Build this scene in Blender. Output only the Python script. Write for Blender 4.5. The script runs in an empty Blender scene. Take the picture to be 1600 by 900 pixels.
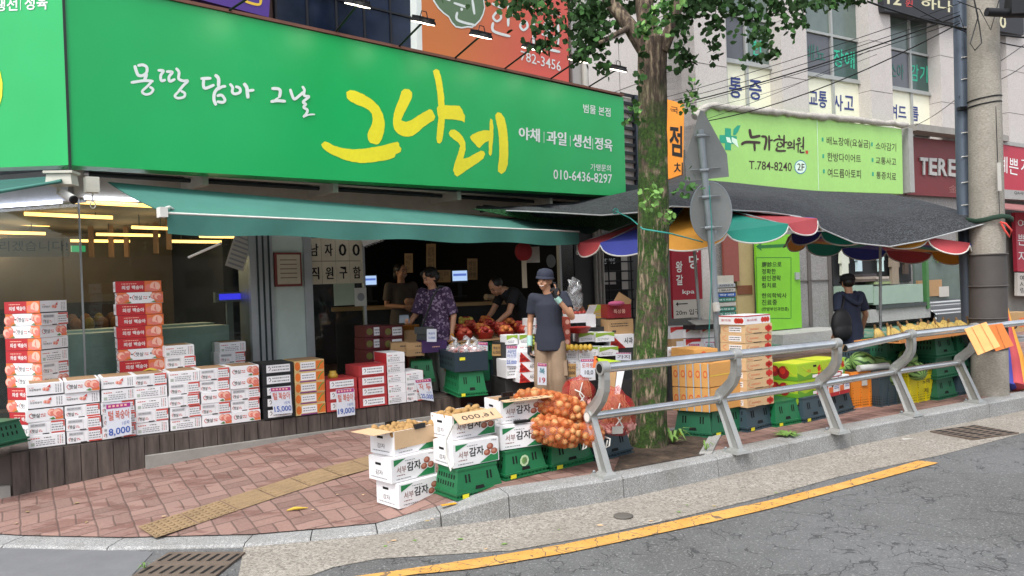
import bpy,bmesh,math,random
from mathutils import Vector,Matrix
random.seed(7)
S=bpy.context.scene
COL=S.collection
PI=math.pi
rad=math.radians
FPX=1200.0;CAMH=1.65
PITCH=math.atan(-5/1200.0)*-1;ROLL=0.037
_Xw=Vector((1,0,0));_F=Vector((0,math.cos(PITCH),-math.sin(PITCH)));_Zc=Vector((0,math.sin(PITCH),math.cos(PITCH)))
_R=math.cos(ROLL)*_Xw-math.sin(ROLL)*_Zc
_U=math.sin(ROLL)*_Xw+math.cos(ROLL)*_Zc
CAM=Vector((0,0,CAMH))
cd=bpy.data.cameras.new('camera');cam=bpy.data.objects.new('camera',cd);COL.objects.link(cam)
cd.sensor_width=36;cd.lens=36*FPX/1600;cd.clip_end=500;cd.clip_start=0.05
_B=-_F
cam.matrix_world=Matrix(((_R.x,_U.x,_B.x,0),(_R.y,_U.y,_B.y,0),(_R.z,_U.z,_B.z,CAMH),(0,0,0,1)))
S.camera=cam
W=bpy.data.worlds.new('World');S.world=W;W.use_nodes=True
nt=W.node_tree;bg=nt.nodes['Background']
sky=nt.nodes.new('ShaderNodeTexSky');sky.sky_type='NISHITA';sky.sun_disc=False
SUN_EL,SUN_ROT=rad(58),rad(205)
sky.sun_elevation=SUN_EL;sky.sun_rotation=SUN_ROT;sky.air_density=1.0;sky.dust_density=3.0;sky.ozone_density=1.0
hs=nt.nodes.new('ShaderNodeHueSaturation');hs.inputs['Saturation'].default_value=0.35;hs.inputs['Value'].default_value=1.0
nt.links.new(sky.outputs[0],hs.inputs['Color']);nt.links.new(hs.outputs[0],bg.inputs[0])
bg.inputs[1].default_value=0.15
sl=bpy.data.lights.new('sun','SUN');sl.energy=0.95;sl.angle=rad(18);sl.color=(1,.97,.92)
so=bpy.data.objects.new('sun',sl);COL.objects.link(so)
sd=Vector((math.sin(SUN_ROT)*math.cos(SUN_EL),math.cos(SUN_ROT)*math.cos(SUN_EL),math.sin(SUN_EL)))
so.rotation_euler=(-sd).to_track_quat('-Z','Y').to_euler();so.location=sd*60
S.view_settings.view_transform='Standard';S.view_settings.look='None';S.view_settings.gamma=1
S.view_settings.exposure=1.15
S.render.engine='CYCLES'
S.cycles.max_bounces=8;S.cycles.transparent_max_bounces=12;S.cycles.use_denoising=True
S.cycles.sample_clamp_indirect=6
def ray(x,y):return(x-800)/FPX*_R+(450-y)/FPX*_U+_F
def gp(x,y,z):
 d=ray(x,y);return CAM+d*((z-CAMH)/d.z)
def yp(x,y,Y):
 d=ray(x,y);return CAM+d*(Y/d.y)
def pl(x,y,P,n):
 d=ray(x,y);return CAM+d*((P-CAM).dot(n)/d.dot(n))
class Frame:
 """vertical-plane frame: t along, w inwards (away from the street), z up"""
 def __init__(s,o,ang):
  s.o=Vector((o[0],o[1],0));a=rad(ang)
  s.d=Vector((math.sin(a),math.cos(a),0));s.n=Vector((-s.d.y,s.d.x,0));s.rz=rad(90-ang)
 def P(s,t,w,z):return s.o+s.d*t+s.n*w+Vector((0,0,z))
 def px(s,x,y,w=0.0):return pl(x,y,s.o+s.n*w,s.n)
 def tz(s,x,y,w=0.0):
  p=s.px(x,y,w);return(p-s.o).dot(s.d),p.z
 def tw(s,x,y,z):
  p=gp(x,y,z)-s.o;return p.dot(s.d),p.dot(s.n)
 def M(s):return Matrix.Translation(s.o)@Matrix.Rotation(s.rz,4,'Z')
FB=Frame(yp(107,258,6.35),48)
FL=Frame(gp(45,702,.46),57)
FK=Frame(gp(797,811,0),60.7)
FN=Frame(yp(1105,164,15.5),59)
_lc=yp(107,258,6.35)
FC=Frame(_lc,-76+180)
def lin(h):
 if isinstance(h,str):
  c=[int(h[i:i+2],16)/255 for i in(0,2,4)]
  return tuple(x/12.92 if x<=.04045 else((x+.055)/1.055)**2.4 for x in c)
 return tuple(h)
class NT:
 def __init__(s,name):
  s.m=bpy.data.materials.new(name);s.m.use_nodes=True;s.t=s.m.node_tree
  s.b=s.t.nodes['Principled BSDF'];s.out=s.t.nodes['Material Output']
 def n(s,typ,**kw):
  n=s.t.nodes.new('ShaderNode'+typ)
  for k,v in kw.items():setattr(n,k,v)
  return n
 def l(s,a,b):s.t.links.new(a,b)
 def val(s,sock,v):
  if hasattr(v,'bl_idname')or hasattr(v,'is_linked'):s.l(v,sock)
  else:sock.default_value=v
 def math(s,op,a,b=0.0,c=None):
  n=s.n('Math',operation=op);s.val(n.inputs[0],a);s.val(n.inputs[1],b)
  if c is not None:s.val(n.inputs[2],c)
  return n.outputs[0]
 def coord(s,rnd=True,scale=(1,1,1)):
  tc=s.n('TexCoord');v=tc.outputs['Object']
  mp=s.n('Mapping');mp.inputs['Scale'].default_value=scale;s.l(v,mp.inputs['Vector'])
  if rnd:
   oi=s.n('ObjectInfo');k=s.math('MULTIPLY',oi.outputs['Random'],37.0)
   cx=s.n('CombineXYZ');s.l(k,cx.inputs[0]);s.l(k,cx.inputs[1]);s.l(k,cx.inputs[2]);s.l(cx.outputs[0],mp.inputs['Location'])
  return mp.outputs[0]
 def noise(s,v,scale,detail=3,rough=.55):
  n=s.n('TexNoise');n.inputs['Scale'].default_value=scale;n.inputs['Detail'].default_value=detail;n.inputs['Roughness'].default_value=rough
  s.l(v,n.inputs['Vector']);return n.outputs['Fac']
 def ramp(s,f,*stops):
  r=s.n('ValToRGB');e=r.color_ramp.elements
  while len(e)<len(stops):e.new(.5)
  for q,(p,c)in zip(e,stops):q.position=p;q.color=(*lin(c),1)if not isinstance(c,float)else(c,c,c,1)
  s.l(f,r.inputs[0]);return r.outputs[0]
 def mix(s,f,a,b,blend='MIX'):
  n=s.n('Mix',data_type='RGBA',blend_type=blend);s.val(n.inputs[0],f)
  for sock,v in((n.inputs[6],a),(n.inputs[7],b)):
   if hasattr(v,'is_linked'):s.l(v,sock)
   else:sock.default_value=(*lin(v),1)
  return n.outputs[2]
 def bump(s,h,strength=.3,dist=.01):
  n=s.n('Bump');n.inputs['Strength'].default_value=strength;n.inputs['Distance'].default_value=dist
  s.l(h,n.inputs['Height']);s.l(n.outputs[0],s.b.inputs['Normal'])
 def col(s,c):s.l(c,s.b.inputs['Base Color'])
 def rough(s,r):s.val(s.b.inputs['Roughness'],r)
MATS={}
def mat(name,col,rough=.6,var=.10,scale=9,bump=0,bscale=60,metal=0,emit=0,spec=.5,fine=.05):
 if name in MATS:return MATS[name]
 k=NT(name);c=lin(col);v=k.coord()
 f=k.noise(v,scale,4);g=k.noise(v,scale*9,2)
 a=k.math('MULTIPLY_ADD',f,var*3,1-var*1.5);b2=k.math('MULTIPLY_ADD',g,fine*3,1-fine*1.5)
 ri=k.n('ObjectInfo');a=k.math('MULTIPLY',a,k.math('MULTIPLY_ADD',ri.outputs['Random'],.1,.94));m=k.math('MULTIPLY',a,b2);cc=k.n('CombineXYZ');[k.l(m,cc.inputs[i])for i in range(3)]
 k.col(k.mix(1.0,c,cc.outputs[0],'MULTIPLY'))
 k.rough(rough);k.b.inputs['Metallic'].default_value=metal;k.b.inputs['Specular IOR Level'].default_value=spec
 if bump:k.bump(k.noise(v,bscale,3),bump,.01)
 if emit:
  k.b.inputs['Emission Color'].default_value=(*c,1);k.b.inputs['Emission Strength'].default_value=emit
 MATS[name]=k.m;return k.m
_TS=bpy.data.scenes.new('lettering_workshop');_TC={}
def side_dg():
 with bpy.context.temp_override(scene=_TS,view_layer=_TS.view_layers[0]):dg=bpy.context.evaluated_depsgraph_get();dg.update();return dg
def glyphs(body,bold=0.0):
 key=(body,bold)
 if key in _TC:return _TC[key]
 c=bpy.data.curves.new('g','FONT');c.body=body;c.offset=bold;c.resolution_u=2;c.size=1
 o=bpy.data.objects.new('g',c);_TS.collection.objects.link(o)
 dg=side_dg()
 me=bpy.data.meshes.new_from_object(o.evaluated_get(dg))
 vs=[(v.co.x,v.co.y)for v in me.vertices];fs=[tuple(p.vertices)for p in me.polygons]
 _TS.collection.objects.unlink(o);bpy.data.objects.remove(o);bpy.data.curves.remove(c);bpy.data.meshes.remove(me)
 x0=min(v[0]for v in vs);x1=max(v[0]for v in vs);y0=min(v[1]for v in vs);y1=max(v[1]for v in vs)
 r=([((x-x0)/(x1-x0),(y-y0)/(y1-y0))for x,y in vs],fs,(x1-x0)/(y1-y0))
 _TC[key]=r;return r
def evaluated(o):
 """mesh of an object with its modifiers applied"""
 _TS.collection.objects.link(o);dg=side_dg()
 me=bpy.data.meshes.new_from_object(o.evaluated_get(dg));_TS.collection.objects.unlink(o)
 return me
class MB:
 def __init__(s):s.v=[];s.f=[];s.m=[];s.sm=[];s.mats=[];s.X=None
 def mi(s,m):
  if m not in s.mats:s.mats.append(m)
  return s.mats.index(m)
 def add(s,vs,fs,m,smooth=False):
  b=len(s.v);i=s.mi(m)
  s.v+=[tuple(s.X@Vector(v))if s.X is not None else tuple(v)for v in vs]
  for f in fs:s.f.append(tuple(b+j for j in f));s.m.append(i);s.sm.append(smooth)
  return s
 def box(s,x0,y0,z0,x1,y1,z1,m,tx=0,ty=0):
  """box; tx, ty shrink the top on each side"""
  vs=[(x0,y0,z0),(x1,y0,z0),(x1,y1,z0),(x0,y1,z0),(x0+tx,y0+ty,z1),(x1-tx,y0+ty,z1),(x1-tx,y1-ty,z1),(x0+tx,y1-ty,z1)]
  return s.add(vs,[(3,2,1,0),(4,5,6,7),(0,1,5,4),(1,2,6,5),(2,3,7,6),(3,0,4,7)],m)
 def poly(s,pts,m):return s.add(pts,[tuple(range(len(pts)))],m)
 def quadsheet(s,p,m,th=0.0):
  return s.poly(p,m)
 def prism(s,pts,off,m):
  n=len(pts);off=Vector(off);a=[Vector(p)for p in pts]
  return s.add(a+[p+off for p in a],[tuple(range(n))[::-1],tuple(range(n,2*n))]+[(i,(i+1)%n,n+(i+1)%n,n+i)for i in range(n)],m)
 def tube(s,pts,r,m,n=8,cap=True,closed=False,smooth=True,flat=None):
  pts=[Vector(p)for p in pts];k=len(pts);rs=r if isinstance(r,list)else[r]*k
  vs=[];up0=None
  for i,p in enumerate(pts):
   d=(pts[(i+1)%k]-pts[i-1])if closed else(pts[min(i+1,k-1)]-pts[max(i-1,0)])
   if d.length<1e-9:d=Vector((0,0,1))
   d.normalize()
   if up0 is None:up0=Vector((0,0,1))if abs(d.z)<.9 else Vector((1,0,0))
   a=(up0-d*up0 .dot(d)).normalized();b=d.cross(a);up0=a
   ra,rb=rs[i]if isinstance(rs[i],(tuple,list))else(rs[i],rs[i])
   for j in range(n):
    q=2*PI*j/n;vs.append(p+a*(math.cos(q)*ra)+b*(math.sin(q)*rb))
  fs=[(i*n+j,i*n+(j+1)%n,(i+1)%k*n+(j+1)%n,(i+1)%k*n+j)for i in range(k if closed else k-1)for j in range(n)]
  s.add(vs,fs,m,smooth)
  if cap and not closed:s.add(vs[:n],[tuple(range(n))[::-1]],m);s.add(vs[-n:],[tuple(range(n))],m)
  return s
 def lathe(s,prof,m,c=(0,0,0),n=16,smooth=True,wob=None,axis=None):
  vs=[];c=Vector(c)
  for i,(r,z)in enumerate(prof):
   for j in range(n):
    q=2*PI*j/n;w=wob(i,j)if wob else 1
    vs.append(c+Vector((math.cos(q)*r*w,math.sin(q)*r*w,z)))
  k=len(prof)
  return s.add(vs,[(i*n+j,i*n+(j+1)%n,(i+1)*n+(j+1)%n,(i+1)*n+j)for i in range(k-1)for j in range(n)]+[tuple(range(n))[::-1],tuple(range((k-1)*n,k*n))],m,smooth)
 def ball(s,c,r,m,n=10,k=6,fn=None):
  r=r if isinstance(r,(tuple,list))else(r,r,r);c=Vector(c);vs=[c+Vector((0,0,-r[2]))]
  for i in range(1,k):
   a=-PI/2+PI*i/k
   for j in range(n):
    q=2*PI*j/n;vs.append(c+Vector((math.cos(a)*math.cos(q)*r[0],math.cos(a)*math.sin(q)*r[1],math.sin(a)*r[2])))
  vs.append(c+Vector((0,0,r[2])));L=len(vs)-1
  fs=[(0,1+(j+1)%n,1+j)for j in range(n)]+[(1+i*n+j,1+i*n+(j+1)%n,1+(i+1)*n+(j+1)%n,1+(i+1)*n+j)for i in range(k-2)for j in range(n)]+[(1+(k-2)*n+j,1+(k-2)*n+(j+1)%n,L)for j in range(n)]
  return s.add(vs,fs,m,True)
 def grid(s,fn,nu,nv,m,smooth=True):
  vs=[fn(i/nu,j/nv)for j in range(nv+1)for i in range(nu+1)]
  return s.add(vs,[(j*(nu+1)+i,j*(nu+1)+i+1,(j+1)*(nu+1)+i+1,(j+1)*(nu+1)+i)for j in range(nv)for i in range(nu)],m,smooth)
 def sheet(s,fn,nu,nv,m,th=.004,smooth=True):
  """a cloth with two sides th apart"""
  s.grid(fn,nu,nv,m,smooth);a=lambda u,v:Vector(fn(u,v))+Vector((0,0,-th));s.grid(lambda u,v:a(1-u,v),nu,nv,m,smooth);return s
 def rect(s,pm,a0,b0,a1,b1,m,lay=0):return s.poly([pm(a0,b0,lay),pm(a1,b0,lay),pm(a1,b1,lay),pm(a0,b1,lay)],m)
 def disc(s,pm,a,b,r,m,lay=0,n=14,ry=None):return s.poly([pm(a+r*math.cos(2*PI*i/n),b+(ry or r)*math.sin(2*PI*i/n),lay)for i in range(n)],m)
 def shape(s,pm,pts,m,lay=0):return s.poly([pm(a,b,lay)for a,b in pts],m)
 def text(s,pm,body,a0,b0,a1,b1,m,lay=0,bold=0.0,fit=False,heavy=0):
  vs,fs,asp=glyphs(body,bold)
  if fit:
   w=(b1-b0)*asp
   if w<a1-a0:a1=a0+w
  s.add([pm(a0+x*(a1-a0),b0+y*(b1-b0),lay)for x,y in vs],fs,m)
  for h in range(heavy):
   dx=(h+1)*.035*(b1-b0)
   s.add([pm(a0+dx+x*(a1-a0),b0+y*(b1-b0),lay+.3*(h+1))for x,y in vs],fs,m)
  return s
 def stroke(s,pm,pts,wd,m,lay=0):
  """a brush stroke: a ribbon with round ends"""
  P=[Vector((x,y,0))for x,y in pts];Q=[]
  for i in range(len(P)-1):
   p0,p1,p2,p3=P[max(i-1,0)],P[i],P[i+1],P[min(i+2,len(P)-1)]
   for k in range(6):
    u=k/6;Q.append(.5*(2*p1+(p2-p0)*u+(2*p0-5*p1+4*p2-p3)*u*u+(3*p1-p0-3*p2+p3)*u**3))
  Q.append(P[-1]);L=[];Rr=[]
  for i,q in enumerate(Q):
   d=(Q[min(i+1,len(Q)-1)]-Q[max(i-1,0)]).normalized();nn=Vector((-d.y,d.x,0));e=min(i,len(Q)-1-i)
   h=wd/2*(.62 if e==0 else .9 if e==1 else 1)
   c=q+(d*(-wd*.2)if i==0 else d*(wd*.2)if i==len(Q)-1 else Vector())
   L.append(c+nn*h);Rr.append(c-nn*h)
  for i in range(len(Q)-1):
   s.poly([pm(v.x,v.y,lay)for v in(L[i],L[i+1],Rr[i+1],Rr[i])],m)
  return s
 def build(s,name,parent=None,loc=None,rz=None,M=None):
  me=bpy.data.meshes.new(name);me.from_pydata([tuple(v)for v in s.v],[],s.f);me.update()
  for m in s.mats:me.materials.append(m)
  for p,i,sm in zip(me.polygons,s.m,s.sm):p.material_index=i;p.use_smooth=sm
  me.validate();o=bpy.data.objects.new(name,me);COL.objects.link(o)
  if parent is not None:o.parent=parent
  if M is not None:o.matrix_local=M
  if loc is not None:o.location=loc
  if rz is not None:o.rotation_euler=rz if isinstance(rz,(tuple,list))else(0,0,rz)
  return o
def tag(o,label=None,cat=None,group=None,kind=None):
 if label:o['label']=label
 if cat:o['category']=cat
 if group:o['group']=group
 if kind:o['kind']=kind
 return o
def thing(name,label,cat,loc=(0,0,0),rz=0,group=None):
 o=bpy.data.objects.new(name,None);COL.objects.link(o);o.location=loc;o.empty_display_size=.1
 o.rotation_euler=rz if isinstance(rz,(tuple,list))else(0,0,rz);return tag(o,label,cat,group)
def clone(o,loc,rz,label=None,group=None):
 def cp(a,par):
  c=a.copy();COL.objects.link(c);c.parent=par
  for ch in list(a.children):cp(ch,c)
  return c
 c=cp(o,None);c.location=loc;c.rotation_euler=rz if isinstance(rz,(tuple,list))else(0,0,rz)
 if label:c['label']=label
 if group:c['group']=group
 return c
def faceF(e=.0015,st=.0005):return lambda a,b,l=0:(a,-e-l*st,b)
def faceL(D,e=.0015,st=.0005):return lambda a,b,l=0:(-e-l*st,D-a,b)
def faceR(Wd,e=.0015,st=.0005):return lambda a,b,l=0:(Wd+e+l*st,a,b)
def faceT(H,e=.0015,st=.0005):return lambda a,b,l=0:(a,b,H+e+l*st)
def pxplane(P,n,e=.004,st=.0008):
 """map photo pixels on to a real plane (lettering on signs)"""
 n=n.normalized()
 def pm(x,y,l=0):return pl(x,y,P,n)-n*(e+l*st)
 return pm
def pxquad(P,n,TL,TR,BR,BL,e=.004,st=.0008):
 n=n.normalized();c=[pl(*q,P,n)for q in(TL,TR,BR,BL)]
 def pm(a,b,l=0):
  top=c[0].lerp(c[1],a);bot=c[3].lerp(c[2],a);return bot.lerp(top,b)-n*(e+l*st)
 return pm
UP=Vector((0,0,1))
# GROUND
KB=[gp(x,y,0)for x,y in((0,858),(165,862),(380,857),(485,848),(590,837),(690,825),(797,811),(976,780),(1124,747),(1332,698),(1548,653))]
KB=[Vector((-14,9.0,0)),Vector((-8,6.6,0)),Vector((-5.2,5.6,0))]+KB
KB+=[KB[-1]+FK.d*s for s in(3,8,16,30)]
def _kz(x):return .022+.150*max(0,min(1,(x+.96)/.86))if x<0 else .165
KZ=[_kz(p.x)for p in KB]
KN=[]
for i,p in enumerate(KB):
 d=(KB[min(i+1,len(KB)-1)]-KB[max(i-1,0)]).normalized();KN.append(Vector((-d.y,d.x,0)))
def kslope(x):return .10-.10*max(0,min(1,(x+1.2)/1.6))
def kd(X,Y):
 """distance inwards from the kerb line, and the kerb height there"""
 best=None;q=Vector((X,Y,0))
 for i in range(len(KB)-1):
  a,b=KB[i],KB[i+1];ab=b-a;u=max(0,min(1,(q-a).dot(ab)/ab.length_squared));c=a+ab*u;r=(q-c).length
  if best is None or r<best[0]:best=(r,KZ[i]*(1-u)+KZ[i+1]*u,c.x)
 return best
def zpav(X,Y):
 d,kz,cx=kd(X,Y);z=kz+kslope(cx)*min(d,3.2)
 if X>1.5 and d>4.6:z+=.085*(min(d,8)-4.6)
 return z
def gpav(x,y,off=0.0):
 z=.2
 for _ in range(12):p=gp(x,y,z);z=.5*z+.5*(zpav(p.x,p.y)+off)
 return gp(x,y,z)
def m_asphalt():
 k=NT('asphalt');v=k.coord(False)
 big=k.noise(v,.7,4);mid=k.noise(v,6,4);fine=k.noise(v,85,3,.75)
 c=k.ramp(fine,(.25,'41413f'),(.5,'545453'),(.75,'777775'))
 c=k.mix(k.ramp(k.noise(v,48,2),(.60,0.0),(.66,.55)),c,'9a9a97');c=k.mix(k.ramp(k.noise(v,36,2),(.30,.6),(.36,0.0)),c,'2b2b2b')
 c=k.mix(k.ramp(big,(.35,0.0),(.7,1.0)),c,k.mix(.35,c,'7d7f82'))
 w=k.n('TexNoise');w.inputs['Scale'].default_value=2.2;w.inputs['Detail'].default_value=6;k.l(v,w.inputs['Vector'])
 add=k.n('MixRGB',blend_type='ADD')if False else None
 sc=k.n('VectorMath',operation='SCALE');sc.inputs['Scale'].default_value=.55;k.l(w.outputs['Color'],sc.inputs[0])
 ad=k.n('VectorMath',operation='ADD');k.l(v,ad.inputs[0]);k.l(sc.outputs[0],ad.inputs[1])
 vo=k.n('TexVoronoi',feature='DISTANCE_TO_EDGE');vo.inputs['Scale'].default_value=2.6;k.l(ad.outputs[0],vo.inputs['Vector'])
 vo2=k.n('TexVoronoi',feature='DISTANCE_TO_EDGE');vo2 .inputs['Scale'].default_value=7.0;k.l(ad.outputs[0],vo2 .inputs['Vector'])
 wid=k.math('MULTIPLY',k.ramp(mid,(.42,0.0),(.66,1.0)),.022)
 cr1=k.math('LESS_THAN',vo.outputs['Distance'],k.math('MULTIPLY',wid,.7));
 msk=k.ramp(k.noise(v,1.1,3),(.46,0.0),(.58,1.0))
 cr2=k.math('LESS_THAN',vo2 .outputs['Distance'],k.math('MULTIPLY',k.math('MULTIPLY',wid,msk),2.6))
 cr=k.math('MAXIMUM',cr1,cr2)
 c=k.mix(k.math('MULTIPLY',cr,.7),c,'26272a')
 c=k.mix(k.ramp(k.noise(v,3.2,7,.7),(.5,0.0),(.7,.25)),c,'38393b')
 k.col(c);k.rough(.85)
 k.bump(k.math('SUBTRACT',k.math('MULTIPLY',fine,.5),cr),.5,.008);return k.m
def m_gutter():
 k=NT('gutter_concrete');v=k.coord(False)
 vo=k.n('TexVoronoi');vo.inputs['Scale'].default_value=70;k.l(v,vo.inputs['Vector'])
 vo2=k.n('TexVoronoi');vo2 .inputs['Scale'].default_value=160;k.l(v,vo2 .inputs['Vector'])
 sep=k.n('SeparateColor');k.l(vo.outputs['Color'],sep.inputs[0])
 c=k.ramp(sep.outputs[0],(.05,'4f4b46'),(.3,'746f68'),(.6,'8d8880'),(.95,'a9a49b'))
 sep2=k.n('SeparateColor');k.l(vo2 .outputs['Color'],sep2 .inputs[0])
 c=k.mix(.4,c,k.ramp(sep2 .outputs[0],(.1,'6d665d'),(.9,'bab2a5')))
 c=k.mix(k.ramp(k.noise(v,1.6,4),(.42,0.0),(.7,.55)),c,'7c756b')
 k.col(c);k.rough(.9);k.bump(sep.outputs[0],.5,.006);return k.m
def m_granite(name,a='a9a8a6',b='8e8d8c',dk='6f6f70',stain=.35):
 k=NT(name);v=k.coord(False)
 vo=k.n('TexVoronoi');vo.inputs['Scale'].default_value=190;k.l(v,vo.inputs['Vector'])
 sep=k.n('SeparateColor');k.l(vo.outputs['Color'],sep.inputs[0])
 c=k.ramp(sep.outputs[0],(.08,dk),(.3,b),(.7,a),(.95,'b4b3b1'))
 c=k.mix(k.ramp(k.noise(v,2.3,5),(.45,0.0),(.75,stain)),c,'5f5a50')
 k.col(c);k.rough(.75);k.bump(sep.outputs[1],.15,.004);return k.m
def m_pavers():
 k=NT('clay_pavers');tc=k.n('TexCoord');mp=k.n('Mapping');k.l(tc.outputs['Object'],mp.inputs['Vector'])
 mp.inputs['Rotation'].default_value=(0,0,-FL.rz);s=1/.226;mp.inputs['Scale'].default_value=(s,s,s)
 wn=k.n('TexNoise');wn.inputs['Scale'].default_value=1.2;k.l(mp.outputs[0],wn.inputs['Vector'])
 sc=k.n('VectorMath',operation='SCALE');sc.inputs['Scale'].default_value=.10;k.l(wn.outputs['Color'],sc.inputs[0])
 ad=k.n('VectorMath',operation='ADD');k.l(mp.outputs[0],ad.inputs[0]);k.l(sc.outputs[0],ad.inputs[1])
 sp=k.n('SeparateXYZ');k.l(ad.outputs[0],sp.inputs[0]);u,w=sp.outputs[0],sp.outputs[1]
 i,j=k.math('FLOOR',u),k.math('FLOOR',w)
 par=k.math('FLOORED_MODULO',k.math('ADD',i,j),2.0)if False else k.math('ABSOLUTE',k.math('MODULO',k.math('ADD',i,j),2.0))
 fu,fv=k.math('SUBTRACT',u,i),k.math('SUBTRACT',w,j)
 inv=k.math('SUBTRACT',1.0,par)
 a=k.math('ADD',k.math('MULTIPLY',par,fu),k.math('MULTIPLY',inv,fv));o=k.math('ADD',k.math('MULTIPLY',par,fv),k.math('MULTIPLY',inv,fu))
 a2=k.math('MULTIPLY',a,2.0);h=k.math('FLOOR',a2);fa=k.math('SUBTRACT',a2,h)
 e1=k.math('MULTIPLY',k.math('MINIMUM',fa,k.math('SUBTRACT',1.0,fa)),.5);e2=k.math('MINIMUM',o,k.math('SUBTRACT',1.0,o))
 e=k.math('MINIMUM',e1,e2)
 cb=k.n('CombineXYZ');k.l(i,cb.inputs[0]);k.l(j,cb.inputs[1]);k.l(h,cb.inputs[2])
 rn=k.n('TexWhiteNoise');k.l(cb.outputs[0],rn.inputs['Vector'])
 c=k.ramp(rn.outputs['Value'],(.0,'624840'),(.12,'775850'),(.5,'85655b'),(.85,'907066'),(1.0,'6d5149'))
 c=k.mix(k.ramp(k.noise(tc.outputs['Object'],60,3),(.3,0.0),(.7,.35)),c,'a58b80')
 c=k.mix(k.ramp(k.noise(tc.outputs['Object'],1.1,4),(.4,0.0),(.7,.4)),c,'75625a')
 mw=k.n('Mapping');k.l(tc.outputs['Object'],mw.inputs['Vector']);mw.inputs['Rotation'].default_value=(0,0,-FL.rz);mw.inputs['Scale'].default_value=(2.2,6.5,4)
 wet=k.ramp(k.noise(mw.outputs[0],1.0,5,.62),(.54,0.0),(.575,.85),(.7,1.0))
 c=k.mix(k.math('MULTIPLY',wet,.55),c,'5d382f')
 joint=k.ramp(e,(.012,1.0),(.035,0.0))
 c=k.mix(k.math('MULTIPLY',joint,.75),c,'4a3c36')
 k.col(c);k.rough(.8)
 k.bump(k.math('ADD',k.ramp(e,(.0,0.0),(.05,1.0)),k.math('MULTIPLY',k.noise(tc.outputs['Object'],90,2),.25)),.5,.006);return k.m
M_ASPH,M_GUT,M_PAVE=m_asphalt(),m_gutter(),m_pavers()
M_KERB=m_granite('kerb_granite','939493','898a89','757675',.5)
M_STEP=m_granite('step_granite','b0afac','9a9996','7b7a78',.25)
mb=MB();mb.poly([(-140,-140,0),(140,-140,0),(140,140,0),(-140,140,0)],M_ASPH);tag(mb.build('road'),kind='structure')
out=[gp(x,y,0)for x,y in((372,905),(485,900),(522,887),(590,874),(669,869),(800,861),(913,841),(1047,813),(1200,776),(1313,745),(1473,711),(1600,677))]
out.append(out[-1]+FK.d*25);inn=[gp(x,y,0)for x,y in((382,856),(485,847),(522,844),(590,836),(690,824),(797,810),(900,794),(1047,764),(1200,728),(1332,697),(1475,668),(1600,643))];inn.append(inn[-1]+FK.d*25)
mb=MB()
for i in range(len(out)-1):mb.poly([(p.x,p.y,.004)for p in(out[i],out[i+1],inn[i+1]+Vector((-.01,.02,0)),inn[i]+Vector((-.01,.02,0)))],M_GUT)
tag(mb.build('gutter'),kind='structure')
M_OLD=mat('old_asphalt_patch','6d6e70',.9,.12,5,.3,200)
pt=[gp(x,y,0)for x,y in((0,857),(120,859),(236,866),(207,899),(200,920),(-200,920),(-200,857))]
mb=MB();mb.poly([(p.x,p.y+(.03 if i in(0,1,2,6)else 0),.004)for i,p in enumerate(pt)],M_OLD);tag(mb.build('road_patch'),kind='structure')
def m_line():
 k=NT('yellow_road_paint');v=k.coord(False)
 c=k.ramp(k.noise(v,5,4),(.3,'c08a3c'),(.7,'d09f55'))
 vo=k.n('TexVoronoi',feature='DISTANCE_TO_EDGE');vo.inputs['Scale'].default_value=4.5
 w=k.n('TexNoise');w.inputs['Scale'].default_value=5;k.l(v,w.inputs['Vector']);sc=k.n('VectorMath',operation='SCALE');sc.inputs['Scale'].default_value=.25;k.l(w.outputs['Color'],sc.inputs[0])
 ad=k.n('VectorMath',operation='ADD');k.l(v,ad.inputs[0]);k.l(sc.outputs[0],ad.inputs[1]);k.l(ad.outputs[0],vo.inputs['Vector'])
 cr=k.math('LESS_THAN',vo.outputs['Distance'],.014);wear=k.ramp(k.noise(v,38,4),(.60,0.0),(.66,1.0))
 k.col(k.mix(k.math('MULTIPLY',k.math('MAXIMUM',cr,wear),.8),c,'4c4a48'));k.rough(.75);return k.m
M_LINE=m_line()
lu=[gp(x,y,0)for x,y in((380,925),(579,899),(669,886),(780,869),(881,852),(983,831),(1100,805),(1200,784),(1313,756),(1436,720.5))]
ll=[gp(x,y,0)for x,y in((420,937),(642,900),(734,891),(800,880.5),(887,865.5),(993,843),(1100,820),(1200,797),(1313,766.7),(1467,724.5))]
mb=MB()
for i in range(len(lu)-1):mb.poly([(p.x,p.y,.008)for p in(ll[i],ll[i+1],lu[i+1],lu[i])],M_LINE)
tag(mb.build('road_marking'),kind='structure')
mb=MB();KW=.21;joints={4,8,10}
def kpt(i,u):return KB[i].lerp(KB[i+1],u),KN[i].lerp(KN[i+1],u).normalized(),KZ[i]*(1-u)+KZ[i+1]*u
for i in range(len(KB)-1):
 L=(KB[i+1]-KB[i]).length;nseg=max(1,round(L/.95))
 for s in range(nseg):
  g=.004/L;a=kpt(i,s/nseg+g);b=kpt(i,(s+1)/nseg-g);vs=[]
  for(p,n,z)in(a,b):
   vs+=[p-Vector((0,0,.1)),p+n*.012+UP*(z-.016),p+n*.03+UP*z,p+n*KW+UP*(z+.002),p+n*KW-Vector((0,0,.1))]
  mb.add(vs,[(0,5,6,1),(1,6,7,2),(2,7,8,3),(3,8,9,4),(0,1,2,3,4),(9,8,7,6,5)],M_KERB)
tag(mb.build('kerb'),kind='structure')
mb=MB();rows=[]
us=[]
for i in range(len(KB)-1):
 L=(KB[i+1]-KB[i]).length;n=max(1,int(L/.5))
 us+=[(i,s/n)for s in range(n)]
us.append((len(KB)-2,1.0));ds=[KW-.02,.4,.7,1.1,1.6,2.2,3.2,4.2,5.5,7,9,12]
vs=[]
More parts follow.
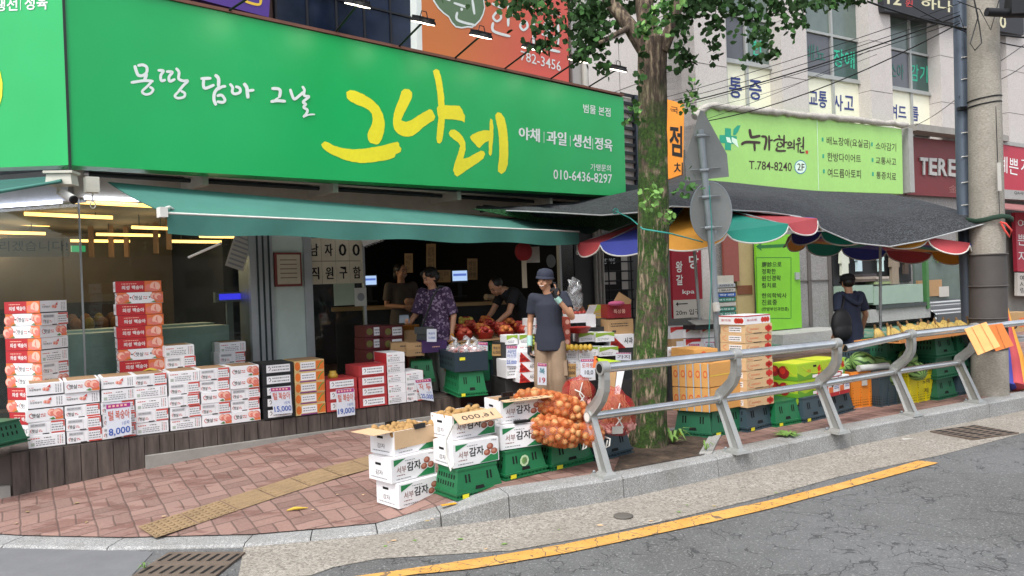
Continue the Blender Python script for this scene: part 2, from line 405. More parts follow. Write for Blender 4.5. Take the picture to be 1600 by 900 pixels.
for(i,u)in us:
 p,n,z=kpt(i,u);n2=Vector((-.45,.89,0))
 for d in ds:
  q=p+n*min(d,1.1)+n2*max(0,d-1.1);vs.append((q.x,q.y,zpav(q.x,q.y)-(.008 if d<.3 else 0.0)))
nd=len(ds)
mb.add(vs,[(a*nd+b,(a+1)*nd+b,(a+1)*nd+b+1,a*nd+b+1)for a in range(len(us)-1)for b in range(nd-1)],M_PAVE)
tag(mb.build('pavement'),kind='structure')
def surf(mb,pts,m,off=.004,sub=1):
 mb.poly([(p.x,p.y,zpav(p.x,p.y)+off)for p in pts],m)
M_TAC=mat('tactile_yellow','8a7355',.8,.2,6,.2,80,fine=.15)
mb=MB();A0=gpav(228,833);B0=gpav(582,722);td=(B0-A0);td.z=0;tl=td.length;td.normalize();tn=Vector((-td.y,td.x,0));k=0
tz=lambda q,o:Vector((q.x,q.y,zpav(q.x,q.y)+o))
while k*.3<tl+.05:
 o=A0+td*(.3*k);hw=.15
 c=[o+td*.004-tn*hw,o+td*.296-tn*hw,o+td*.296+tn*hw,o+td*.004+tn*hw]
 mb.poly([tz(q,.006)for q in c],M_TAC)
 if k<2 or k==8:
  for a in range(6):
   for b in range(6):
    q=tz(o+td*(.03+.048*a)+tn*(-.12+.048*b),.006);mb.lathe([(.017,0),(.012,.005),(.004,.006)],M_TAC,q,8)
 else:
  for b in range(4):
   q0=o+td*.02+tn*(-.105+.07*b);q1=o+td*.28+tn*(-.105+.07*b)
   mb.add([tz(q0-tn*.016,.006),tz(q1-tn*.016,.006),tz(q1-tn*.010,.011),tz(q1+tn*.010,.011),tz(q1+tn*.016,.006),tz(q0+tn*.016,.006),tz(q0+tn*.010,.011),tz(q0-tn*.010,.011)],[(0,1,2,7),(7,2,3,6),(6,3,4,5)],M_TAC)
 k+=1
tag(mb.build('tactile_paving'),kind='structure')
def m_soil():
 k=NT('pit_soil');v=k.coord(False);c=k.ramp(k.noise(v,9,6),(.3,'2f261f'),(.6,'524336'),(.8,'6e5d4b'));k.col(c);k.rough(1.0);k.bump(k.noise(v,25,5),1.0,.03);return k.m
M_SOIL=m_soil()
pit=[gpav(958,738),gpav(1102,711),gpav(1125,668),gpav(985,676)]
mb=MB();pz=lambda u,w:(lambda q:(q.x,q.y,zpav(q.x,q.y)+.006+.007*math.sin(u*19)*math.sin(w*13)))(pit[0].lerp(pit[1],u).lerp(pit[3].lerp(pit[2],u),w))
mb.grid(pz,14,10,M_SOIL);tag(mb.build('tree_pit_soil'),kind='structure')
mb=MB()
for a,b in((pit[1],pit[2]),(pit[2],pit[3])):
 d=(b-a);d.z=0;d.normalize();nn=Vector((-d.y,d.x,0));vs=[a-nn*.05,b-nn*.05,b+nn*.05,a+nn*.05]
 mb.prism([Vector((q.x,q.y,zpav(q.x,q.y)-.05))for q in vs],(0,0,.065),M_STEP)
tag(mb.build('pit_edging'),kind='structure')
def m_yard():
 k=NT('worn_green_paint');v=k.coord(False,(1,2.4,1));c=k.ramp(k.noise(v,2.6,6,.65),(.40,'2f5e50'),(.52,'47735f'),(.60,'86806a'));k.col(c);k.rough(.8);return k.m
M_YARD=m_yard();M_WLINE=mat('white_line_paint','c9cfc8',.8,.2,12)
yd=[FK.P(t,w,0)for t,w in((3.6,4.6),(3.6,7.9),(9,7.9),(16,7.9),(16,4.6),(9,4.6))]
mb=MB()
def ygrid(u,w):
 q=FK.P(3.9+13*u,5.6+2.8*w,0);return(q.x,q.y,zpav(q.x,q.y)+.006)
mb.grid(ygrid,20,8,M_YARD)
for t0,w0,t1,w1 in((4.2,5.0,7.0,5.2),(6.5,7.3,10,6.6),(9,5.1,13,5.4)):
 a,b=FK.P(t0,w0,0),FK.P(t1,w1,0);d=(b-a).normalized();nn=Vector((-d.y,d.x,0))*.05
 mb.poly([(q.x,q.y,zpav(q.x,q.y)+.011)for q in(a-nn,b-nn,b+nn,a+nn)],M_WLINE)
tag(mb.build('yard_paving'),kind='structure')
M_IRON=mat('rusty_cast_iron','6f6257',.75,.25,14,.5,90,metal=.35);M_HOLE=mat('dark_hollow','070707',.9,.1)
def grate(label,c4,nx,ny,slot):
 q=[Vector((p.x,p.y,0))for p in c4];o=q[0];ex=(q[1]-q[0]);ey=(q[3]-q[0]);Lx,Ly=ex.length,ey.length
 g=thing('drain_grate',label,'drain grate',(o.x,o.y,.005),math.atan2(ex.y,ex.x));sg=1 if ex.cross(ey).z>0 else-1
 b=MB();b.box(0,0,0,Lx,sg*Ly,.012,M_IRON);b.build('grate',g);h=MB();pm=faceT(.012,.0015)
 for a in range(nx):
  for c in range(ny):
   x0=Lx*(a+.22)/nx;x1=Lx*(a+.78)/nx;y0=sg*Ly*(c+.2)/ny;y1=sg*Ly*(c+.8)/ny;sk=slot*(x1-x0)
   h.poly([pm(x0,y0),pm(x1-sk,y0),pm(x1,y1),pm(x0+sk,y1)],M_HOLE)
 h.build('slots',g)
grate('rusty iron drain grate with long slots at the dropped kerb',[gp(205,905,0),gp(335,905,0),gp(378,863,0),gp(247,867,0)],8,2,.35)
grate('iron drain grate with small holes beside the kerb near the pole',[gp(1453,676,0),gp(1520,689,0),gp(1577,674,0),gp(1508,664,0)],7,4,0)
# CORNER SHOP BUILDING
M_ALU=mat('aluminium_frame','acb1b2',.45,.12,6,metal=.5);M_DKWALL=mat('dark_navy_wall','15171d',.8,.2,3);M_BRWALL=mat('brown_interior','625649',.8,.2,3)
M_SOFF=mat('soffit_grey','2c3838',.8,.25,4);M_CREAM=mat('cream_metal','b9b6a8',.6,.15,5);M_PGREEN=mat('pale_green_panel','c3d1c8',.5,.08,5,fine=.03)
M_FLOOR=mat('shop_floor','4b4a48',.6,.2,4);M_CONC=mat('rough_concrete','8d8a84',.9,.18,5,.3,40);M_UPW=mat('brown_cladding','6b5248',.7,.15,4)
M_LED=mat('warm_led','ffc068',.5,0,emit=2.6);M_LEDW=mat('cool_led','e6e9ff',.5,0,emit=3.0)
def m_glass(name,tint,k0=1.5,dirty=.06):
 k=NT(name);f=k.n('Fresnel');f.inputs['IOR'].default_value=k0
 tr=k.n('BsdfTransparent');tr.inputs[0].default_value=(*lin(tint),1);gl=k.n('BsdfGlossy');gl.inputs['Roughness'].default_value=.02
 mx=k.n('MixShader');k.l(f.outputs[0],mx.inputs[0]);k.l(tr.outputs[0],mx.inputs[1]);k.l(gl.outputs[0],mx.inputs[2])
 df=k.n('BsdfDiffuse');df.inputs[0].default_value=(.5,.55,.55,1);m2=k.n('MixShader');v=k.coord(False)
 k.l(k.math('MULTIPLY',k.ramp(k.noise(v,3,5),(.35,0.0),(.8,1.0)),dirty),m2 .inputs[0]);k.l(mx.outputs[0],m2 .inputs[1]);k.l(df.outputs[0],m2 .inputs[2])
 k.l(m2 .outputs[0],k.out.inputs['Surface']);return k.m
M_GLASS2=m_glass('corner_glass','e6ece8',1.25,.02);M_GLASS=m_glass('shop_glass','e2e8e4',1.42,.03)
def m_darkglass():
 k=NT('dark_blue_glass');v=k.coord(False);k.col(k.ramp(k.noise(v,1.5,5),(.35,'0b1220'),(.7,'1d2b44')));k.rough(.12);k.b.inputs['Specular IOR Level'].default_value=.35;return k.m
M_DGLASS=m_darkglass()
WG=1.0;ZF=.33;ZC=2.62
bld=thing('shop_building','corner shop building with glazed ground floor under a green sign','building',FB.o,FB.rz)
def part(name,mb,par=None,lab=None):
 o=mb.build(name,par or bld)
 if lab:o['label']=lab
 return o
TG=FB.tz(128,450,WG)[0]
cB=lambda s:(TG-.56*s,WG+.827*s)
room=[(TG,WG-.02),(7.75,WG-.02),(7.75,6.6),cB(6.75)]
mb=MB();mb.prism([(x,y,-.1)for x,y in room],(0,0,ZF+.1),M_FLOOR);part('floor',mb)
mb=MB();mb.prism([(x,y,ZC+.1)for x,y in room],(0,0,.2),M_BRWALL);part('ceiling',mb)
mb=MB();mb.box(3.3,5.4,ZF,7.75,5.6,ZC+.1,M_DKWALL);mb.box(2.9,4.2,ZF,3.05,6.5,ZC+.1,M_DKWALL);mb.box(7.6,1.2,ZF,7.75,5.4,ZC+.1,M_DKWALL);part('dark_partition',mb)
mb=MB();mb.box(-3.4,6.4,ZF,7.75,6.6,ZC+.1,M_BRWALL);part('back_wall',mb)
TZ=lambda x:FB.tz(x,450,WG)[0]
t390,t425,t473,t485,t567,t850,t925=[TZ(x)for x in(388,424,473,485,567,862,926)]
mb=MB();mb.box(t390,WG-.06,.2,t425,WG+.25,ZC+.2,M_ALU)
for f in(.3,.55,.8):mb.box(t390+(t425-t390)*f,WG-.075,.2,t390+(t425-t390)*f+.015,WG-.06,ZC+.2,M_SOFF)
part('pillar',mb)
mb=MB();mb.box(t425,WG-.03,.2,t473,WG+.2,ZC+.2,M_PGREEN);part('wall_panel',mb)
mb=MB();mb.box(t473,WG-.06,.2,t485,WG+.1,ZC+.2,M_ALU);part('door_frame',mb)
M_BAND=mat('white_duct','b7b9ba',.5,.1,5)
mb=MB();mb.box(TG-.05,WG-.12,ZC,7.9,WG+.1,ZC+.26,M_CREAM)
def chamf(s0,s1,w0,w1,z0,z1,m,b):
 a0,a1=cB(s0),cB(s1);nx,ny=-.827,-.56
 b.prism([(a0[0]+nx*w0,a0[1]+ny*w0,z0),(a1[0]+nx*w0,a1[1]+ny*w0,z0),(a1[0]+nx*w1,a1[1]+ny*w1,z0),(a0[0]+nx*w1,a0[1]+ny*w1,z0)],(0,0,z1-z0),m)
chamf(0,6.7,-.1,.12,ZC-.03,ZC+.26,M_BAND,mb);part('fascia',mb)
mb=MB();mb.prism([(.12,.2,ZC+.26),(8.1,.2,ZC+.26),(8.1,1.3,ZC+.26),(TG+.2,1.3,ZC+.26),(-2.9,6.3,ZC+.26),(-3.6,5.7,ZC+.26)],(0,0,.1),M_SOFF);part('soffit',mb)
mb=MB();mb.box(.0,.26,2.93,8.1,.46,3.1,M_SOFF);mb.box(.05,.3,2.82,7.9,.36,2.93,M_SOFF)
for y_,z_,m_ in((.5,2.84,M_CREAM),(.62,2.80,M_SOFF),(.8,2.84,M_ALU)):mb.tube([(.3,y_,z_),(7.9,y_,z_)],.022,m_,6)
for x_ in(1.2,2.6,4.3,5.9):mb.box(x_,.3,2.72,x_+.06,.95,2.87,M_CREAM)
part('sign_rail',mb)
def pane(name,x0,x1,z0,z1,w=WG,m=M_GLASS):
 b=MB();b.box(x0,w-.006,z0,x1,w+.006,z1,m);return part(name,b)
pane('glass_pane',TG+.01,t390,.35,ZC);pane('glass_pane',t485,t567,.35,ZC)
for s0,s1 in((.005,.20),(.21,1.6),(1.61,3.2),(3.21,6.5)):
 b=MB();chamf(s0,s1,-.005,.005,.35,ZC-.03,M_GLASS2,b);part('glass_pane',b)
mb=MB();mb.box(TG-.006,WG-.008,.35,TG+.008,WG+.012,ZC,M_ALU);mb.box(t567,WG-.02,ZF,t567+.03,WG+.02,ZC,M_ALU);part('glass_edge',mb)
mb=MB();mb.box(t850+.18,WG-.01,ZF,t850+.22,WG+.05,ZC,M_ALU);mb.box(t850+.5,WG-.02,.2,t925,WG+.2,ZC+.2,mat('dark_column','3f4142',.7,.2,4))
part('door_jamb',mb);pane('glass_door',t850+.22,t850+.5,ZF,ZC)
mb=MB()
for i in range(3):mb.tube([(t925+.03+.08*i,WG-.05,.3),(t925+.03+.08*i,WG-.05,ZC)],.03,mat('white_pipe','b9b8b0',.5,.12),8)
part('downpipe',mb)
WU=.5;tu=lambda x,y:FB.tz(x,y,WU)[0];t915=tu(912,100);t890=tu(890,100)
mb=MB();mb.prism([(.35,WU,2.98),(t890,WU,2.98),(t890,WU+.3,2.98),(.6,WU+.3,2.98),(-3.4,6.6,2.98),(-3.8,6.4,2.98)],(0,0,6),M_UPW);part('upper_wall',mb)
mb=MB();mb.box(t890+.002,WU-.05,2.98,t915,WU+.4,9.0,mat('pale_render','b8b6b2',.8,.1,4));part('corner_wall',mb)
mb=MB();mb.prism([(t915-.2,WU+.4,2.98),(t915,WU+.4,2.98),(t915,7,2.98),(t915-.2,7,2.98)],(0,0,6),M_CONC);part('side_wall',mb)
mb=MB();tp=tu(905,100);mb.tube([(tp,WU-.11,3.9),(tp,WU-.11,9)],.05,mat('white_pipe','b9b8b0'),10);part('drainpipe',mb)
def upglass(xa,xb,n):
 a,b2=tu(xa,40),tu(xb,40);zr=[3.2,4.9,6.6,8.6]
 for i in range(n):
  for j in range(3):
   f=MB();x0=a+(b2-a)*i/n;x1=a+(b2-a)*(i+1)/n
   f.box(x0+.01,WU-.05,zr[j]+.01,x1-.01,WU-.012,zr[j+1]-.01,M_DGLASS);part('dark_window',f)
 f=MB();mm=mat('bronze_mullion','24262b',.5,.1,metal=.4)
 for i in range(n+1):x=a+(b2-a)*i/n;f.box(x-.012,WU-.065,3.2,x+.012,WU-.011,8.6,mm)
 for z in zr:f.box(a,WU-.068,z-.012,b2,WU-.011,z+.012,mm)
 part('window_grid',f)
upglass(428,645,5)
mb=MB();mb.box(tu(645,40),WU-.06,3.2,tu(656,40),WU-.003,8.6,mat('near_black','101113',.5));part('dark_reveal',mb)
strips=[((100,314),(244,322),8.2,.022,'long warm tube lamp highest behind the glass'),((38,334),(176,340),9.0,.022,'warm tube lamp second from the top behind the glass'),((16,349),(77,352),10.5,.02,'short warm tube lamp by the glass corner joint'),((-40,362),(71,365),10.0,.02,'warm tube lamp running out of the frame behind the corner glass'),((-60,372),(31,375),11,.02,'lowest warm tube lamp at the edge of the frame'),((110,376),(203,377),11.2,.02,'lower warm tube lamp under the ceiling slats'),((150,366),(250,368),10.6,.02,'middle warm tube lamp crossing the brown slats'),((206,355),(262,357),9.6,.02,'warm tube lamp ending behind the awning corner'),((267,377),(346,378),10.8,.02,'warm tube lamp below the awning end, lower of two'),((312,369),(367,370),9.8,.02,'warm tube lamp below the awning end, upper of two')]
for(a,b,Y,r,lab)in strips:
 p,q=yp(*a,Y),yp(*b,Y+.35);t=thing('tube_lamp','glowing '+lab,'lamp',p);d=q-p
 m1=MB();m1 .tube([(0,0,0),d],r,M_LED,8);m1 .build('tube',t)
 la_=bpy.data.lights.new('tube_glow','POINT');la_.energy=5;la_.shadow_soft_size=.25;la_.color=(1,.78,.5);lo=bpy.data.objects.new('tube_glow',la_);COL.objects.link(lo);lo.parent=t;lo.location=d*.5-UP*.12
 m2=MB();m2 .tube([d*.2,d*.2+UP*max(.05,ZC+.09-p.z-d.z*.2)],.006,M_SOFF,5);m2 .tube([d*.8,d*.8+UP*max(.05,ZC+.09-p.z-d.z*.8)],.006,M_SOFF,5);m2 .build('hanger',t)
for lab,(a,b,w)in{'cool white light strip along the top of the shop window':((132,309),(228,313),WG-.02),}.items():
 p,q=FB.px(*a,w-.12),FB.px(*b,w-.12);m1=MB();m1 .tube([p,q],.016,M_LEDW,8);tag(m1 .build('light_strip'),lab,'light strip')
pa,pb=[FB.M()@Vector((*cB(s),0))for s in(.06,3.0)]
off=FC.n*-.14;m1=MB();m1 .tube([pa+off+UP*(ZC-.04),pb+off+UP*(ZC-.04)],.016,M_LEDW,8);tag(m1 .build('light_strip'),'cool white light strip along the chamfered corner glass','light strip')
M_SLAT=mat('brown_slat','7a5a40',.7,.15,4)
mb=MB()
for x,y0,y1,Y in((141,340,402,11),(172,340,402,11),(196,338,402,11.2),(242,340,396,10.8),(263,345,390,10.4)):
 p,q=yp(x,y0,Y),yp(x,y1,Y);mb.box(p.x-.03,Y-.02,q.z,p.x+.03,Y+.02,ZC+.09,M_SLAT)
mb.X=None;o=mb.build('ceiling_slats');o.parent=bld;o.matrix_parent_inverse=FB.M().inverted()
M_TEAL=mat('teal_reflection_paint','b9d2d2',.35,.15,3);M_DARKG=mat('dark_goods','2a2a2a',.7,.4,15)
refl=thing('reflection_block','added pale teal cabinet standing behind the shop window','block',FB.P(TG+.1,WG+.05,ZF),FB.rz)  # added block; its teal colour paints the road reflection in the lower glass
mb=MB();mb.box(-.3,.1,0,1.35,.9,1.0,M_TEAL);mb.build('body',refl);mb=MB();mb.box(-.3,.5,1.0,1.35,.9,1.02,M_TEAL);mb.build('upper_slab',refl)
for j,(x0,x1,z)in enumerate(((0,1.3,1.3),(-1.2,.2,1.25))):
 sh=thing('shop_shelf',('dark shelf of wrapped goods deep inside the shop, below the orange packs' if j==0 else 'dark shelf of goods near the chamfered corner glass'),'shelf',FB.P(TG+x0,3.6+j*.6,ZF),FB.rz)
 b=MB();b.box(0,0,0,x1-x0,.5,.9,M_DARKG);b.box(0,.4,.9,x1-x0,.5,z,M_DARKG);b.build('case',sh)
 b=MB();b.box(0,-.05,.9,x1-x0,.4,.93,M_ALU);b.build('board',sh)
M_PACK=[mat('orange_pack','7d4f24',.6,.25,12),mat('yellow_pack','7d6a28',.6,.25,12),mat('brown_pack','6d4a30',.6,.25,12)]
for i in range(16):
 r=random.random;p=FB.P(TG+.05+(i%8)*.155,3.65+(i//8)*.18,ZF+.93+(i//8)*.05);b=MB();b.ball((0,0,.09),(.075,.06,.09),M_PACK[i%3],8,5)
 tag(b.build('food_pack',loc=p,rz=r()*3),'small wrapped orange or yellow pack heaped on the inner shelf','food pack','wrapped packs on the shelf behind the glass')
M_PAPER=mat('white_paper','b9b6ae',.8,.06,5);M_INK=mat('black_ink','141414',.7,.05);M_KRAFT=mat('kraft_paper','a98f6c',.85,.12,6)
mb=MB();P=yp(-60,372,8.4);n=FC.n;pm=pxquad(P,n,(-70,372),(108,372),(108,401),(-70,402),0)
mb.X=None;c=[pm(0,0),pm(1,0),pm(1,1),pm(0,1)];mb.prism(c,n*.01,mat('brown_banner','8a705a',.8,.1));bn=mb.build('paper_banner');tag(bn,'brown paper banner with handwriting hung inside the corner window','banner')
m2=MB();m2 .text(lambda a,b,l=0:pm(a,b,l)-n*.004,'드리겠습니다!',.28,.3,.99,.85,M_INK);m2 .build('lettering',bn)
sc=thing('scale_display','grey price scale display with blue screen behind the glass','scale',FB.px(359,500,WG+.25)-UP*.0,FB.rz)
mb=MB();mb.box(-.035,-.02,-.45,.035,.02,.22,mat('grey_plastic','8b9192',.5));mb.build('stem',sc);mb=MB();mb.box(-.16,-.03,.2,.16,.03,.31,mat('grey_plastic','8b9192'));mb.build('head',sc)
mb=MB();mb.rect(faceF(.033),-.12,.225,.12,.29,mat('blue_screen','2c2ab8',.3,.1,emit=1.2));mb.build('screen',sc)
mb=MB();p=FB.px(123,391,WG+3);mb.box(-.08,0,-.02,.08,.05,.06,mat('exit_green','1f7a52',.5,emit=.8));tag(mb.build('exit_light',loc=p,rz=FB.rz),'small green exit light glowing deep in the shop','exit light')
mb=MB();p=FB.px(374,392,WG-.02);mb.X=Matrix.Translation(p)@Matrix.Rotation(FB.rz,4,'Z')@Matrix.Rotation(.35,4,'Y');mb.box(-.1,-.01,-.2,.1,0,.2,M_PAPER)
for i in range(7):mb.box(-.085,-.0125,-.17+.05*i,.085,-.0118,-.15+.05*i,mat('grey_print','8c8e90',.8))
mb.X=None;tag(mb.build('price_card'),'tilted white price card taped inside the glass by the pillar','card')
fr=thing('notice_board','red framed permit notice hung on the pale green pillar','notice',FB.px(449,421,WG-.04),FB.rz)
mb=MB();mb.box(-.16,-.03,-.19,.16,0,.19,mat('red_frame','7d3a36',.6,.15));mb.build('frame',fr)
mb=MB();pm=faceF(.032);mb.rect(pm,-.135,-.165,.14,.165,mat('aged_paper','c9bfa8',.8,.1));[mb.rect(pm,-.1,.1-.05*i,.1,.112-.05*i,mat('faded_ink','8a7468',.8),1)for i in range(5)];mb.build('sheet',fr)
hp=thing('hiring_notice','eight taped paper sheets forming a hiring notice on the door glass','notice',FB.o,FB.rz)
NTC='남자00직원구함';M_TAPE=mat('yellowed_sheet','d6cdb6',.6,.12,5)
ta,tb2=FB.tz(479,400,WG)[0],FB.tz(566,400,WG)[0];zt,zb=FB.tz(520,372,WG)[1],FB.tz(520,444,WG)[1];cw=(tb2-ta)/4;ch=(zt-zb)/2
for i in range(8):
 c,r=i%4,i//4;b=MB();x0,z1=ta+c*cw,zt-r*ch;b.box(x0+.003,WG-.014,z1-ch+.003,x0+cw-.003,WG-.009,z1-.003,M_TAPE);sh=b.build('sheet',hp)
 b=MB();pm=lambda a,bb,l=0:(a,WG-.016-l*.001,bb);b.text(pm,NTC[i],x0+cw*.22,z1-ch*.78,x0+cw*.76,z1-ch*.25,M_INK,0,.012,heavy=1);b.build('lettering',sh)
mb=MB();p=FB.px(538,460,WG-.012);mb.box(-.14,-.004,-.13,.14,0,.13,mat('green_note','a3b09a',.8,.1));tag(mb.build('paper_note',loc=p,rz=FB.rz),'pale green handwritten note taped under the hiring notice','note')
b=MB();p=FB.px(563,464,WG-.012);b.box(-.08,-.012,-.11,.08,0,.11,mat('white_switch','c6c6be',.4));b.disc(faceF(.0135),0,0,.05,mat('grey_print','8c8e90'),0);tag(b.build('wall_sticker',loc=p,rz=FB.rz),'white rounded pull sign on the edge of the door glass','sign')
# THE GREEN SHOP SIGN
def m_sign(name,c1,c2):
 k=NT(name);v=k.coord(False);k.col(k.ramp(k.noise(v,.8,3),(.3,c1),(.75,c2)));k.rough(.36);k.bump(k.noise(v,1.6,2),.12,.03);return k.m
M_SGREEN=m_sign('sign_green_vinyl','05a352','10ad5c');M_SYEL=mat('sign_yellow','f2e62a',.5,.06,3);M_SWHITE=mat('sign_white','dfe6e2',.5,.04);M_SEDGE=mat('sign_edge','1c2a22',.5)
sg=thing('shop_sign','long bright green shop signboard with yellow brush lettering around the corner','sign',FB.o,FB.rz)
inv=FB.M().inverted();toB=lambda p:inv@p
Pn,nn=FB.o+Vector((0,0,3)),FB.n
c4=[toB(pl(x,y,Pn,nn))for x,y in((107,258),(978,307),(974,152.5),(98,-35))]
mb=MB();mb.prism(c4,(0,.24,0),M_SGREEN);o=mb.build('panel',sg);o['label']='front panel with the yellow brush lettering'
nC=FC.n;cl=[pl(x,y,FB.o+UP*3,nC)for x,y in((106.5,258),(-300,272),(-330,-60),(97.5,-35))]
cl=[toB(q)for q in cl];cl[0].y=.003;dn=(inv.to_3x3()@nC)*.2
mb=MB();mb.prism(cl[::-1],dn,M_SGREEN);o=mb.build('panel',sg);o['label']='side panel on the chamfered corner'
mb=MB();mb.box(c4[3].x,-.02,c4[3].z,c4[2].x,.26,c4[3].z+.03,mat('rust_flashing','6d4638',.7,.25,5));mb.box(c4[0].x,-.012,2.72,c4[0].x+.02,.0,c4[3].z,M_SEDGE);mb.build('flashing',sg)
mb=MB();mb.X=inv;pmS=pxplane(Pn,nn,.002,.0003)
A=lambda pts:[(490+x/5,90+y/5)for x,y in pts];B=lambda pts:[(640+x/5,100+y/5)for x,y in pts]
def rough_poly(pts):
 """a torn brush edge"""
 o=[];n=len(pts)
 for i in range(n):
  a,b=Vector((*pts[i],0)),Vector((*pts[(i+1)%n],0));o.append(pts[i]);L=(b-a).length
  for k in range(1,int(L/3.2)):
   u=k/int(L/3.2);q=a.lerp(b,u);d=(b-a).normalized();j=random.uniform(-.35,.35);o.append((q.x-d.y*j,q.y+d.x*j))
 return o
big=[A([(255,270),(285,253),(320,258),(380,282),(450,325),(505,375),(540,440),(555,510),(550,580),(530,640),(510,672),(490,680),(465,672),(440,665),(425,640),(420,600),(435,560),(455,520),(462,480),(455,440),(430,410),(385,385),(330,365),(290,345),(260,315)]),A([(58,678),(85,655),(110,662),(160,690),(230,708),(310,717),(390,712),(470,700),(560,682),(620,665),(655,657),(668,672),(668,690),(685,710),(680,735),(640,755),(630,780),(590,795),(520,808),(440,820),(370,824),(300,815),(230,795),(160,765),(105,735),(70,705)]),A([(685,265),(710,245),(745,248),(768,272),(768,310),(750,350),(725,400),(700,450),(683,490),(720,503),(760,490),(800,465)])+B([(100,382),(155,352),(175,360),(185,380),(200,410),(190,440),(160,455),(110,490),(60,535),(20,562)])+A([(740,618),(700,615),(660,595),(630,560),(620,510),(625,440),(645,380),(670,320)]),B([(182,55),(205,38),(230,50),(245,100),(258,180),(268,250),(272,322),(330,325),(390,327),(410,355),(420,385),(432,405),(430,435),(428,458),(410,445),(380,440),(330,432),(274,430),(270,490),(262,550),(250,605),(235,622),(215,615),(208,580),(215,500),(225,420),(215,375),(212,345),(225,325),(218,250),(205,160),(192,100)]),B([(305,540),(320,515),(350,512),(385,535),(415,570),(435,615),(438,665),(428,705),(418,740),(460,730),(520,695),(555,677),(580,682),(590,705),(575,740),(520,780),(460,820),(410,855),(370,880),(352,865),(338,830),(348,790),(365,740),(380,690),(395,640),(380,615),(345,590),(315,565)]),B([(470,570),(490,550),(540,528),(590,517),(622,522),(625,450),(632,425),(648,440),(655,500),(652,580),(645,650),(642,700),(632,720),(618,705),(618,655),(618,600),(590,612),(565,635),(545,658),(525,645),(500,615),(480,592)]),B([(668,400),(688,375),(715,385),(740,420),(755,480),(765,560),(770,640),(770,720),(765,790),(745,840),(715,860),(690,840),(690,800),(700,720),(700,640),(695,560),(685,490),(672,430)])]
for i,p in enumerate(big):mb.shape(pmS,rough_poly(p),M_SYEL,i%2)
o=mb.build('lettering',sg);o['label']='large yellow brush lettering'
mb=MB();mb.X=inv
Cc=lambda pts:[(190+x/10,80+y/10)for x,y in pts];D=lambda pts:[(340+x/10,110+y/10)for x,y in pts]
br=[(Cc,[(205,230),(225,300),(255,370),(300,385)],50),(Cc,[(255,225),(330,215),(390,250),(390,330),(330,380),(260,385)],46),(Cc,[(390,360),(360,440)],55),(Cc,[(150,490),(250,475),(370,460),(490,470)],45),(Cc,[(470,475),(400,550),(320,630),(370,675),(450,660),(490,600),(440,560)],40),(Cc,[(570,300),(650,310),(610,380),(620,460),(680,450)],45),(Cc,[(700,320),(790,330),(740,400),(750,470),(830,440)],45),(Cc,[(850,270),(895,330),(890,430),(960,465),(1030,465),(960,540),(880,640)],44),(Cc,[(880,640),(830,700),(880,735),(970,715),(985,660),(930,625)],40),(Cc,[(1240,430),(1390,425)],50),(Cc,[(1280,440),(1275,540),(1310,580),(1440,530)],48),(Cc,[(1460,375),(1510,430),(1510,550)],55),(Cc,[(1500,600),(1560,560),(1620,550)],45),(Cc,[(1510,570),(1450,650),(1440,760),(1470,840)],50),(Cc,[(1490,700),(1560,690),(1610,760),(1580,800),(1490,790)],45),(D,[(190,215),(230,270),(225,340),(270,370),(345,340),(340,280),(280,255)],45),(D,[(410,210),(450,270),(460,350),(470,430)],55),(D,[(480,320),(560,310)],45),(D,[(845,285),(940,290),(975,330),(960,420)],50),(D,[(960,420),(890,460)],25),(D,[(830,490),(930,475),(1050,485)],48),(D,[(1130,300),(1155,380),(1195,450),(1280,390),(1335,340)],45),(D,[(1320,255),(1350,310),(1340,380),(1370,405),(1420,415),(1330,495),(1370,530),(1340,580),(1395,620),(1380,680),(1335,730)],42),(D,[(1335,730),(1420,695),(1510,690)],25)]
for i,(f,p,w)in enumerate(br):mb.stroke(pmS,f(p),w/10,M_SWHITE,i)
o=mb.build('lettering',sg);o['label']='white brush slogan'
mb=MB();mb.X=inv
for body,TL,TR,BR,BL,hv in(('범물 본점',(911,162),(953.5,169),(953.5,182.6),(911,175.6),0),('야채',(810,198),(842.4,201.5),(842.4,222.5),(810,217),2),('과일',(853.6,204),(884,207),(884,228.5),(853.6,224),2),('생선',(894.4,209),(922.4,213),(922.4,233),(894.4,229),2),('정육',(929,214),(956,218),(956,237),(929,233),2),('가맹문의',(922.4,255.6),(954,258),(954,268.4),(922.4,266.4),0),('010-6436-8297',(864.4,264.4),(956,272.4),(956,287),(864.4,280),0)):
 mb.text(pxquad(Pn,nn,TL,TR,BR,BL),body,0,0,1,1,M_SWHITE,0,.008,heavy=0)
 if hv:mb.text(pxquad(Pn,nn,(TL[0]+.8,TL[1]),(TR[0]+.8,TR[1]),(BR[0]+.8,BR[1]),(BL[0]+.8,BL[1]),.005),body,0,0,1,1,M_SWHITE,0,.012)
for x,y0,y1 in((849.5,206,223.5),(890.5,212,229),(925.6,216.5,234)):mb.shape(pmS,[(x,y0),(x+.7,y0),(x+.7,y1),(x,y1)],M_SWHITE)
o=mb.build('lettering',sg);o['label']='white printed words and telephone number'
mb=MB();mb.X=inv;P2=FB.o+UP*3
mb.text(pxquad(P2,nC,(-8,0),(28,-3),(28,17),(-8,18)),'생선',0,0,1,1,M_SWHITE,0,.02);mb.text(pxquad(P2,nC,(39,-5),(75,-8),(75,15),(39,16)),'정육',0,0,1,1,M_SWHITE,0,.02)
pq=pxplane(P2,nC);mb.shape(pq,[(32.3,0),(33.2,0),(33.2,16),(32.3,16)],M_SWHITE);mb.shape(pq,[(-30,95),(-8,98),(1,112),(4.5,130),(4,150),(0,165),(-12,175),(-30,172)],M_SYEL)
mb.build('lettering',sg)
M_BLK=mat('black_metal','1a1b1d',.5,.1,metal=.3);M_LAMPF=mat('lamp_face','fff3dd',.4,0,emit=4)
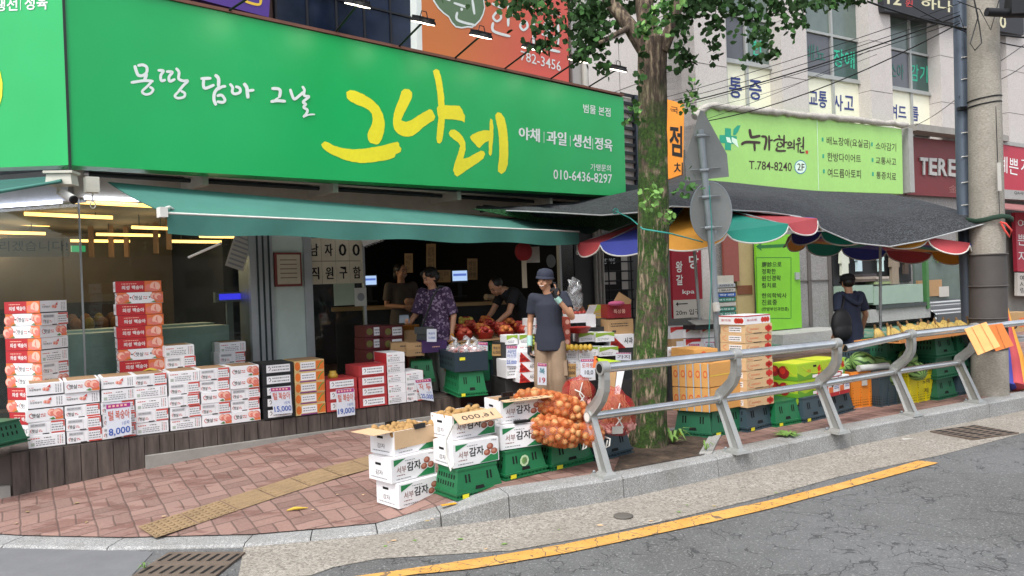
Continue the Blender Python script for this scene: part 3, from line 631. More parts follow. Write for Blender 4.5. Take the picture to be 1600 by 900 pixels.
heads=[((352,20),(425,3),'first'),((522,53),(560,27),''),((620,76),(662,52),''),((707,94),(752,76),''),((785,110),(834,93),''),((856,126),(905,109),''),((916,138),(965,122),'')]
hl=['above the purple sign','before the dark windows, away from the orange sign','overlapping the white edge of the orange sign','before the orange half of the clinic sign','over the telephone number of the orange sign','just past the orange sign','at the far end of the green sign']
for(a,b,_),hb in zip(heads,hl):
 p=FB.px(*a,.05);t=thing('sign_lamp','black arm floodlight '+hb,'floodlight',p,FB.rz);u=inv@FB.px(*b,-.62)-inv@p
 u=Vector((max(-.1,min(.15,u.x)),-.66,max(.1,min(.35,u.z))))
 m1=MB();m1 .tube([(0,0,0),(u.x,u.y,u.z)],.012,M_BLK,6);m1 .build('arm',t)
 m1=MB();m1 .X=Matrix.Translation(u)@Matrix.Rotation(.35,4,'X');m1 .box(-.11,-.08,-.015,.11,.09,.02,M_BLK,.01,.01)
 for i in range(5):m1 .box(-.1+.045*i,-.07,.02,-.09+.045*i,.08,.045,M_BLK)
 m1 .tube([(-.05,0,.03),(-.03,.02,.1),(.03,.02,.1),(.05,0,.03)],.006,M_BLK,5);m1 .build('head',t)
 m1=MB();m1 .X=Matrix.Translation(u)@Matrix.Rotation(.35,4,'X');m1 .box(-.1,-.07,-.022,.1,.08,-.0155,M_LAMPF);m1 .build('lens',t)
 ld=bpy.data.lights.new('sign_lamp_light','SPOT');ld.energy=2.6;ld.spot_size=rad(115);ld.spot_blend=1;ld.shadow_soft_size=.1;ld.color=(1,.96,.88)
 lo=bpy.data.objects.new('sign_lamp_light',ld);COL.objects.link(lo);lo.parent=t;lo.location=u+Vector((0,-.06,.02));lo.rotation_euler=(Vector((0,.6,-.55))).to_track_quat('-Z','Y').to_euler()
def board(name,label,cat,P,n,quad,m,depth=.12,edge=None):
 c=[pl(*q,P,n)for q in quad];o=c[0];t=thing(name,label,cat,o)
 b=MB();b.prism([q-o for q in c],n*depth,m);b.build('panel',t)
 return t,o
def letters(t,o,P,n,items,name='lettering'):
 b=MB();b.X=Matrix.Translation(-o)
 for body,TL,TR,BR,BL,m,bold in items:b.text(pxquad(P,n,TL,TR,BR,BL),body,0,0,1,1,m,0,bold)
 return b.build(name,t),b
PU=FB.o+FB.n*(WU-.18)
t,o=board('upper_sign','purple signboard with a yellow letter above the green sign','sign',PU,FB.n,((420,27),(180,-35),(180,-140),(428,-90)),mat('purple_vinyl','4b2f86',.5,.1,3))
b=MB();b.X=Matrix.Translation(-o);pm=pxplane(PU,FB.n);b.stroke(pm,[(381,-6),(384,2),(405,7),(407,-6)],4,mat('sign_gold','dcb83a',.5));b.build('lettering',t)
def m_orange():
 k=NT('orange_to_red_vinyl');tc=k.n('TexCoord');sp=k.n('SeparateXYZ');k.l(tc.outputs['Generated'],sp.inputs[0]);k.col(k.ramp(sp.outputs[0],(.2,'c8743a'),(.75,'d0584a')));k.rough(.5);return k.m
t,o=board('clinic_sign','orange and red clinic signboard with white letters and a green emblem','sign',PU,FB.n,((660,80),(889,135),(886,-60),(655,-160)),m_orange(),.14)
wm=M_SWHITE;b=MB();b.X=Matrix.Translation(-o);pm=pxplane(PU,FB.n,.004,.001);Q=lambda pts:[(640+x*.1625,y*.1625)for x,y in pts]
emb=Q([(150,-200),(200,-40),(230,20),(270,80),(320,130),(370,165),(400,220),(440,265),(500,275),(560,265),(600,270),(640,240),(680,200),(710,140),(725,80),(715,0),(700,-120),(600,-260),(300,-280)])
b.shape(pm,emb,wm);b.shape(pm,[(684+(x-684)*.95+2,y*.955-.6)for x,y in emb],mat('sage_green','5c7556',.6,.1),1);b.build('emblem',t)
b=MB();b.X=Matrix.Translation(-o)
def qstroke(p,w,l=2):b.stroke(pm,Q(p),w*.1625,wm,l)
for p in([(330,-20),(385,5)],[(425,30),(560,75)],[(495,80),(500,100)],[(455,120),(460,195),(630,245)],[(600,0),(620,135)]):qstroke(p,24,3)
qstroke([(790,35),(890,80)],24);qstroke([(830,20),(835,50)],22);qstroke([(835,115),(800,165),(835,205),(875,175),(865,125),(835,115)],22);qstroke([(945,60),(945,250)],26);qstroke([(945,130),(990,150)],22);qstroke([(800,220),(805,300),(960,350)],26)
qstroke([(1190,190),(1190,430)],28);qstroke([(1090,200),(1060,250),(1090,290),(1130,260),(1120,215),(1090,200)],22)
qstroke([(1325,200),(1290,250),(1325,300),(1355,270),(1350,220),(1325,200)],22);qstroke([(1425,240),(1425,425)],26);qstroke([(1270,330),(1400,360)],22);qstroke([(1350,345),(1360,400)],20);qstroke([(1295,410),(1300,460),(1440,500)],26);qstroke([(1390,290),(1420,300)],18)
b.text(pxquad(PU,FB.n,(813,79),(876,96),(876,112),(813,94)),'782-3456',0,0,1,1,wm,2,.004);b.text(pxquad(PU,FB.n,(826,9),(876,21),(876,27),(826,15)),'MEDICINE CLINIC',0,0,1,1,wm,2);b.build('lettering',t)
b=MB();b.X=Matrix.Translation(-o);c=[pl(*q,PU,FB.n)for q in((652,79),(660,81),(655,-160),(648,-163))];b.prism(c,FB.n*.16,M_SWHITE);b.build('edge_strip',t)
# GRANITE BUILDING NEXT DOOR
M_GRAN=m_granite('facade_granite','d0c9c4','c0b8b3','9d9692',.08);M_GRAN2=m_granite('facade_granite_grey','8f8d8a','7d7b79','5f5e5d',.2)
M_JOINT=mat('stone_joint','5f5a57',.9);M_WFRAME=mat('window_frame_grey','a7a9a6',.5,.1,metal=.3);M_YPAN=mat('pale_yellow_film','e8e6cf',.45,.04)
M_WDARK=mat('window_grey_blind','55565c',.25,.1,3);M_WGREEN=mat('window_green_glass','2c4a44',.15,.3,2,spec=.6);M_WPALE=mat('window_pale_glass','5f6d67',.2,.25,2,spec=.6);M_NAVY=mat('navy_letter','2b3a7c',.6);M_MINT=mat('mint_letter','2fb08e',.6)
gb=thing('granite_building','pale granite building with three tall clinic windows beyond the tree','building',FN.o,FN.rz)
NI=FN.M().inverted();tn=lambda x,y,w=0.0:FN.tz(x,y,w)
def npart(name,b,lab=None,par=None):
 o=b.build(name,par or gb)
 if lab:o['label']=lab
 return o
WR=.34;zlow=tn(1260,183)[1];ZTOP=9.5
piers=[(1087,1136),(1222,1262),(1360,1394),(1470,1545),(1574,1680)]
zj=[tn(1240,108)[1],tn(1240,70)[1]+.95];zj=[5.95,7.15,8.35]
for a,c in piers:
 t0,t1=tn(a,120)[0],tn(c,120)[0];b=MB();b.box(t0,0,zlow-.4,t1,.6,ZTOP,M_GRAN);pr=npart('pier',b);b=MB()
 for z in zj:b.box(t0-.001,-.003,z,t1+.001,.35,z+.012,M_JOINT)
 npart('joint',b,par=pr)
b=MB();b.box(tn(1087,120)[0],WR+.06,zlow-.4,tn(1680,120)[0],WR+.5,ZTOP,M_GRAN2);npart('recessed_wall',b)
ZS,ZB=tn(1300,128)[1],tn(1300,180,WR)[1]-.05
z_y1=tn(1394,145,WR)[1]+.13;z_mid1=tn(1455,148,WR)[1];z_tr=tn(1400,78,WR)[1];z_top=tn(1390,18,WR)[1]
for wi,(xa,xb,xm)in enumerate(((1132,1205,1165),(1258,1343,1299),(1388,1457,1421))):
 ta_,tb_,tm_=tn(xa,130,WR)[0],tn(xb,130,WR)[0],tn(xm,130,WR)[0]
 b=MB();w0,w1=WR-.06,WR+.02;zz=[zlow-.05,z_y1,z_tr,z_top,ZTOP]
 for x in(ta_,tm_,tb_):b.box(x-.035,w0,zz[0],x+.035,w1,zz[-1],M_WFRAME)
 for z in zz[1:4]:b.box(ta_+.036,w0+.003,z-.028,tm_-.036,w1-.003,z+.028,M_WFRAME);b.box(tm_+.036,w0+.003,z-.028,tb_-.036,w1-.003,z+.028,M_WFRAME)
 b.box(ta_-.02,w0-.025,z_y1-.075,tb_+.02,w0-.002,z_y1-.035,M_WFRAME)
 fr=npart('window',b,('window with blue words for pain','window with blue words for traffic accidents','window with blue words for acne')[wi])
 cols=((M_YPAN,M_WDARK,M_WPALE),(M_YPAN,M_WGREEN if wi else M_WPALE,M_WPALE))
 for c in range(2):
  x0,x1=((ta_,tm_),(tm_,tb_))[c]
  for r in range(3):
   b=MB();b.box(x0+.036,WR-.012,zz[r]+.041,x1-.036,WR-.002,zz[r+1]-.041,cols[c][r]);b.build('pane',fr)
  b=MB();b.box(x0+.036,WR-.012,zz[3]+.041,x1-.036,WR-.002,zz[4]-.01,M_WDARK);b.build('pane',fr)
PW=FN.o+FN.n*(WR-.016)
def nletters(items,name='lettering',lab=None,heavy=1):
 b=MB();b.X=NI
 for body,TL,TR,BR,BL,m,bold in items:
  b.text(pxquad(PW,FN.n,TL,TR,BR,BL),body,0,0,1,1,m,0,bold)
 return npart(name,b,lab)
q4=lambda x0,x1,y0,y1,s=.12:((x0,y0),(x1,y0+s*(x1-x0)),(x1,y1+s*(x1-x0)),(x0,y1))
nletters([('통',*q4(1139,1159,120,152),M_NAVY,.016),('증',*q4(1170,1190,124,155),M_NAVY,.016),('교통',*q4(1264,1292,140,166),M_NAVY,.016),('사',*q4(1302,1317,147,172),M_NAVY,.016),('고',*q4(1319,1334,149,171),M_NAVY,.016),('여드',*q4(1390,1416,162,184),M_NAVY,.016),('름',*q4(1424,1435,166,188),M_NAVY,.016)],lab='dark blue words on the yellow panes')
nletters([('배뇨',*q4(1259,1289,68,94),mat('dim_mint','2c6e60',.6),.0),('장',*q4(1302,1318,76,104),M_MINT,.012),('애',*q4(1319,1335,79,106),M_MINT,.012),('소아',*q4(1390,1412,98,122),mat('dim_mint','2c6e60'),0),('감',*q4(1423,1435,100,126),M_MINT,.012),('기',*q4(1437,1449,102,128),M_MINT,.012),('한',*q4(1174,1192,62,86),M_MINT,.012)],lab='mint green outlined words on the upper panes')
tc0=tn(1087,120)[0];b=MB();b.box(tc0-.0,.002,0,tc0+.3,9,ZTOP,M_GRAN);
for z in zj:b.box(tc0-.003,.1,z,tc0,9,z+.014,M_JOINT)
for w in(1.15,2.35,3.55,4.75):b.box(tc0-.003,w,zlow-.4,tc0,w+.014,ZTOP,M_JOINT)
npart('side_wall',b)
b=MB();b.box(tc0,.06,-.2,tn(1680,300)[0],.5,zlow-.39,M_GRAN2)
npart('ground_floor_wall',b)
tl=lambda x,y=440:tn(x,y)[0];zl=lambda x,y:tn(x,y)[1]
zb0=zl(1240,512)
b=MB();b.box(tl(1150),-.02,0,tl(1177),.05,zl(1160,362),mat('ochre_wall','a8966a',.8,.12,4));b.box(tl(1150),-.035,zl(1160,460),tl(1173),-.021,zl(1160,446),mat('brown_rail','6d4028',.6));npart('ochre_panel',b)
b=MB();b.box(tl(1128),-.08,zl(1140,440),tl(1151),-.021,zl(1140,360),mat('maroon_panel','8a4a40',.6,.1));npart('maroon_panel',b)
dgm=mat('lime_green_door','76bd28',.45,.06,3);b=MB();b.box(tl(1174),-.16,zb0,tl(1241),-.1,zl(1208,367),dgm);dr=npart('door',b,'lime green clinic door with an arrow and Korean notice')
PD=FN.o+FN.n*-.16;b=MB();b.X=NI;dk=mat('dark_door_text','1c2a12',.6)
for body,x1,y0,y1 in(('腹診으로',1221,409,417.5),('정확한',1212,420,428.5),('원인경락',1220,430.5,439),('침치료',1213,442,450),('한의학박사',1229,458,466),('진료중',1214,468,477),('(한방부인과전공)',1232,480,487)):b.text(pxquad(PD,FN.n,*q4(1190,x1,y0,y1,-.01)),body,0,0,1,1,dk,0,.012)
pm=pxplane(PD,FN.n);ar=mat('dark_green_arrow','1f6a2c',.5);b.shape(pm,[(1181,385),(1190,379),(1189,383),(1228,381),(1229,386),(1189,388),(1190,392)],ar)
for x0,y0,x1,y1 in((1181,402,1236,402.8),(1181,497,1236,497.8),(1181,402,1181.8,497),(1235.4,402,1236.2,497)):b.shape(pm,[(x0,y0),(x1,y0),(x1,y1),(x0,y1)],ar)
b.build('lettering',dr);b=MB();b.box(tl(1232),-.2,zl(1236,437),tl(1238),-.161,zl(1236,426),M_ALU);b.build('handle',dr)
b=MB();b.box(tl(1158),-1.0,zb0-.3,tl(1268),-.09,zb0-.02,M_STEP);npart('doorstep',b)
b=MB()
for x in(1265,1297):b.box(tl(x),.03,zb0,tl(x+5),.055,zl(x,372),M_JOINT)
for y in(440,):b.box(tl(1242),.03,zl(1250,y),tl(1300),.055,zl(1250,y)+.02,M_JOINT)
npart('stone_joint',b)
b=MB();b.box(tl(1302),.0,zl(1340,444),tl(1424),.05,zl(1340,380),mat('shop_dark','1a1c1e',.6));npart('shop_opening',b)
b=MB();b.box(tl(1344),-.35,zl(1380,474),tl(1420),.0,zl(1380,446),mat('pale_green_tile','8fa596',.5,.1,4));b.box(tl(1302),-.33,zl(1330,474),tl(1344)-.01,.0,zl(1330,446),mat('pale_green_tile','8fa596'));b.box(tl(1335),-.36,zl(1380,500),tl(1430),-.0,zl(1380,481),M_STEP);npart('shop_counter',b)
b=MB();b.box(tl(1423),-.4,zl(1425,482),tl(1427),-.3,zl(1425,360),mat('green_post','3f6f3f',.5,.1));b.box(tl(1345),-.41,zl(1380,481)+.0,tl(1422),-.36,zl(1380,475),mat('dark_beam','3a4040',.6));npart('green_post',b)
b=MB();b.box(tl(1430),.0,zl(1465,472),tl(1506),.055,zl(1465,383),M_WPALE);npart('display_window',b)
b=MB();b.box(tl(1431),-.06,zl(1465,462),tl(1468),-.003,zl(1465,437),mat('brown_parcel','a5835c',.7,.1));npart('parcel',b)
b=MB();b.box(tl(1463),-.07,zl(1465,464),tl(1478),-.061,zl(1465,448),M_PAPER);b.box(tl(1461),-.08,zl(1465,410),tl(1470),-.07,zl(1465,396),dgm);npart('window_notice',b)
M_PERF=NT('perforated_steel');_v=M_PERF.coord(False);_vo=M_PERF.n('TexVoronoi',feature='F1');_vo.inputs['Randomness'].default_value=0;_vo.inputs['Scale'].default_value=11;M_PERF.l(_v,_vo.inputs['Vector'])
M_PERF.col(M_PERF.ramp(_vo.outputs['Distance'],(.30,'d9dcdd'),(.36,'4b4e52')));M_PERF.rough(.4);M_PERF=M_PERF.m
b=MB();b.box(tl(1432),-.5,zl(1465,512),tl(1500),-.42,zl(1465,490),M_PERF);b.prism([(tl(1432),-.5,zl(1465,490)),(tl(1500),-.5,zl(1465,490)),(tl(1500),-.02,zl(1465,470)),(tl(1432),-.02,zl(1465,470))],(0,0,.02),M_PERF);npart('perforated_panel',b)
b=MB();b.box(tl(1500),.0,0,tl(1680),.055,zl(1560,340),mat('grey_shopfront','77766f',.7,.2,3));npart('shopfront',b)
gl=[((1318,388,430),26,'c3c8b8','pale grey green shirt hanging at the start of the clothes rail'),((1341,386,424),18,'b5cbd0','pale blue shirt hanging second on the clothes rail'),((1375,385,424),17,'bcd6d2','mint shirt hanging beside the patterned dress'),((1396,383,444),28,'857868','long brown patterned dress on the clothes rail'),((1414,388,428),16,'4a3d35','dark brown jacket hanging last by the green post')]
for(x,y0,y1),wpx,col,lab in gl:
 p=FN.px(x,y0,-.12);h=(FN.px(x,y0,-.12)-FN.px(x,y1,-.12)).z;w=wpx/1200*p.y*.62
 t=thing('hung_garment',lab,'garment',p,FN.rz);m=mat('cloth_'+lab.split()[0]+lab.split()[1],col,.9,.22 if 'pattern' in lab else .1,30 if 'pattern' in lab else 4,fine=.2 if 'pattern' in lab else .05)
 b=MB();pts=[(-.05,0),(.05,0),(w*.5,-.08*h),(w*.66,-.55*h),(w*.54,-.58*h),(w*.45,-.25*h),(w*.5,-h),(-w*.5,-h),(-w*.45,-.25*h),(-w*.54,-.58*h),(-w*.66,-.55*h),(-w*.5,-.08*h)]
 b.prism([(x_,-.03,z_)for x_,z_ in pts],(0,.07,0),m);b.build('cloth',t)
 b=MB();b.tube([(-w*.4,0,-.06),(0,0,.02),(w*.4,0,-.06)],.008,M_BLK,5);b.tube([(0,0,.02),(0,0,.08)],.006,M_BLK,5);b.build('hanger',t)
a,c=FN.px(1304,381,-.12),FN.px(1420,376,-.12);b=MB();b.tube([a,c],.015,M_ALU);tag(b.build('clothes_rail'),'horizontal metal clothes rail in the clothing shop opening','rail')
for i,(x,y,c,lab)in enumerate(((1352,432,'5b5048','folded dark clothes pile lying on the pale green counter'),(1372,436,'8a9a6c','folded olive clothes pile on the counter under the dress'))):
 p=FN.px(x,y+8,-.2);t=thing('clothes_pile',lab,'clothes',p,FN.rz)
 for k in range(3):b=MB();b.box(-.3+.03*k,-.12,.0+.06*k,.3-.02*k,.12,.055+.06*k,mat('fold%s_%d'%('ab'[i],k),('5b5048','8f8478','3f3a3c','8a9a6c','6b6a60','a39a90')[i*3+k],.9,.3,14));b.build('folded_cloth',t)
PG=FN.o+FN.n*-.28
t,o=board('clinic_sign','long light green clinic signboard with Korean treatments in two columns','sign',PG,FN.n,((1100,292),(1411,303),(1409,201.5),(1105,164)),mat('light_green_vinyl','9fd272',.45,.05,2),.25)
dkb=mat('dark_brown_letter','3d2a26',.6)
letters(t,o,PG,FN.n,[('T.784-8240',(1170,251),(1237,254),(1237,268),(1170,264),dkb,.006),('배뇨장애(요실금)',(1291.5,213),(1359.5,219),(1359.5,233.5),(1291.5,228),dkb,.004),('소아감기',(1368,222),(1400,224),(1400,237),(1368,233),dkb,.004),('한방다이어트',(1292.5,238),(1345,242),(1345,254),(1292.5,252),dkb,.004),('교통사고',(1368,245),(1400,247),(1400,259),(1368,256),dkb,.004),('여드름아토피',(1293,263),(1345,265.5),(1345,279),(1293,277),dkb,.004),('통증치료',(1369,268),(1400,270),(1400,282.5),(1369,279),dkb,.004)])
b=MB();b.X=Matrix.Translation(-o);pm=pxplane(PG,FN.n);tg=mat('teal_mark','1f9d7c',.5);lm=mat('light_mark','d6f0dc',.5)
b.shape(pm,[(1132.5,200),(1142,201),(1142,212),(1151,213),(1151,225),(1142,225),(1142,235),(1132.5,234),(1132.5,224),(1124,223),(1124,211),(1132.5,211)],tg);b.shape(pm,[(1145,211),(1146,202),(1152,196),(1157,196),(1153,206),(1149,211)],tg,1);b.shape(pm,[(1143,214),(1151,218),(1154,231),(1147,225),(1143,221)],lm,1);b.shape(pm,[(1134,214),(1140,215),(1143,224),(1136,222)],lm,1)
for w_,p_ in((22,[(400,295),(410,350),(425,362),(490,350)]),(22,[(330,425),(370,405),(490,410)]),(18,[(440,412),(445,480)]),(18,[(505,355),(540,360),(545,400),(530,470)]),(17,[(570,350),(572,475)]),(14,[(580,392),(600,386)]),(14,[(655,345),(665,365)]),(14,[(610,395),(645,380),(692,386)]),(11,[(652,408),(640,432),(665,448),(690,430),(668,405)]),(14,[(703,345),(700,450)]),(12,[(706,410),(730,405)]),(16,[(640,455),(640,480),(715,482)]),(11,[(748,402),(736,424),(755,436),(770,416),(752,402)]),(12,[(728,457),(785,450)]),(12,[(790,385),(790,470)]),(10,[(830,368),(822,385),(835,396),(843,378),(832,368)]),(12,[(806,425),(852,412)]),(10,[(828,418),(825,495)]),(13,[(872,360),(870,470)]),(10,[(847,446),(868,440)]),(12,[(846,472),(846,494),(880,495)])):b.stroke(pm,[(1100+x/5.624,150+y/5.624)for x,y in p_],w_/5.0,dkb,2)
b.disc(pm,1250.5,261,9.3,mat('blue_ring','3a78b4',.5),1,20,10.8);b.disc(pm,1250.5,261,8.3,lm,2,20,9.6);b.text(pxquad(PG,FN.n,(1245.5,255),(1256.5,256),(1256.5,267),(1245.5,266),.008),'2F',0,0,1,1,dkb,0,.01)
for x,y in((1285,218),(1362,225.5),(1286,244),(1363,250),(1287,267.5),(1363.5,272)):b.shape(pm,[(x-1.2,y-3),(x+1.4,y-3),(x+1.4,y+3),(x-1.2,y+3)],tg,1)
b.shape(pm,[(1276,186),(1276.7,186),(1279.3,296.5),(1278.6,296.5)],lm);b.shape(pm,[(1258.5,235),(1262.5,235.5),(1262.5,240.5),(1258.5,240)],mat('seal_red','b8432e',.6));b.build('emblem',t)
b=MB();random.seed(3);pts=[]
for i in range(60):
 u=i/59;x=1085+u*332;y=168+(198-168)*max(0,u-.06)/.94-3+random.uniform(-1.3,1.3)+(18*(1-u/.06)if u<.06 else 0);pts.append(FN.px(x,y,-.3))
b.tube(pts,[.055+.03*random.random()for _ in pts],mat('weathered_wrap','aaa69e',.9,.35,30,.6,60,fine=.2),7);tag(b.build('sign_wrap'),'tattered whitish wrap bundled along the light green sign top','wrap')
t,o=board('boutique_sign','dark red recessed sign with raised grey letters behind the steel pole','sign',FN.o+FN.n*-.05,FN.n,((1417,304),(1545,311),(1545,226),(1415,213)),mat('dark_red_board','6f2326',.5,.12,3),.05)
lt=mat('grey_raised_letter','b3b2ae',.4,.05);b=MB();b.X=Matrix.Translation(-o);P=FN.o+FN.n*-.05
for k,(ch,x0,x1)in enumerate((('T',1436,1448),('E',1450,1462),('R',1464,1478),('E',1480,1492),('S',1494,1505))):
 dy=(x0-1436)*.06
 for d in range(5):b.text(pxquad(P,FN.n,(x0,246+dy),(x1,247+dy),(x1,274+dy),(x0,272.5+dy),.006+.008*d),ch,0,0,1,1,lt,0,.03)
b.text(pxquad(P,FN.n,(1482,289),(1510,291),(1510,302),(1482,301),.006),'金曜日'[:2],0,0,1,1,mat('dim_red_letter','9a6a64',.6),0,0);b.build('lettering',t)
b=MB();b.X=NI;c4g=mat('sign_frame_grey','9b9c98',.6,.12)
b.prism([NI.inverted()@Vector((tl(1409),-.30,zl(1412,303))),NI.inverted()@Vector((tl(1416),-.30,zl(1412,303))),NI.inverted()@Vector((tl(1416),-.3,zl(1412,205))),NI.inverted()@Vector((tl(1409),-.3,zl(1412,205)))],FN.n*.3,c4g)
b.prism([NI.inverted()@Vector((tl(1416)+.002,-.4,zl(1416,209))),NI.inverted()@Vector((tl(1560),-.4,zl(1416,209))),NI.inverted()@Vector((tl(1560),.0,zl(1416,209))),NI.inverted()@Vector((tl(1416)+.002,0.0,zl(1416,209)))],UP*.16,M_CONC);b.X=NI;npart('sign_surround',b)
t,o=board('salon_sign','bright red sign with white Korean letters beyond the concrete pole','sign',FN.o+FN.n*-.3,FN.n,((1555,296),(1660,304),(1660,238),(1555,222)),mat('bright_red_vinyl','b0283e',.5,.06,3),.2)
letters(t,o,FN.o+FN.n*-.3,FN.n,[('예쁜',(1560,243),(1591,248),(1591,275),(1560,268),M_SWHITE,.0),('자리',(1595,247),(1630,250),(1630,272),(1595,270),M_SWHITE,0)])
b=MB();b.X=Matrix.Translation(-o);P=FN.o+FN.n*-.3
for q,m in((((1555,224),(1660,240),(1660,234),(1555,218)),c4g),(((1555,310),(1660,316),(1660,303),(1555,295)),c4g)):b.prism([pl(*x,P,FN.n)-FN.n*.02 for x in q],FN.n*.2,m)
b.text(pxquad(P,FN.n,(1583,298),(1603,300),(1603,306),(1583,304),.026),'QA사랑',0,0,1,1,M_INK,0,0);b.build('edge_strip',t)
t,o=board('salon_banner','vertical red sign with white letters at the shop right of the pole','sign',FN.o+FN.n*-.25,FN.n,((1590,424),(1640,426),(1640,332),(1586,332)),mat('bright_red_vinyl','b0283e'),.1)
letters(t,o,FN.o+FN.n*-.25,FN.n,[('여',(1590,342),(1604,343),(1604,357),(1590,356),M_SWHITE,0),('쁜',(1590,366),(1604,367),(1604,384),(1590,383),M_SWHITE,0),('자',(1591,392),(1605,393),(1605,410),(1591,409),M_SWHITE,0)])
b=MB();b.X=Matrix.Translation(-o);b.prism([pl(*x,FN.o+FN.n*-.25,FN.n)for x in((1590,462),(1640,464),(1640,428),(1590,426))],FN.n*.08,M_PAPER);b.text(pxquad(FN.o+FN.n*-.25,FN.n,(1593,430),(1603,430),(1603,458),(1593,458)),'예\n사\n랑',0,0,1,1,M_INK,0,0);b.build('white_panel',t)
t,o=board('roof_sign','dark board with cream and red letters above the third window','sign',FN.o+FN.n*-.15,FN.n,((1382,17),(1600,55),(1600,-10),(1378,-20)),mat('black_board','24252a',.6,.1),.25)
letters(t,o,FN.o+FN.n*-.15,FN.n,[('12',(1386,-10),(1408,-10),(1408,9),(1386,6),mat('cream_letter','cfc9a4',.5),.02),('원',(1414,0),(1426,0),(1426,11),(1414,10),mat('red_letter','c03a3a',.5),.01),('하나',(1438,-5),(1488,2),(1488,20),(1438,12),mat('cream_letter','cfc9a4'),.02),('60',(1551,20),(1572,26),(1572,46),(1551,38),mat('cream_letter','cfc9a4'),.02)])
b=MB();c=[FN.px(1560,318,-.25),FN.px(1680,330,-.25),FN.px(1680,338,-1.0),FN.px(1560,326,-1.0)];b.prism(c,UP*.03,mat('dusty_red_canvas','8d5a58',.8,.15,4));tag(b.build('shop_canopy'),'faded red canopy at the far shop past the pole','awning')
lv=thing('louvre_screen','tall dark louvre screen between the green sign and the tree','screen',yp(977,330,12.8),FB.rz)
b=MB();zt_,zb_=yp(985,148,12.8).z-yp(977,330,12.8).z,-.3
for i in range(17):z=zb_+(zt_-zb_)*i/16;b.box(0,0,z,.34,.03,z+.05,M_BLK)
b.build('slats',lv);b=MB();b.box(.34,-.02,zb_,.44,.06,zt_+.05,mat('navy_post','27303c',.5));b.box(.46,-.02,zb_,.52,.06,zt_+.05,M_SWHITE);b.build('post',lv);b=MB();b.box(0,.06,zb_,.34,.09,zt_,M_GRAN);b.build('backing',lv)
P=yp(1060,220,12.2);nO=Vector((.25,.97,0));t,o=board('orange_sign','orange projecting sign with black letters half hidden by the trunk','sign',P,nO,((1030,285),(1067,272),(1069,162),(1030,152)),mat('orange_vinyl','f0962a',.45,.06),.12)
letters(t,o,P,nO,[('점',(1046,195),(1066,197),(1066,246),(1046,242),M_INK,.025),('치',(1053,254),(1067,254),(1067,272),(1053,273),M_INK,.012),('국',(1047,166),(1060,168),(1060,178),(1047,176),M_INK,.0)])
aly=thing('alley_shop','low dark shopfront with window grille in the gap behind the tree','building',yp(930,500,13.6),rad(22))
b=MB();b.box(0,.1,-.6,2.1,.4,3.1,mat('alley_wall','5a5a58',.8,.2,4));b.build('wall',aly)
b=MB();b.box(.05,.06,-.05,.72,.098,1.4,mat('near_black','101113'));b.build('window',aly);b=MB()
for i in range(9):b.tube([(.03,-.05,.0+.17*i),(.78,-.05,.0+.17*i)],.014,M_BLK,6)
for x in(.06,.28,.52,.74):b.tube([(x,-.05,-.1),(x,-.05,1.5)],.014,M_BLK,6)
b.build('grille',aly);b=MB();pm=faceF(-.05);b.rect(faceF(-.055),.12,.95,.5,1.3,M_INK);b.text(faceF(-.052),'송5795',.15,.98,.48,1.1,M_SWHITE,0,.01);b.text(faceF(-.052),'한우식당',.2,1.17,.42,1.24,mat('sign_gold','dcb83a'),0,0);b.rect(faceF(-.055),.12,.62,.48,.85,M_PAPER);b.rect(faceF(-.055),.6,.5,.73,1.3,M_PAPER);b.build('window_poster',aly)
t=thing('restaurant_sign','red and white restaurant sign on the wall behind the parasol pole','sign',yp(1052,480,13.4),rad(22));b=MB();b.box(0,0,-.2,.62,.06,1.35,mat('deep_red','9c2332',.5,.08));b.build('panel',t);b=MB();pm=faceF(.002)
b.text(pm,'식',.36,.95,.56,1.2,M_SWHITE,0,.02);b.text(pm,'당',.36,.66,.56,.9,M_SWHITE,0,.02);b.text(pm,'왕',.08,.6,.22,.8,M_SWHITE,0,.02);b.text(pm,'갈',.08,.38,.22,.56,M_SWHITE,0,.02);b.text(pm,'kpa',.2,.2,.45,.3,M_SWHITE,0,.01);b.rect(pm,0,-.2,.62,.12,M_PAPER);b.shape(pm,[(.05,.05),(.1,.09),(.1,.06),(.3,.06),(.3,.04),(.1,.04),(.1,.01)],M_INK,1);b.text(pm,'20m 입구',.05,-.15,.55,-.05,M_INK,1,.01);b.build('lettering',t)
t=thing('directory_sign','stack of white and teal name plates beside the green door','sign',FN.px(1120,510,-.45),FN.rz);tealp=mat('teal_plate','127a66',.5,.06);rows_=[('AVENUE',M_ALU),('LIBRARY',M_PAPER),('학원',mat('blue_plate','2258a8',.5)),('네기 피료실',tealp),('',M_PAPER),('지혜유살',tealp),('집 피데이',tealp),('민 세민',tealp),('스케치스',tealp)]
hh=(FN.px(1120,443,-.45)-FN.px(1120,510,-.45)).z/9;ww=(FN.px(1150,470,-.45)-FN.px(1120,470,-.45)).dot(FN.d)
b=MB();b.box(0,.02,-.1,ww,.08,hh*9+.15,M_CREAM);b.build('board',t)
for i,(tx,m)in enumerate(rows_):
 b=MB();z=hh*(8-i);b.box(0,-.02,z+.012,ww,.018,z+hh-.012,m)
 if tx:b.text(faceF(.0215),tx,ww*.15,z+hh*.3,ww*.9,z+hh*.72,M_SWHITE if m in(tealp,)or 'blue' in m.name else M_INK,0,.005)
 b.build('name_plate',t)
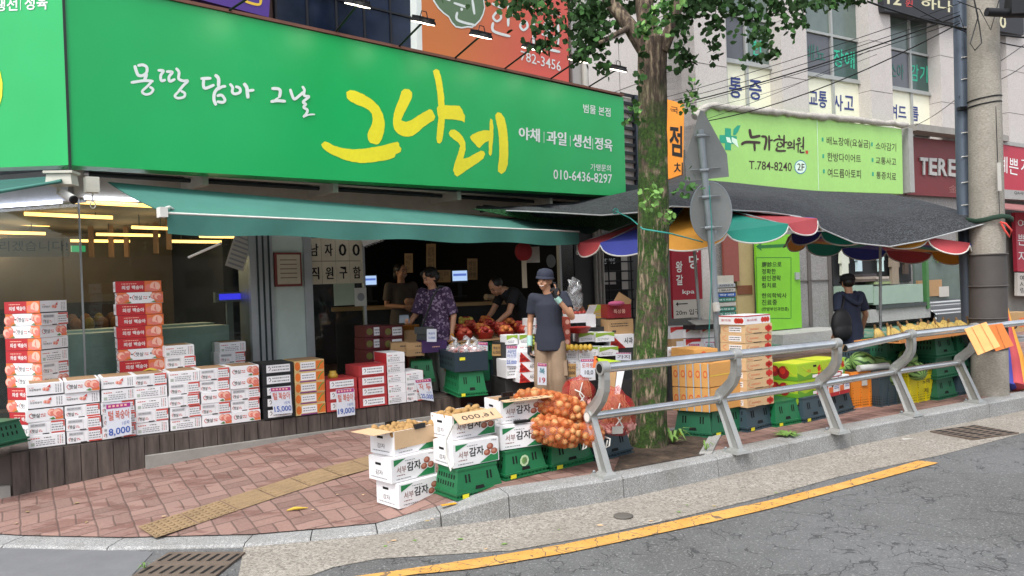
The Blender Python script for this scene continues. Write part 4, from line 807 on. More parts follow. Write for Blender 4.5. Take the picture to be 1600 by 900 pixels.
# AWNINGS, SHADE NET, PARASOLS
M_AWN=mat('teal_awning_canvas','3f776c',.8,.2,1.6,.1,120);M_TRIM=mat('white_trim','d8d6cf',.6,.08)
aw=thing('shop_awning','long teal fabric awning hung under the green shop sign','awning',FB.o,FB.rz);inv=FB.M().inverted()
bk0,bk1=inv@FB.px(168,284,.22),inv@FB.px(940,355,.1);f0,f1=inv@FB.px(260,333,-.68),inv@FB.px(903,362,-.68)
b=MB();sagf=lambda u,v:(lambda q:(q.x,q.y,q.z-.05*math.sin(PI*v)*(.4+.6*u)))((bk0 .lerp(bk1,u)).lerp(f0 .lerp(f1,u),v));b.sheet(sagf,40,10,M_AWN,.006);b.build('canvas',aw)
b=MB();val=lambda u,v:(lambda q:(q.x+.015*math.sin(u*60)*v*.3,q.y+.012*math.sin(u*37)*v,q.z-(.155+.012*math.sin(u*23))*v))(f0 .lerp(f1,u)+Vector((0,-.012,-.012)));b.grid(val,60,4,M_AWN);b.build('valance',aw)
b=MB();b.tube([f0+Vector((-.03,0,0)),f1+Vector((.02,0,0))],.010,M_TRIM,8);b.build('front_bar',aw);b=MB();b.box(f0 .x-.06,f0 .y-.04,f0 .z-.035,f0 .x,f0 .y+.05,f0 .z+.045,M_TRIM);b.tube([f0+Vector((-.03,.02,.03)),f0+Vector((.06,.1,.06)),f0+Vector((.15,.25,.05))],.014,M_TRIM,6);b.build('end_bracket',aw)
b=MB();b.tube([bk0+Vector((.6,.05,-.1)),(f0+f1)*.15+Vector((1.1,.4,.9*0+f0 .z*.7-.0)),f0+Vector((.9,.05,-.0))],.014,M_TRIM,6)if False else b.tube([inv@FB.px(295,402,.1),inv@FB.px(345,380,-.35)],.012,M_TRIM,6);b.build('arm',aw)
a2=thing('shop_awning','short dark teal awning under the sign on the chamfered corner','awning',FB.o,FB.rz);nC=FC.n;P=FB.o+UP*2.6;c=[pl(0,283,P,nC),pl(96,274,P,nC),pl(96,283,P-nC*.3,nC),pl(0,299,P-nC*.4,nC),pl(-250,345,P-nC*.4,nC),pl(-250,300,P,nC)]
b=MB();b.X=inv;b.prism([c[5],c[1],c[2],c[4]],UP*-.012,mat('dark_teal_canvas','23564f',.8,.12,3));b.build('canvas',a2);b=MB();b.X=inv;b.tube([c[4],c[3],c[2]],.014,M_AWN,6);b.build('front_bar',a2)
cc=thing('security_camera','white security camera under a cream junction box at the sign corner','camera',FB.px(97,282,-.12),FB.rz-.6);cwm=mat('cream_plastic','c4c2b4',.5,.08)
b=MB();b.box(-.1,-.07,-.04,.1,.07,.06,cwm,.01,.01);b.box(-.11,-.08,.05,.11,.08,.07,cwm);b.build('junction_box',cc);b=MB();b.tube([(-.03,0,-.04),(-.03,0,-.1),(.02,-.03,-.12)],.018,cwm,8);b.tube([(0,0,-.1),(.1,-.06,-.16)],.034,M_TRIM,12);b.build('camera_body',cc);b=MB();b.tube([(.1,-.06,-.16),(.115,-.069,-.169)],.033,M_BLK,12);b.build('lens',cc)
pb_=thing('pull_box','small cream control box with pull ring beside the security camera','box',FB.px(143,290,.05),FB.rz);b=MB();b.box(-.05,-.05,-.06,.05,.05,.07,cwm);b.build('body',pb_);b=MB();b.tube([(0,-.02,-.06),(0,-.02,-.14)],.006,cwm,6);b.tube([(.02*math.cos(q),-.02,-.165+.03*math.sin(q))for q in[i*PI/5 for i in range(10)]],.005,cwm,5,closed=True);b.build('pull_ring',pb_)
M_TURF=NT('artificial_turf');_v=M_TURF.coord(False);M_TURF.col(M_TURF.ramp(M_TURF.noise(_v,60,3,.7),(.38,'173a1d'),(.55,'2f6b38'),(.7,'58945c')));M_TURF.rough(.9);M_TURF.bump(M_TURF.noise(_v,90,2),1,.02);M_TURF=M_TURF.m
b=MB();Pt=FB.o+FB.n*.05;c=[pl(*q,Pt,FB.n)for q in((738,326),(1000,332),(1000,372),(935,357),(850,349))];b.prism(c,FB.n*.03,M_TURF);tag(b.build('turf_strip'),'strip of dark artificial turf hung above the awning end','turf')
def m_net():
 k=NT('black_shade_net');v=k.coord(False);vo=k.n('TexVoronoi');vo.inputs['Scale'].default_value=95;k.l(v,vo.inputs['Vector']);sep=k.n('SeparateColor');k.l(vo.outputs['Color'],sep.inputs[0])
 k.col(k.ramp(sep.outputs[0],(.1,'131417'),(.5,'26282b'),(.95,'484b4f')));k.rough(.85);k.bump(k.noise(v,5,4),.6,.05);return k.m
M_NET=m_net();net=thing('shade_net','black shade net stretched from the shop past the tree to the pole','shade net')
fr_=[(742,327,9.9),(800,329,9.6),(870,332,9.1),(940,336,8.6),(1003,331,8.3),(1050,322,8.3),(1100,324,8.5),(1145,328,8.7),(1200,331,8.9),(1250,338,9.0),(1290,360,8.9),(1335,379,8.7),(1390,385,8.6),(1440,376,8.7),(1500,360,8.8),(1561,343,8.85)]
bkp=[(760,324,10.2),(830,321,10.4),(900,315,10.7),(975,300,11.2),(1020,291,11.6),(1060,282,11.9),(1100,281,12.2),(1145,285,12.6),(1200,291,12.8),(1250,296,12.9),(1290,299,12.9),(1335,301,12.8),(1390,303,12.4),(1440,313,11.6),(1500,329,10.4),(1563,340,9.0)]
Fp=[yp(*q)for q in fr_];Bp=[yp(*q)for q in bkp]
def samp(L,u):
 x=u*(len(L)-1);i=min(int(x),len(L)-2);return L[i].lerp(L[i+1],x-i)
def netfn(u,v):
 q=samp(Fp,u).lerp(samp(Bp,u),v);s=math.sin(PI*v);q=q.copy();q.z+=min(1,v/.07)*(.25*math.exp(-((u-.82)/.11)**2-((v-.24)/.22)**2)+.17*math.exp(-((u-.5)/.14)**2-((v-.22)/.2)**2));q.z+=.05*s*math.sin(u*21+v*3)+.03*math.sin(u*55+v*11)*s-.03*s+.05*math.sin(v*9+u*5)*s;return q
b=MB();b.sheet(netfn,90,24,M_NET,.006);b.build('netting',net);b=MB();b.tube([netfn(i/90,0)+UP*-.004 for i in range(91)],.009,mat('net_selvedge','9a9c9c',.8),5);b.build('selvedge',net)
b=MB();pp=yp(1546,343,8.97);b.tube([pp+Vector((.235*math.cos(a),.235*math.sin(a),.02*math.sin(3*a)))for a in[i*PI/8 for i in range(16)]],[(.028,.008)]*16,mat('green_strap','1a3526',.8),6,closed=True);tag(b.build('tie_strap'),'dark green strap tying the net round the concrete pole','strap')
b=MB();q=yp(1563,347,8.75);b.tube([q,q+Vector((.06,0,-.02)),q+Vector((.12,-.01,-.1)),q+Vector((.1,0,-.17)),q+Vector((.05,0,-.1)),q+Vector((.01,0,-.02))],.012,mat('coral_cord','e0534a',.6),6);tag(b.build('cord_loop'),'coral red cord loop dangling from the pole strap','cord')
b=MB();b.tube([yp(962,330,8.4),yp(985,341,8.0),yp(1005,358,6.62),yp(1048,365,6.55),yp(1098,378,7.9)],.007,mat('teal_rope','2f8f84',.7),5);b.tube([yp(962,330,8.4)+Vector((.03*math.cos(i),.02*math.sin(i*2),.03*math.sin(i)))for i in range(9)],.006,mat('teal_rope','2f8f84'),5);tag(b.build('rope'),'thin teal rope tied from the net past the trunk to the sign pole','rope')
PC={'red':mat('parasol_red','b8474c',.7,.05),'blue':mat('parasol_blue','3d459c',.7,.05),'orange':mat('parasol_orange','dd9a36',.7,.05),'green':mat('parasol_green','1f8d78',.7,.05)}
def parasol(label,c,Rr,rise,tilt,phase,cols,polebase,sc=.16):
 t=thing('parasol',label,'parasol',c);RM=Matrix.Rotation(tilt[1],4,'Y')@Matrix.Rotation(tilt[0],4,'X');n=len(cols)
 for i,cn in enumerate(cols):
  b=MB();b.X=RM;a0=phase+2*PI*i/n;a1=phase+2*PI*(i+1)/n
  def fn(u,v):
   p=Vector((math.cos(a0),math.sin(a0),0)).lerp(Vector((math.cos(a1),math.sin(a1),0)),u);return p*(Rr*v)+UP*(rise*(1-v)-.05*math.sin(PI*v)-.05*v*4*u*(1-u)*0)
  def fl(u,v):
   p=Vector(fn(u,1));e=4*u*(1-u);rr=1+.05*v*e;return Vector((p.x*rr,p.y*rr,p.z-v*sc*(.18+.82*e**.6)))
  b.grid(fn,8,8,PC[cn]);b.grid(fl,10,3,PC[cn]);o=b.build('canopy_panel',t);o['label']=cn+' canopy panel'
  b=MB();b.X=RM;b.tube([fl(k/16,1.02)for k in range(17)],.009,M_TRIM,5);b.build('piping',o)
 b=MB();b.X=RM
 for i in range(n):a=phase+2*PI*i/n;b.tube([(0,0,rise-.03),(math.cos(a)*Rr,math.sin(a)*Rr,-.02)],.008,M_ALU,5)
 b.build('ribs',t);b=MB();b.tube([RM@Vector((0,0,rise)),Vector(polebase)-Vector(c)],.019,M_ALU,8);b.build('pole',t)
 return t
p1=yp(1083,359,9.55);parasol('large striped parasol in red, blue, orange and green right behind the tree',p1,1.45,.40,(rad(4.8),rad(-4.3)),rad(-180),['red','blue','orange','green']*3,(p1 .x+.08,p1 .y,zpav(p1 .x,p1 .y)))
p2=yp(1375,379,9.95);parasol('striped parasol with orange and red panels showing under the net by the concrete pole',p2,1.15,.04,(rad(0),rad(8)),rad(-180),['blue','green','orange','red']*3,(p2 .x-.06,p2 .y,zpav(p2 .x,p2 .y)))
fp=thing('folded_parasol','folded striped parasol leaning behind the concrete pole base','parasol',gp(1585,615,.17));q0,q1=Vector((.1,.3,.03)),yp(1565,452,9.9)-gp(1585,615,.17)
for i,cn in enumerate(('blue','red','orange','green')):
 a=-.9+i*.62;off=Vector((math.cos(a-1.2),math.sin(a-1.2),0));b=MB();b.tube([q1,q1 .lerp(q0,.35)+off*.05,q1 .lerp(q0,.7)+off*.12,q1 .lerp(q0,.98)+off*.15],[.02,.05,.085,.1],PC[cn],7);b.build('folded_panel',fp)
b=MB();b.tube([q1+UP*.06,q0],.018,M_BLK,6);b.build('pole',fp)
pb2=thing('parasol_stand','round black parasol base with short grey pole on the kerb','parasol base',gp(1541,611,.172));b=MB();b.lathe([(.24,0),(.25,.02),(.23,.05),(.06,.075),(.04,.085)],mat('black_rubber','1d1e20',.6,.1),n=24);b.build('base',pb2);b=MB();b.tube([(0,0,.06),(0.01,0,.92)],.02,M_ALU,8);b.build('pole',pb2)
# TREE
def m_bark():
 k=NT('ginkgo_bark');v=k.coord(False,(1,1,.22));f=k.noise(v,26,4,.65);c=k.ramp(f,(.36,'332a24'),(.52,'5c4e41'),(.66,'96876f'))
 tc=k.n('TexCoord');sp=k.n('SeparateXYZ');k.l(tc.outputs['Object'],sp.inputs[0]);z=sp.outputs[2]
 zr=k.n('MapRange');zr.inputs[1].default_value=3.45;zr.inputs[2].default_value=3.0;k.l(z,zr.inputs[0])
 patch=k.ramp(k.noise(tc.outputs['Object'],7,5,.7),(.38,0.0),(.50,1.0));crack=k.ramp(f,(.53,1.0),(.60,0.0))
 zc=k.n('MapRange');zc.inputs[1].default_value=2.1;zc.inputs[2].default_value=2.5;k.l(z,zc.inputs[0])
 keep=k.math('MAXIMUM',crack,zc.outputs[0]);ms=k.math('MULTIPLY',k.math('MULTIPLY',zr.outputs[0],patch),keep)
 moss=k.ramp(k.noise(tc.outputs['Object'],45,3),(.3,'1f2f10'),(.6,'35501a'),(.8,'54742a'))
 k.col(k.mix(ms,c,moss));k.rough(.95);k.bump(f,1.0,.03);return k.m
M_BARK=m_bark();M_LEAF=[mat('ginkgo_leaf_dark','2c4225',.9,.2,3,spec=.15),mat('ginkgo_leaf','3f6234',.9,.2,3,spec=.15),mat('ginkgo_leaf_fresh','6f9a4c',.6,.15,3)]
tree=thing('ginkgo_tree','mossy ginkgo street tree rising from the soil pit by the kerb','tree');YT=6.9
trk=[(1012,712,37),(1013,697,33),(1014,670,31),(1015,630,29.5),(1016,560,28.5),(1019,470,27),(1021,380,26),(1021,300,26),(1020,200,25),(1019,120,24.5),(1019,88,25),(1020,64,28)]
P_=[yp(x,y,YT)for x,y,r in trk];R_=[r*.9/FPX*YT for*_,r in trk];P2_,R2_=[],[]
for i in range(len(P_)-1):
 for k in range(10):P2_.append(P_[i].lerp(P_[i+1],k/10));R2_.append(R_[i]+(R_[i+1]-R_[i])*k/10)
P2_.append(P_[-1]);R2_.append(R_[-1]);b=MB();n=56;vs=[]
from mathutils import noise as _nz
for p,r in zip(P2_,R2_):
 for j in range(n):
  a=2*PI*j/n;d=Vector((math.cos(a),math.sin(a),0));w=1+.07*_nz.noise(Vector((d.x*3,d.y*3,p.z*1.2)))+.05*_nz.noise(Vector((d.x*9,d.y*9,p.z*3)))+.06*_nz.noise(Vector((d.x*17,d.y*17,p.z*2.2)));vs.append(p+d*r*w)
b.add(vs,[(i*n+j,i*n+(j+1)%n,(i+1)*n+(j+1)%n,(i+1)*n+j)for i in range(len(P2_)-1)for j in range(n)],M_BARK,True);b.build('trunk',tree)
br_=[[(1008,75,15,0),(985,42,12,0),(955,5,10.5,.1),(925,-45,9,.3),(880,-120,7,.5),(820,-220,4,.8)],[(1018,70,17,.1),(1008,20,15,.2),(1002,-60,13,.3),(1000,-200,10,.4),(1010,-380,6,.4),(1015,-520,3,.4)],[(1034,78,12,-.05),(1050,40,9.5,-.1),(1062,0,8,-.1),(1085,-70,6.5,-.1),(1140,-180,4.5,-.3),(1200,-260,2.5,-.4)],[(985,42,5,0),(960,55,4,-.2),(930,70,2.2,-.4)],[(1085,-70,4,-.1),(1160,-60,3,.1),(1250,-30,2,.3)],[(925,-45,4,.3),(880,-20,3,.2),(840,10,1.6,.1)],[(1000,-60,5,.3),(1080,-110,4,.9),(1180,-120,3,1.4)]]
for L in br_:
 b=MB();b.tube([yp(x,y,YT+dy)for x,y,r,dy in L],[r/FPX*YT for x,y,r,dy in L],M_BARK,10);b.build('branch',tree)
random.seed(11)
def leafvs(c,s,up):
 d=Vector((random.gauss(0,1),random.gauss(0,1),random.gauss(-.2,.8))).normalized();a=d.orthogonal().normalized();a.rotate(Matrix.Rotation(random.random()*6.28,3,d));e=d.cross(a)
 pts=[(0,-.05),(.5,.42),(.42,.75),(.12,.9),(0,.72),(-.12,.9),(-.42,.75),(-.5,.42)]
 return[c+(a*x+e*y+d*(.12*abs(x)))*s for x,y in pts]
def cluster(b,x,y,dy,rx,ry,n,mi,sz=.062,hang=0.0):
 k=YT/FPX
 for _ in range(n):
  u,v,w=random.gauss(0,.45),random.gauss(0,.45),random.gauss(0,.35);px_,py_=x+u*rx,y+v*ry
  c=yp(px_,py_,YT+dy+w*max(rx,ry)*k*1.2);m=M_LEAF[mi if random.random()<.75 else min(2,mi+1)]
  b.add(leafvs(c,sz*random.uniform(.75,1.2),None),[(0,1,2,3,4,5,6,7)],m)
b=MB()
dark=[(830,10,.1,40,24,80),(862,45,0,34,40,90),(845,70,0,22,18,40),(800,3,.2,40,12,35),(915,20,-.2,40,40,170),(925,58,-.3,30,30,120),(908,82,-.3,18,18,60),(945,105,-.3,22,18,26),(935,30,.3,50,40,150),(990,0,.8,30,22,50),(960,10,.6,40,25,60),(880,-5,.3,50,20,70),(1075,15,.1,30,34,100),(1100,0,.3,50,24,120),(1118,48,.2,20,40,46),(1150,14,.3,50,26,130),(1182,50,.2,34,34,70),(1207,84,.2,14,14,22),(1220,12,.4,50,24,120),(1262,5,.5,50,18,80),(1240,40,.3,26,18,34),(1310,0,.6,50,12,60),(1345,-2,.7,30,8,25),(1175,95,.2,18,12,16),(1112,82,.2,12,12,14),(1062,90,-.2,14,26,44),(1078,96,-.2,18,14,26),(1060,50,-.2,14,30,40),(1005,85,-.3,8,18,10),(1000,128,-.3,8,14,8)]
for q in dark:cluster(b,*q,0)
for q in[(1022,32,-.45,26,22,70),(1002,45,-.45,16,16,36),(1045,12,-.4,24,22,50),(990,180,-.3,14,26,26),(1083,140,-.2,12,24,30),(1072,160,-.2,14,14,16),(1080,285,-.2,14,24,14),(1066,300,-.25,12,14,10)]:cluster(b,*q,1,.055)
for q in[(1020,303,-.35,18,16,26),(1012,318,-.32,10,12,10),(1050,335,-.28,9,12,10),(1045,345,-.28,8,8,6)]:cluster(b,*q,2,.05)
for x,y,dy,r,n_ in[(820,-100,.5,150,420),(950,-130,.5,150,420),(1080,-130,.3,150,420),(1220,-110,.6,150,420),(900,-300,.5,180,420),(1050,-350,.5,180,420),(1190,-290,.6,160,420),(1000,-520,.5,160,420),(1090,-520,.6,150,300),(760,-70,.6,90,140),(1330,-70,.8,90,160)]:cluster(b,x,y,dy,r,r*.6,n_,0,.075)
b.build('crown',tree)
# POLES, RAIL, WIRES
M_PCON=NT('pole_concrete');_v=M_PCON.coord(False,(1,1,2.5));M_PCON.col(M_PCON.mix(M_PCON.ramp(M_PCON.noise(M_PCON.coord(False),3,5),(.35,0.0),(.75,.5)),M_PCON.ramp(M_PCON.noise(_v,40,3),(.3,'857f74'),(.7,'a8a297')),'6d675e'));M_PCON.rough(.9);M_PCON.bump(M_PCON.noise(_v,60,2),.25,.006);M_PCON=M_PCON.m
up=thing('utility_pole','thick concrete utility pole at the kerb with a dark wrap','utility pole');Yp_=8.97
pa_,pb_2,pc_=yp(1547,622,Yp_),yp(1541,300,Yp_),yp(1535,-20,Yp_);pd_=pc_+(pc_-pb_2)*1.4;b=MB();b.tube([pa_,pb_2,pc_,pd_],[26/FPX*Yp_,24/FPX*Yp_,21.5/FPX*Yp_,.125],M_PCON,24);b.build('shaft',up)
M_WRAP=mat('dark_pole_wrap','4b4643',.7,.12,6);b=MB();w0,w1=yp(1545,545,Yp_),yp(1543,398,Yp_);b.tube([w0,w1],[26.5/FPX*Yp_,25.7/FPX*Yp_],M_WRAP,24);b.build('wrap',up)
b=MB()
for y in(447,497,544,398):q=yp(1543.5,y,Yp_);r=26.6/FPX*Yp_;b.tube([q+Vector((r*math.cos(a),r*math.sin(a),0))for a in[i*PI/12 for i in range(24)]],.009,M_WRAP,5,closed=True)
for y in(155,164):q=yp(1538,y,Yp_);r=23.2/FPX*Yp_;b.tube([q+Vector((r*math.cos(a),r*math.sin(a),.02*math.cos(a)))for a in[i*PI/12 for i in range(24)]],.008,M_BLK,5,closed=True)
b.build('band',up);b=MB();q=yp(1556,277,Yp_-.22);b.box(q.x-.012,q.y-.05,q.z-.16,q.x+.03,q.y-.04,q.z+.16,M_PAPER);b.build('number_plate',up)
stp=thing('steel_pole','blue grey steel pole close beside the concrete utility pole','pole');Ys=9.3;M_STEEL=mat('painted_steel','5f6a78',.45,.1,6,metal=.3);b=MB();s0,s1,s2=yp(1516,540,Ys),yp(1506,300,Ys),yp(1499,-60,Ys);b.tube([s0+UP*-1.0,s0,s1],[.088,.088,.086],M_WRAP,16)if False else None
b.tube([s0-UP*.7,s0,s1,s2,s2+(s2-s1)*.6],[.085,.085,.083,.08,.075],M_STEEL,18);b.build('shaft',stp);b=MB();b.tube([yp(1517,545,Ys),yp(1512,398,Ys)],.087,M_WRAP,16);b.build('wrap',stp);b=MB()
for y in(47,93,127,210,247,287,322):q=yp(1502,y,Ys);b.tube([q+Vector((-.05,-.085,.0)),q+Vector((.05,-.09,.01))],.006,M_TRIM,5)
q=yp(1505,172,Ys);b.box(q.x-.11,q.y-.12,q.z-.02,q.x+.3,q.y-.05,q.z+.02,M_BLK);b.build('clamp',stp)
ts=thing('traffic_sign','backs of a triangular and a round traffic sign on one leaning pole','traffic sign');Yt=7.75;M_GALV=mat('galvanised_steel','8b9296',.5,.12,8,metal=.45);M_BACK=mat('sign_back_grey','7c7f7d',.55,.12,5,metal=.2)
a0,a1,a2_=yp(1130,655,Yt),yp(1113,400,Yt),yp(1094,203,Yt);b=MB();b.tube([a0,a1,a2_],5.6/FPX*Yt,M_GALV,12);b.build('pole',ts)
ns=Vector((.12,.99,0));Pq=yp(1105,280,Yt-.09)if False else yp(1105,280,Yt+.09);b=MB();b.prism([pl(*q,Pq,ns)for q in((1094,172),(1099,173),(1136,241),(1139,276),(1075,283),(1070,252),(1073,240))],ns*.008,M_BACK);b.build('triangular_plate',ts)
cq=pl(1111,331,Pq,ns);b=MB();ax=Vector((ns.y,-ns.x,0));ell=[cq+ax*(math.cos(i*PI/18)*32/FPX*Yt)+UP*(math.sin(i*PI/18)*47/FPX*Yt)for i in range(36)];b.prism(ell,ns*.008,M_BACK);b.tube([q+ns*.004 for q in ell],.007,M_GALV,5,closed=True);b.build('round_plate',ts)
b=MB()
for x0,x1,y,s in((1085,1110,212,0),(1079,1126,266,-.09),(1091,1126,308,-.08),(1095,1128,356,-.05)):
 p,q=pl(x0,y,Pq-ns*.03,ns),pl(x1,y+s*(x1-x0),Pq-ns*.03,ns);b.tube([p,q],(.006,.012),M_GALV,6)
 xm=1095+(y-203)*.085;b.tube([pl(xm-7,y+.5,Pq-ns*.13,ns),pl(xm+7,y-.5,Pq-ns*.13,ns)],(.019,.019),M_GALV,8)
b.build('clamp',ts);b=MB();b.tube([yp(1108,290,Yt-.09),yp(1112,350,Yt-.09),yp(1112,420,Yt-.1),yp(1108,520,Yt-.08),yp(1106,640,Yt-.12)],.005,mat('teal_rope','2f8f84'),5);b.build('cord',ts)
b=MB();b.tube([yp(1118,360,Yt-.092),yp(1118.4,365,Yt-.092)],.01,M_GALV,6);q0,q1=yp(1117.5,473,Yt-.07),yp(1120,486,Yt-.07);b.tube([q0,q1],6/FPX*Yt,M_PAPER,12);b.build('sticker',ts)
M_CAST=mat('cast_aluminium','a4a5a2',.45,.14,10,.15,40,metal=.45);M_INOX=NT('stainless_tube');M_INOX.col(M_INOX.ramp(M_INOX.noise(M_INOX.coord(False),4,3),(.3,'c2c4c5'),(.7,'e0e1e1')));M_INOX.b.inputs['Metallic'].default_value=.9;M_INOX.rough(.2);M_INOX=M_INOX.m
gr=thing('guard_rail','steel pedestrian guard rail with curved cast posts along the kerb','guard rail')
bases=[gp(948,744,.167),gp(1153,706.5,.167),gp(1310,675.5,.167),gp(1426,648.5,.167),gp(1526,629,.167)]
cl_=[(0,.0,.05),(.05,.12,.047),(.10,.24,.043),(.15,.35,.042),(.185,.43,.045),(.17,.475,.046),(.10,.53,.043),(.035,.59,.041),(-.005,.66,.039),(-.015,.74,.038),(-.01,.815,.036)]
ends=[]
for bi,p in enumerate(bases):
 b=MB();pts=[p+FK.n*n_+UP*z for n_,z,r in cl_];Q=[];Rw=[]
 for i in range(len(pts)-1):
  for k in range(3):Q.append(pts[i].lerp(pts[i+1],k/3));Rw.append(cl_[i][2]+(cl_[i+1][2]-cl_[i][2])*k/3)
 Q.append(pts[-1]);Rw.append(cl_[-1][2]);vs=[];h=.027
 for i,q in enumerate(Q):
  d=(Q[min(i+1,len(Q)-1)]-Q[max(i-1,0)]).normalized();s=d.cross(FK.d).normalized()
  for(aa,bb)in((-1,-1),(-.5,-.55),(.5,-.55),(1,-1),(1,1),(.5,.55),(-.5,.55),(-1,1)):vs.append(q+s*(Rw[i]*aa)+FK.d*(h*bb))
 b.add(vs,[(i*8+j,i*8+(j+1)%8,(i+1)*8+(j+1)%8,(i+1)*8+j)for i in range(len(Q)-1)for j in range(8)],M_CAST);b.add(vs[:8],[tuple(range(8))],M_CAST);b.add(vs[-8:],[tuple(range(8))],M_CAST)
 top=p+FK.n*-.005+UP*.825;mid=p+FK.n*.185+UP*.43
 for c,r0,r1 in((top,.036,.052),(mid,.030,.046)):b.tube([c-FK.d*.035,c+FK.d*.035],r1,M_CAST,18)
 po=b.build('post',gr);b=MB();b.X=Matrix.Translation(p)@Matrix.Rotation(FK.rz,4,'Z');b.box(-.085,-.07,-.004,.085,.1,.02,M_CAST,.008,.008);b.box(-.05,-.055,.02,.05,.07,.035,M_CAST,.01,.01)
 for x in(-.06,.06):b.lathe([(.012,.02),(.012,.035),(.006,.04)],M_GALV,(x,.08,0),6)
 b.build('base_plate',po);ends.append((top,mid))
def rail(a,c,r):
 b=MB();d=(c-a).normalized();b.tube([a,c],r,M_INOX,16);b.tube([c,c+d*.0004],r*.8,M_HOLE,16);b.build('rail',gr)
hollow=MB();d0=FK.d
for e in(ends[0][0]-d0*.036,):hollow.tube([e,e-d0*.001],.036,M_HOLE,16)
e3=ends[2][0]+FK.d*.12+UP*-.05
hollow.tube([e3,e3-d0*.001],.032,M_HOLE,16);hollow.build('hollow_end',gr)
for i in range(4):
 d=(ends[i+1][0]-ends[i][0]).normalized()
 if i==2:rail(e3,ends[3][0]-d*.03,.036)
 else:rail(ends[i][0]+d*.03,ends[i+1][0]-d*.03,.039)
 rail(ends[i][1]+d*.03,ends[i+1][1]-d*.03,.035)
d=FK.d;rail(ends[4][0]+d*.03,ends[4][0]+d*2.5,.036)
b=MB();b.disc(lambda a,c,l=0:ends[0][1]-FK.d*.037+FK.n*a+UP*c,0,0,.036,M_TRIM,0,16);b.build('end_cap',gr)
def sagline(a,c,s,n=14):return[a.lerp(c,i/n)-UP*(s*4*(i/n)*(1-i/n))for i in range(n+1)]
wl=[((1040,152,13),(1500,5,9.2),.008,.04,'thin overhead cable, topmost of the bundle crossing the granite windows'),((1040,160,13),(1500,18,9.2),.008,.06,'thin overhead cable, second of the bundle crossing the granite windows'),((1040,167,13),(1500,24,9.2),.016,.08,'thick black overhead cable crossing the granite windows'),((1040,172,13),(1500,33,9.2),.008,.05,'thin overhead cable just under the thick black one'),((1100,190,12.6),(1500,36,9.2),.013,.16,'lower thick overhead cable reaching the light green sign'),((1104,186,12.6),(1360,78,10.2),.006,.05,'thin cable running down to the light green sign edge'),((1040,180,13),(1370,85,10),.005,.1,'hair thin cable below the cable bundle'),((1355,2,9.2),(1660,62,9.0),.020,.10,'thick twisted cable passing in front of both poles'),((1420,6,9.2),(1660,78,9.0),.012,.14,'sagging cable crossing behind the thick twisted one'),((1555,100,9.2),(1660,15,10),.008,.05,'thin cable rising from the concrete pole, upper one'),((1555,128,9.2),(1660,45,10),.008,.08,'thin cable rising from the concrete pole, lower one'),((1500,27,9.15),(1556,168,8.8),.007,.02,'loose cable running down across the concrete pole'),((1430,196,12),(1500,150,9.2),.007,.03,'thin cable from the boutique sign up to the steel pole'),((1556,168,8.8),(1562,338,8.75),.006,.0,'cable hanging straight down the edge of the concrete pole')]
for a,c,r,s,lab in wl:b=MB();b.tube(sagline(yp(*a),yp(*c),s),r*.62,M_BLK,5);tag(b.build('cable'),lab,'cable','overhead cables')
b=MB();q=yp(1522,40,8.72);b.tube([q+Vector((.0,0,.35)),q+Vector((.05,0,.1)),q+Vector((-.05,0,-.2)),q+Vector((.0,0,-.28)),q+Vector((.08,0,-.2)),q+Vector((.06,0,.0)),q+Vector((.0,0,.35))],.007,M_BLK,5);b.tube([q+Vector((-.15,.05,.3)),q+Vector((.1,.05,.2)),q+Vector((.2,.02,-.05)),q+Vector((.3,0,.3))],.006,M_BLK,5);tag(b.build('cable_coil'),'coiled black cable hanging on the concrete pole','cable')
b=MB();q=yp(1590,10,8.6);b.box(q.x-.12,q.y-.08,q.z-.1,q.x+.1,q.y+.08,q.z+.1,M_BLK,.02,.02);b.tube([q+Vector((-.35,0,-.05)),q+Vector((.3,0,-.1))],.05,M_BLK,8);tag(b.build('cable_box'),'black cable splice box hanging at the frame corner','cable box')
# ACROSS THE STREET (seen mirrored in the shop glass)
def m_across():
 k=NT('far_facade');tc=k.n('TexCoord');br=k.n('TexBrick');br.offset=0;br.inputs['Scale'].default_value=1;br.inputs['Brick Width'].default_value=2.2;br.inputs['Row Height'].default_value=1.6;br.inputs['Mortar Size'].default_value=.45
 br.inputs['Color1'].default_value=(.03,.035,.04,1);br.inputs['Color2'].default_value=(.06,.07,.07,1);br.inputs['Mortar'].default_value=(.22,.2,.18,1);mp=k.n('Mapping');mp.inputs['Rotation'].default_value=(PI/2,0,0);k.l(tc.outputs['Object'],mp.inputs[0]);k.l(mp.outputs[0],br.inputs['Vector']);k.col(br.outputs['Color']);k.rough(.6);return k.m
o=MB().box(-22,0,0,22,8,6.5,m_across()).build('far_building',loc=FK.P(1,-19,0),rz=FK.rz+PI);tag(o,'building across the street mirrored faintly in the shop glass','building')
# GOODS
C=lambda n,h,**k:mat(n,h,**k)
M_WHITEB=C('white_carton','e4e3e4',rough=.6,var=.05,scale=5,fine=.02);M_REDP=C('red_print','b3242a',rough=.5,var=.05);M_REDT=C('red_trim','c4453a',rough=.55,var=.06);M_ORP=C('orange_print','d9703a',rough=.55)
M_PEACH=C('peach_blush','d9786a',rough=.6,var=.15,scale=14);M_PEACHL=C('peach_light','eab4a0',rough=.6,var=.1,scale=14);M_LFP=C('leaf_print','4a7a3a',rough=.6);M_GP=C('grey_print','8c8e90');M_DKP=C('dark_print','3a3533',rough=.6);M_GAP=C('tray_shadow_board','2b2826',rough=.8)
M_TAPEB=C('brown_board','9a7a58',rough=.85,var=.1);M_BLACKB=C('black_carton','1d1d20',rough=.6);M_KR=C('kraft_carton','b08d63',rough=.85,var=.08,scale=6)
ORD=['first','second','third','fourth','fifth','sixth','seventh','eighth','ninth','tenth','eleventh','twelfth','thirteenth','fourteenth']
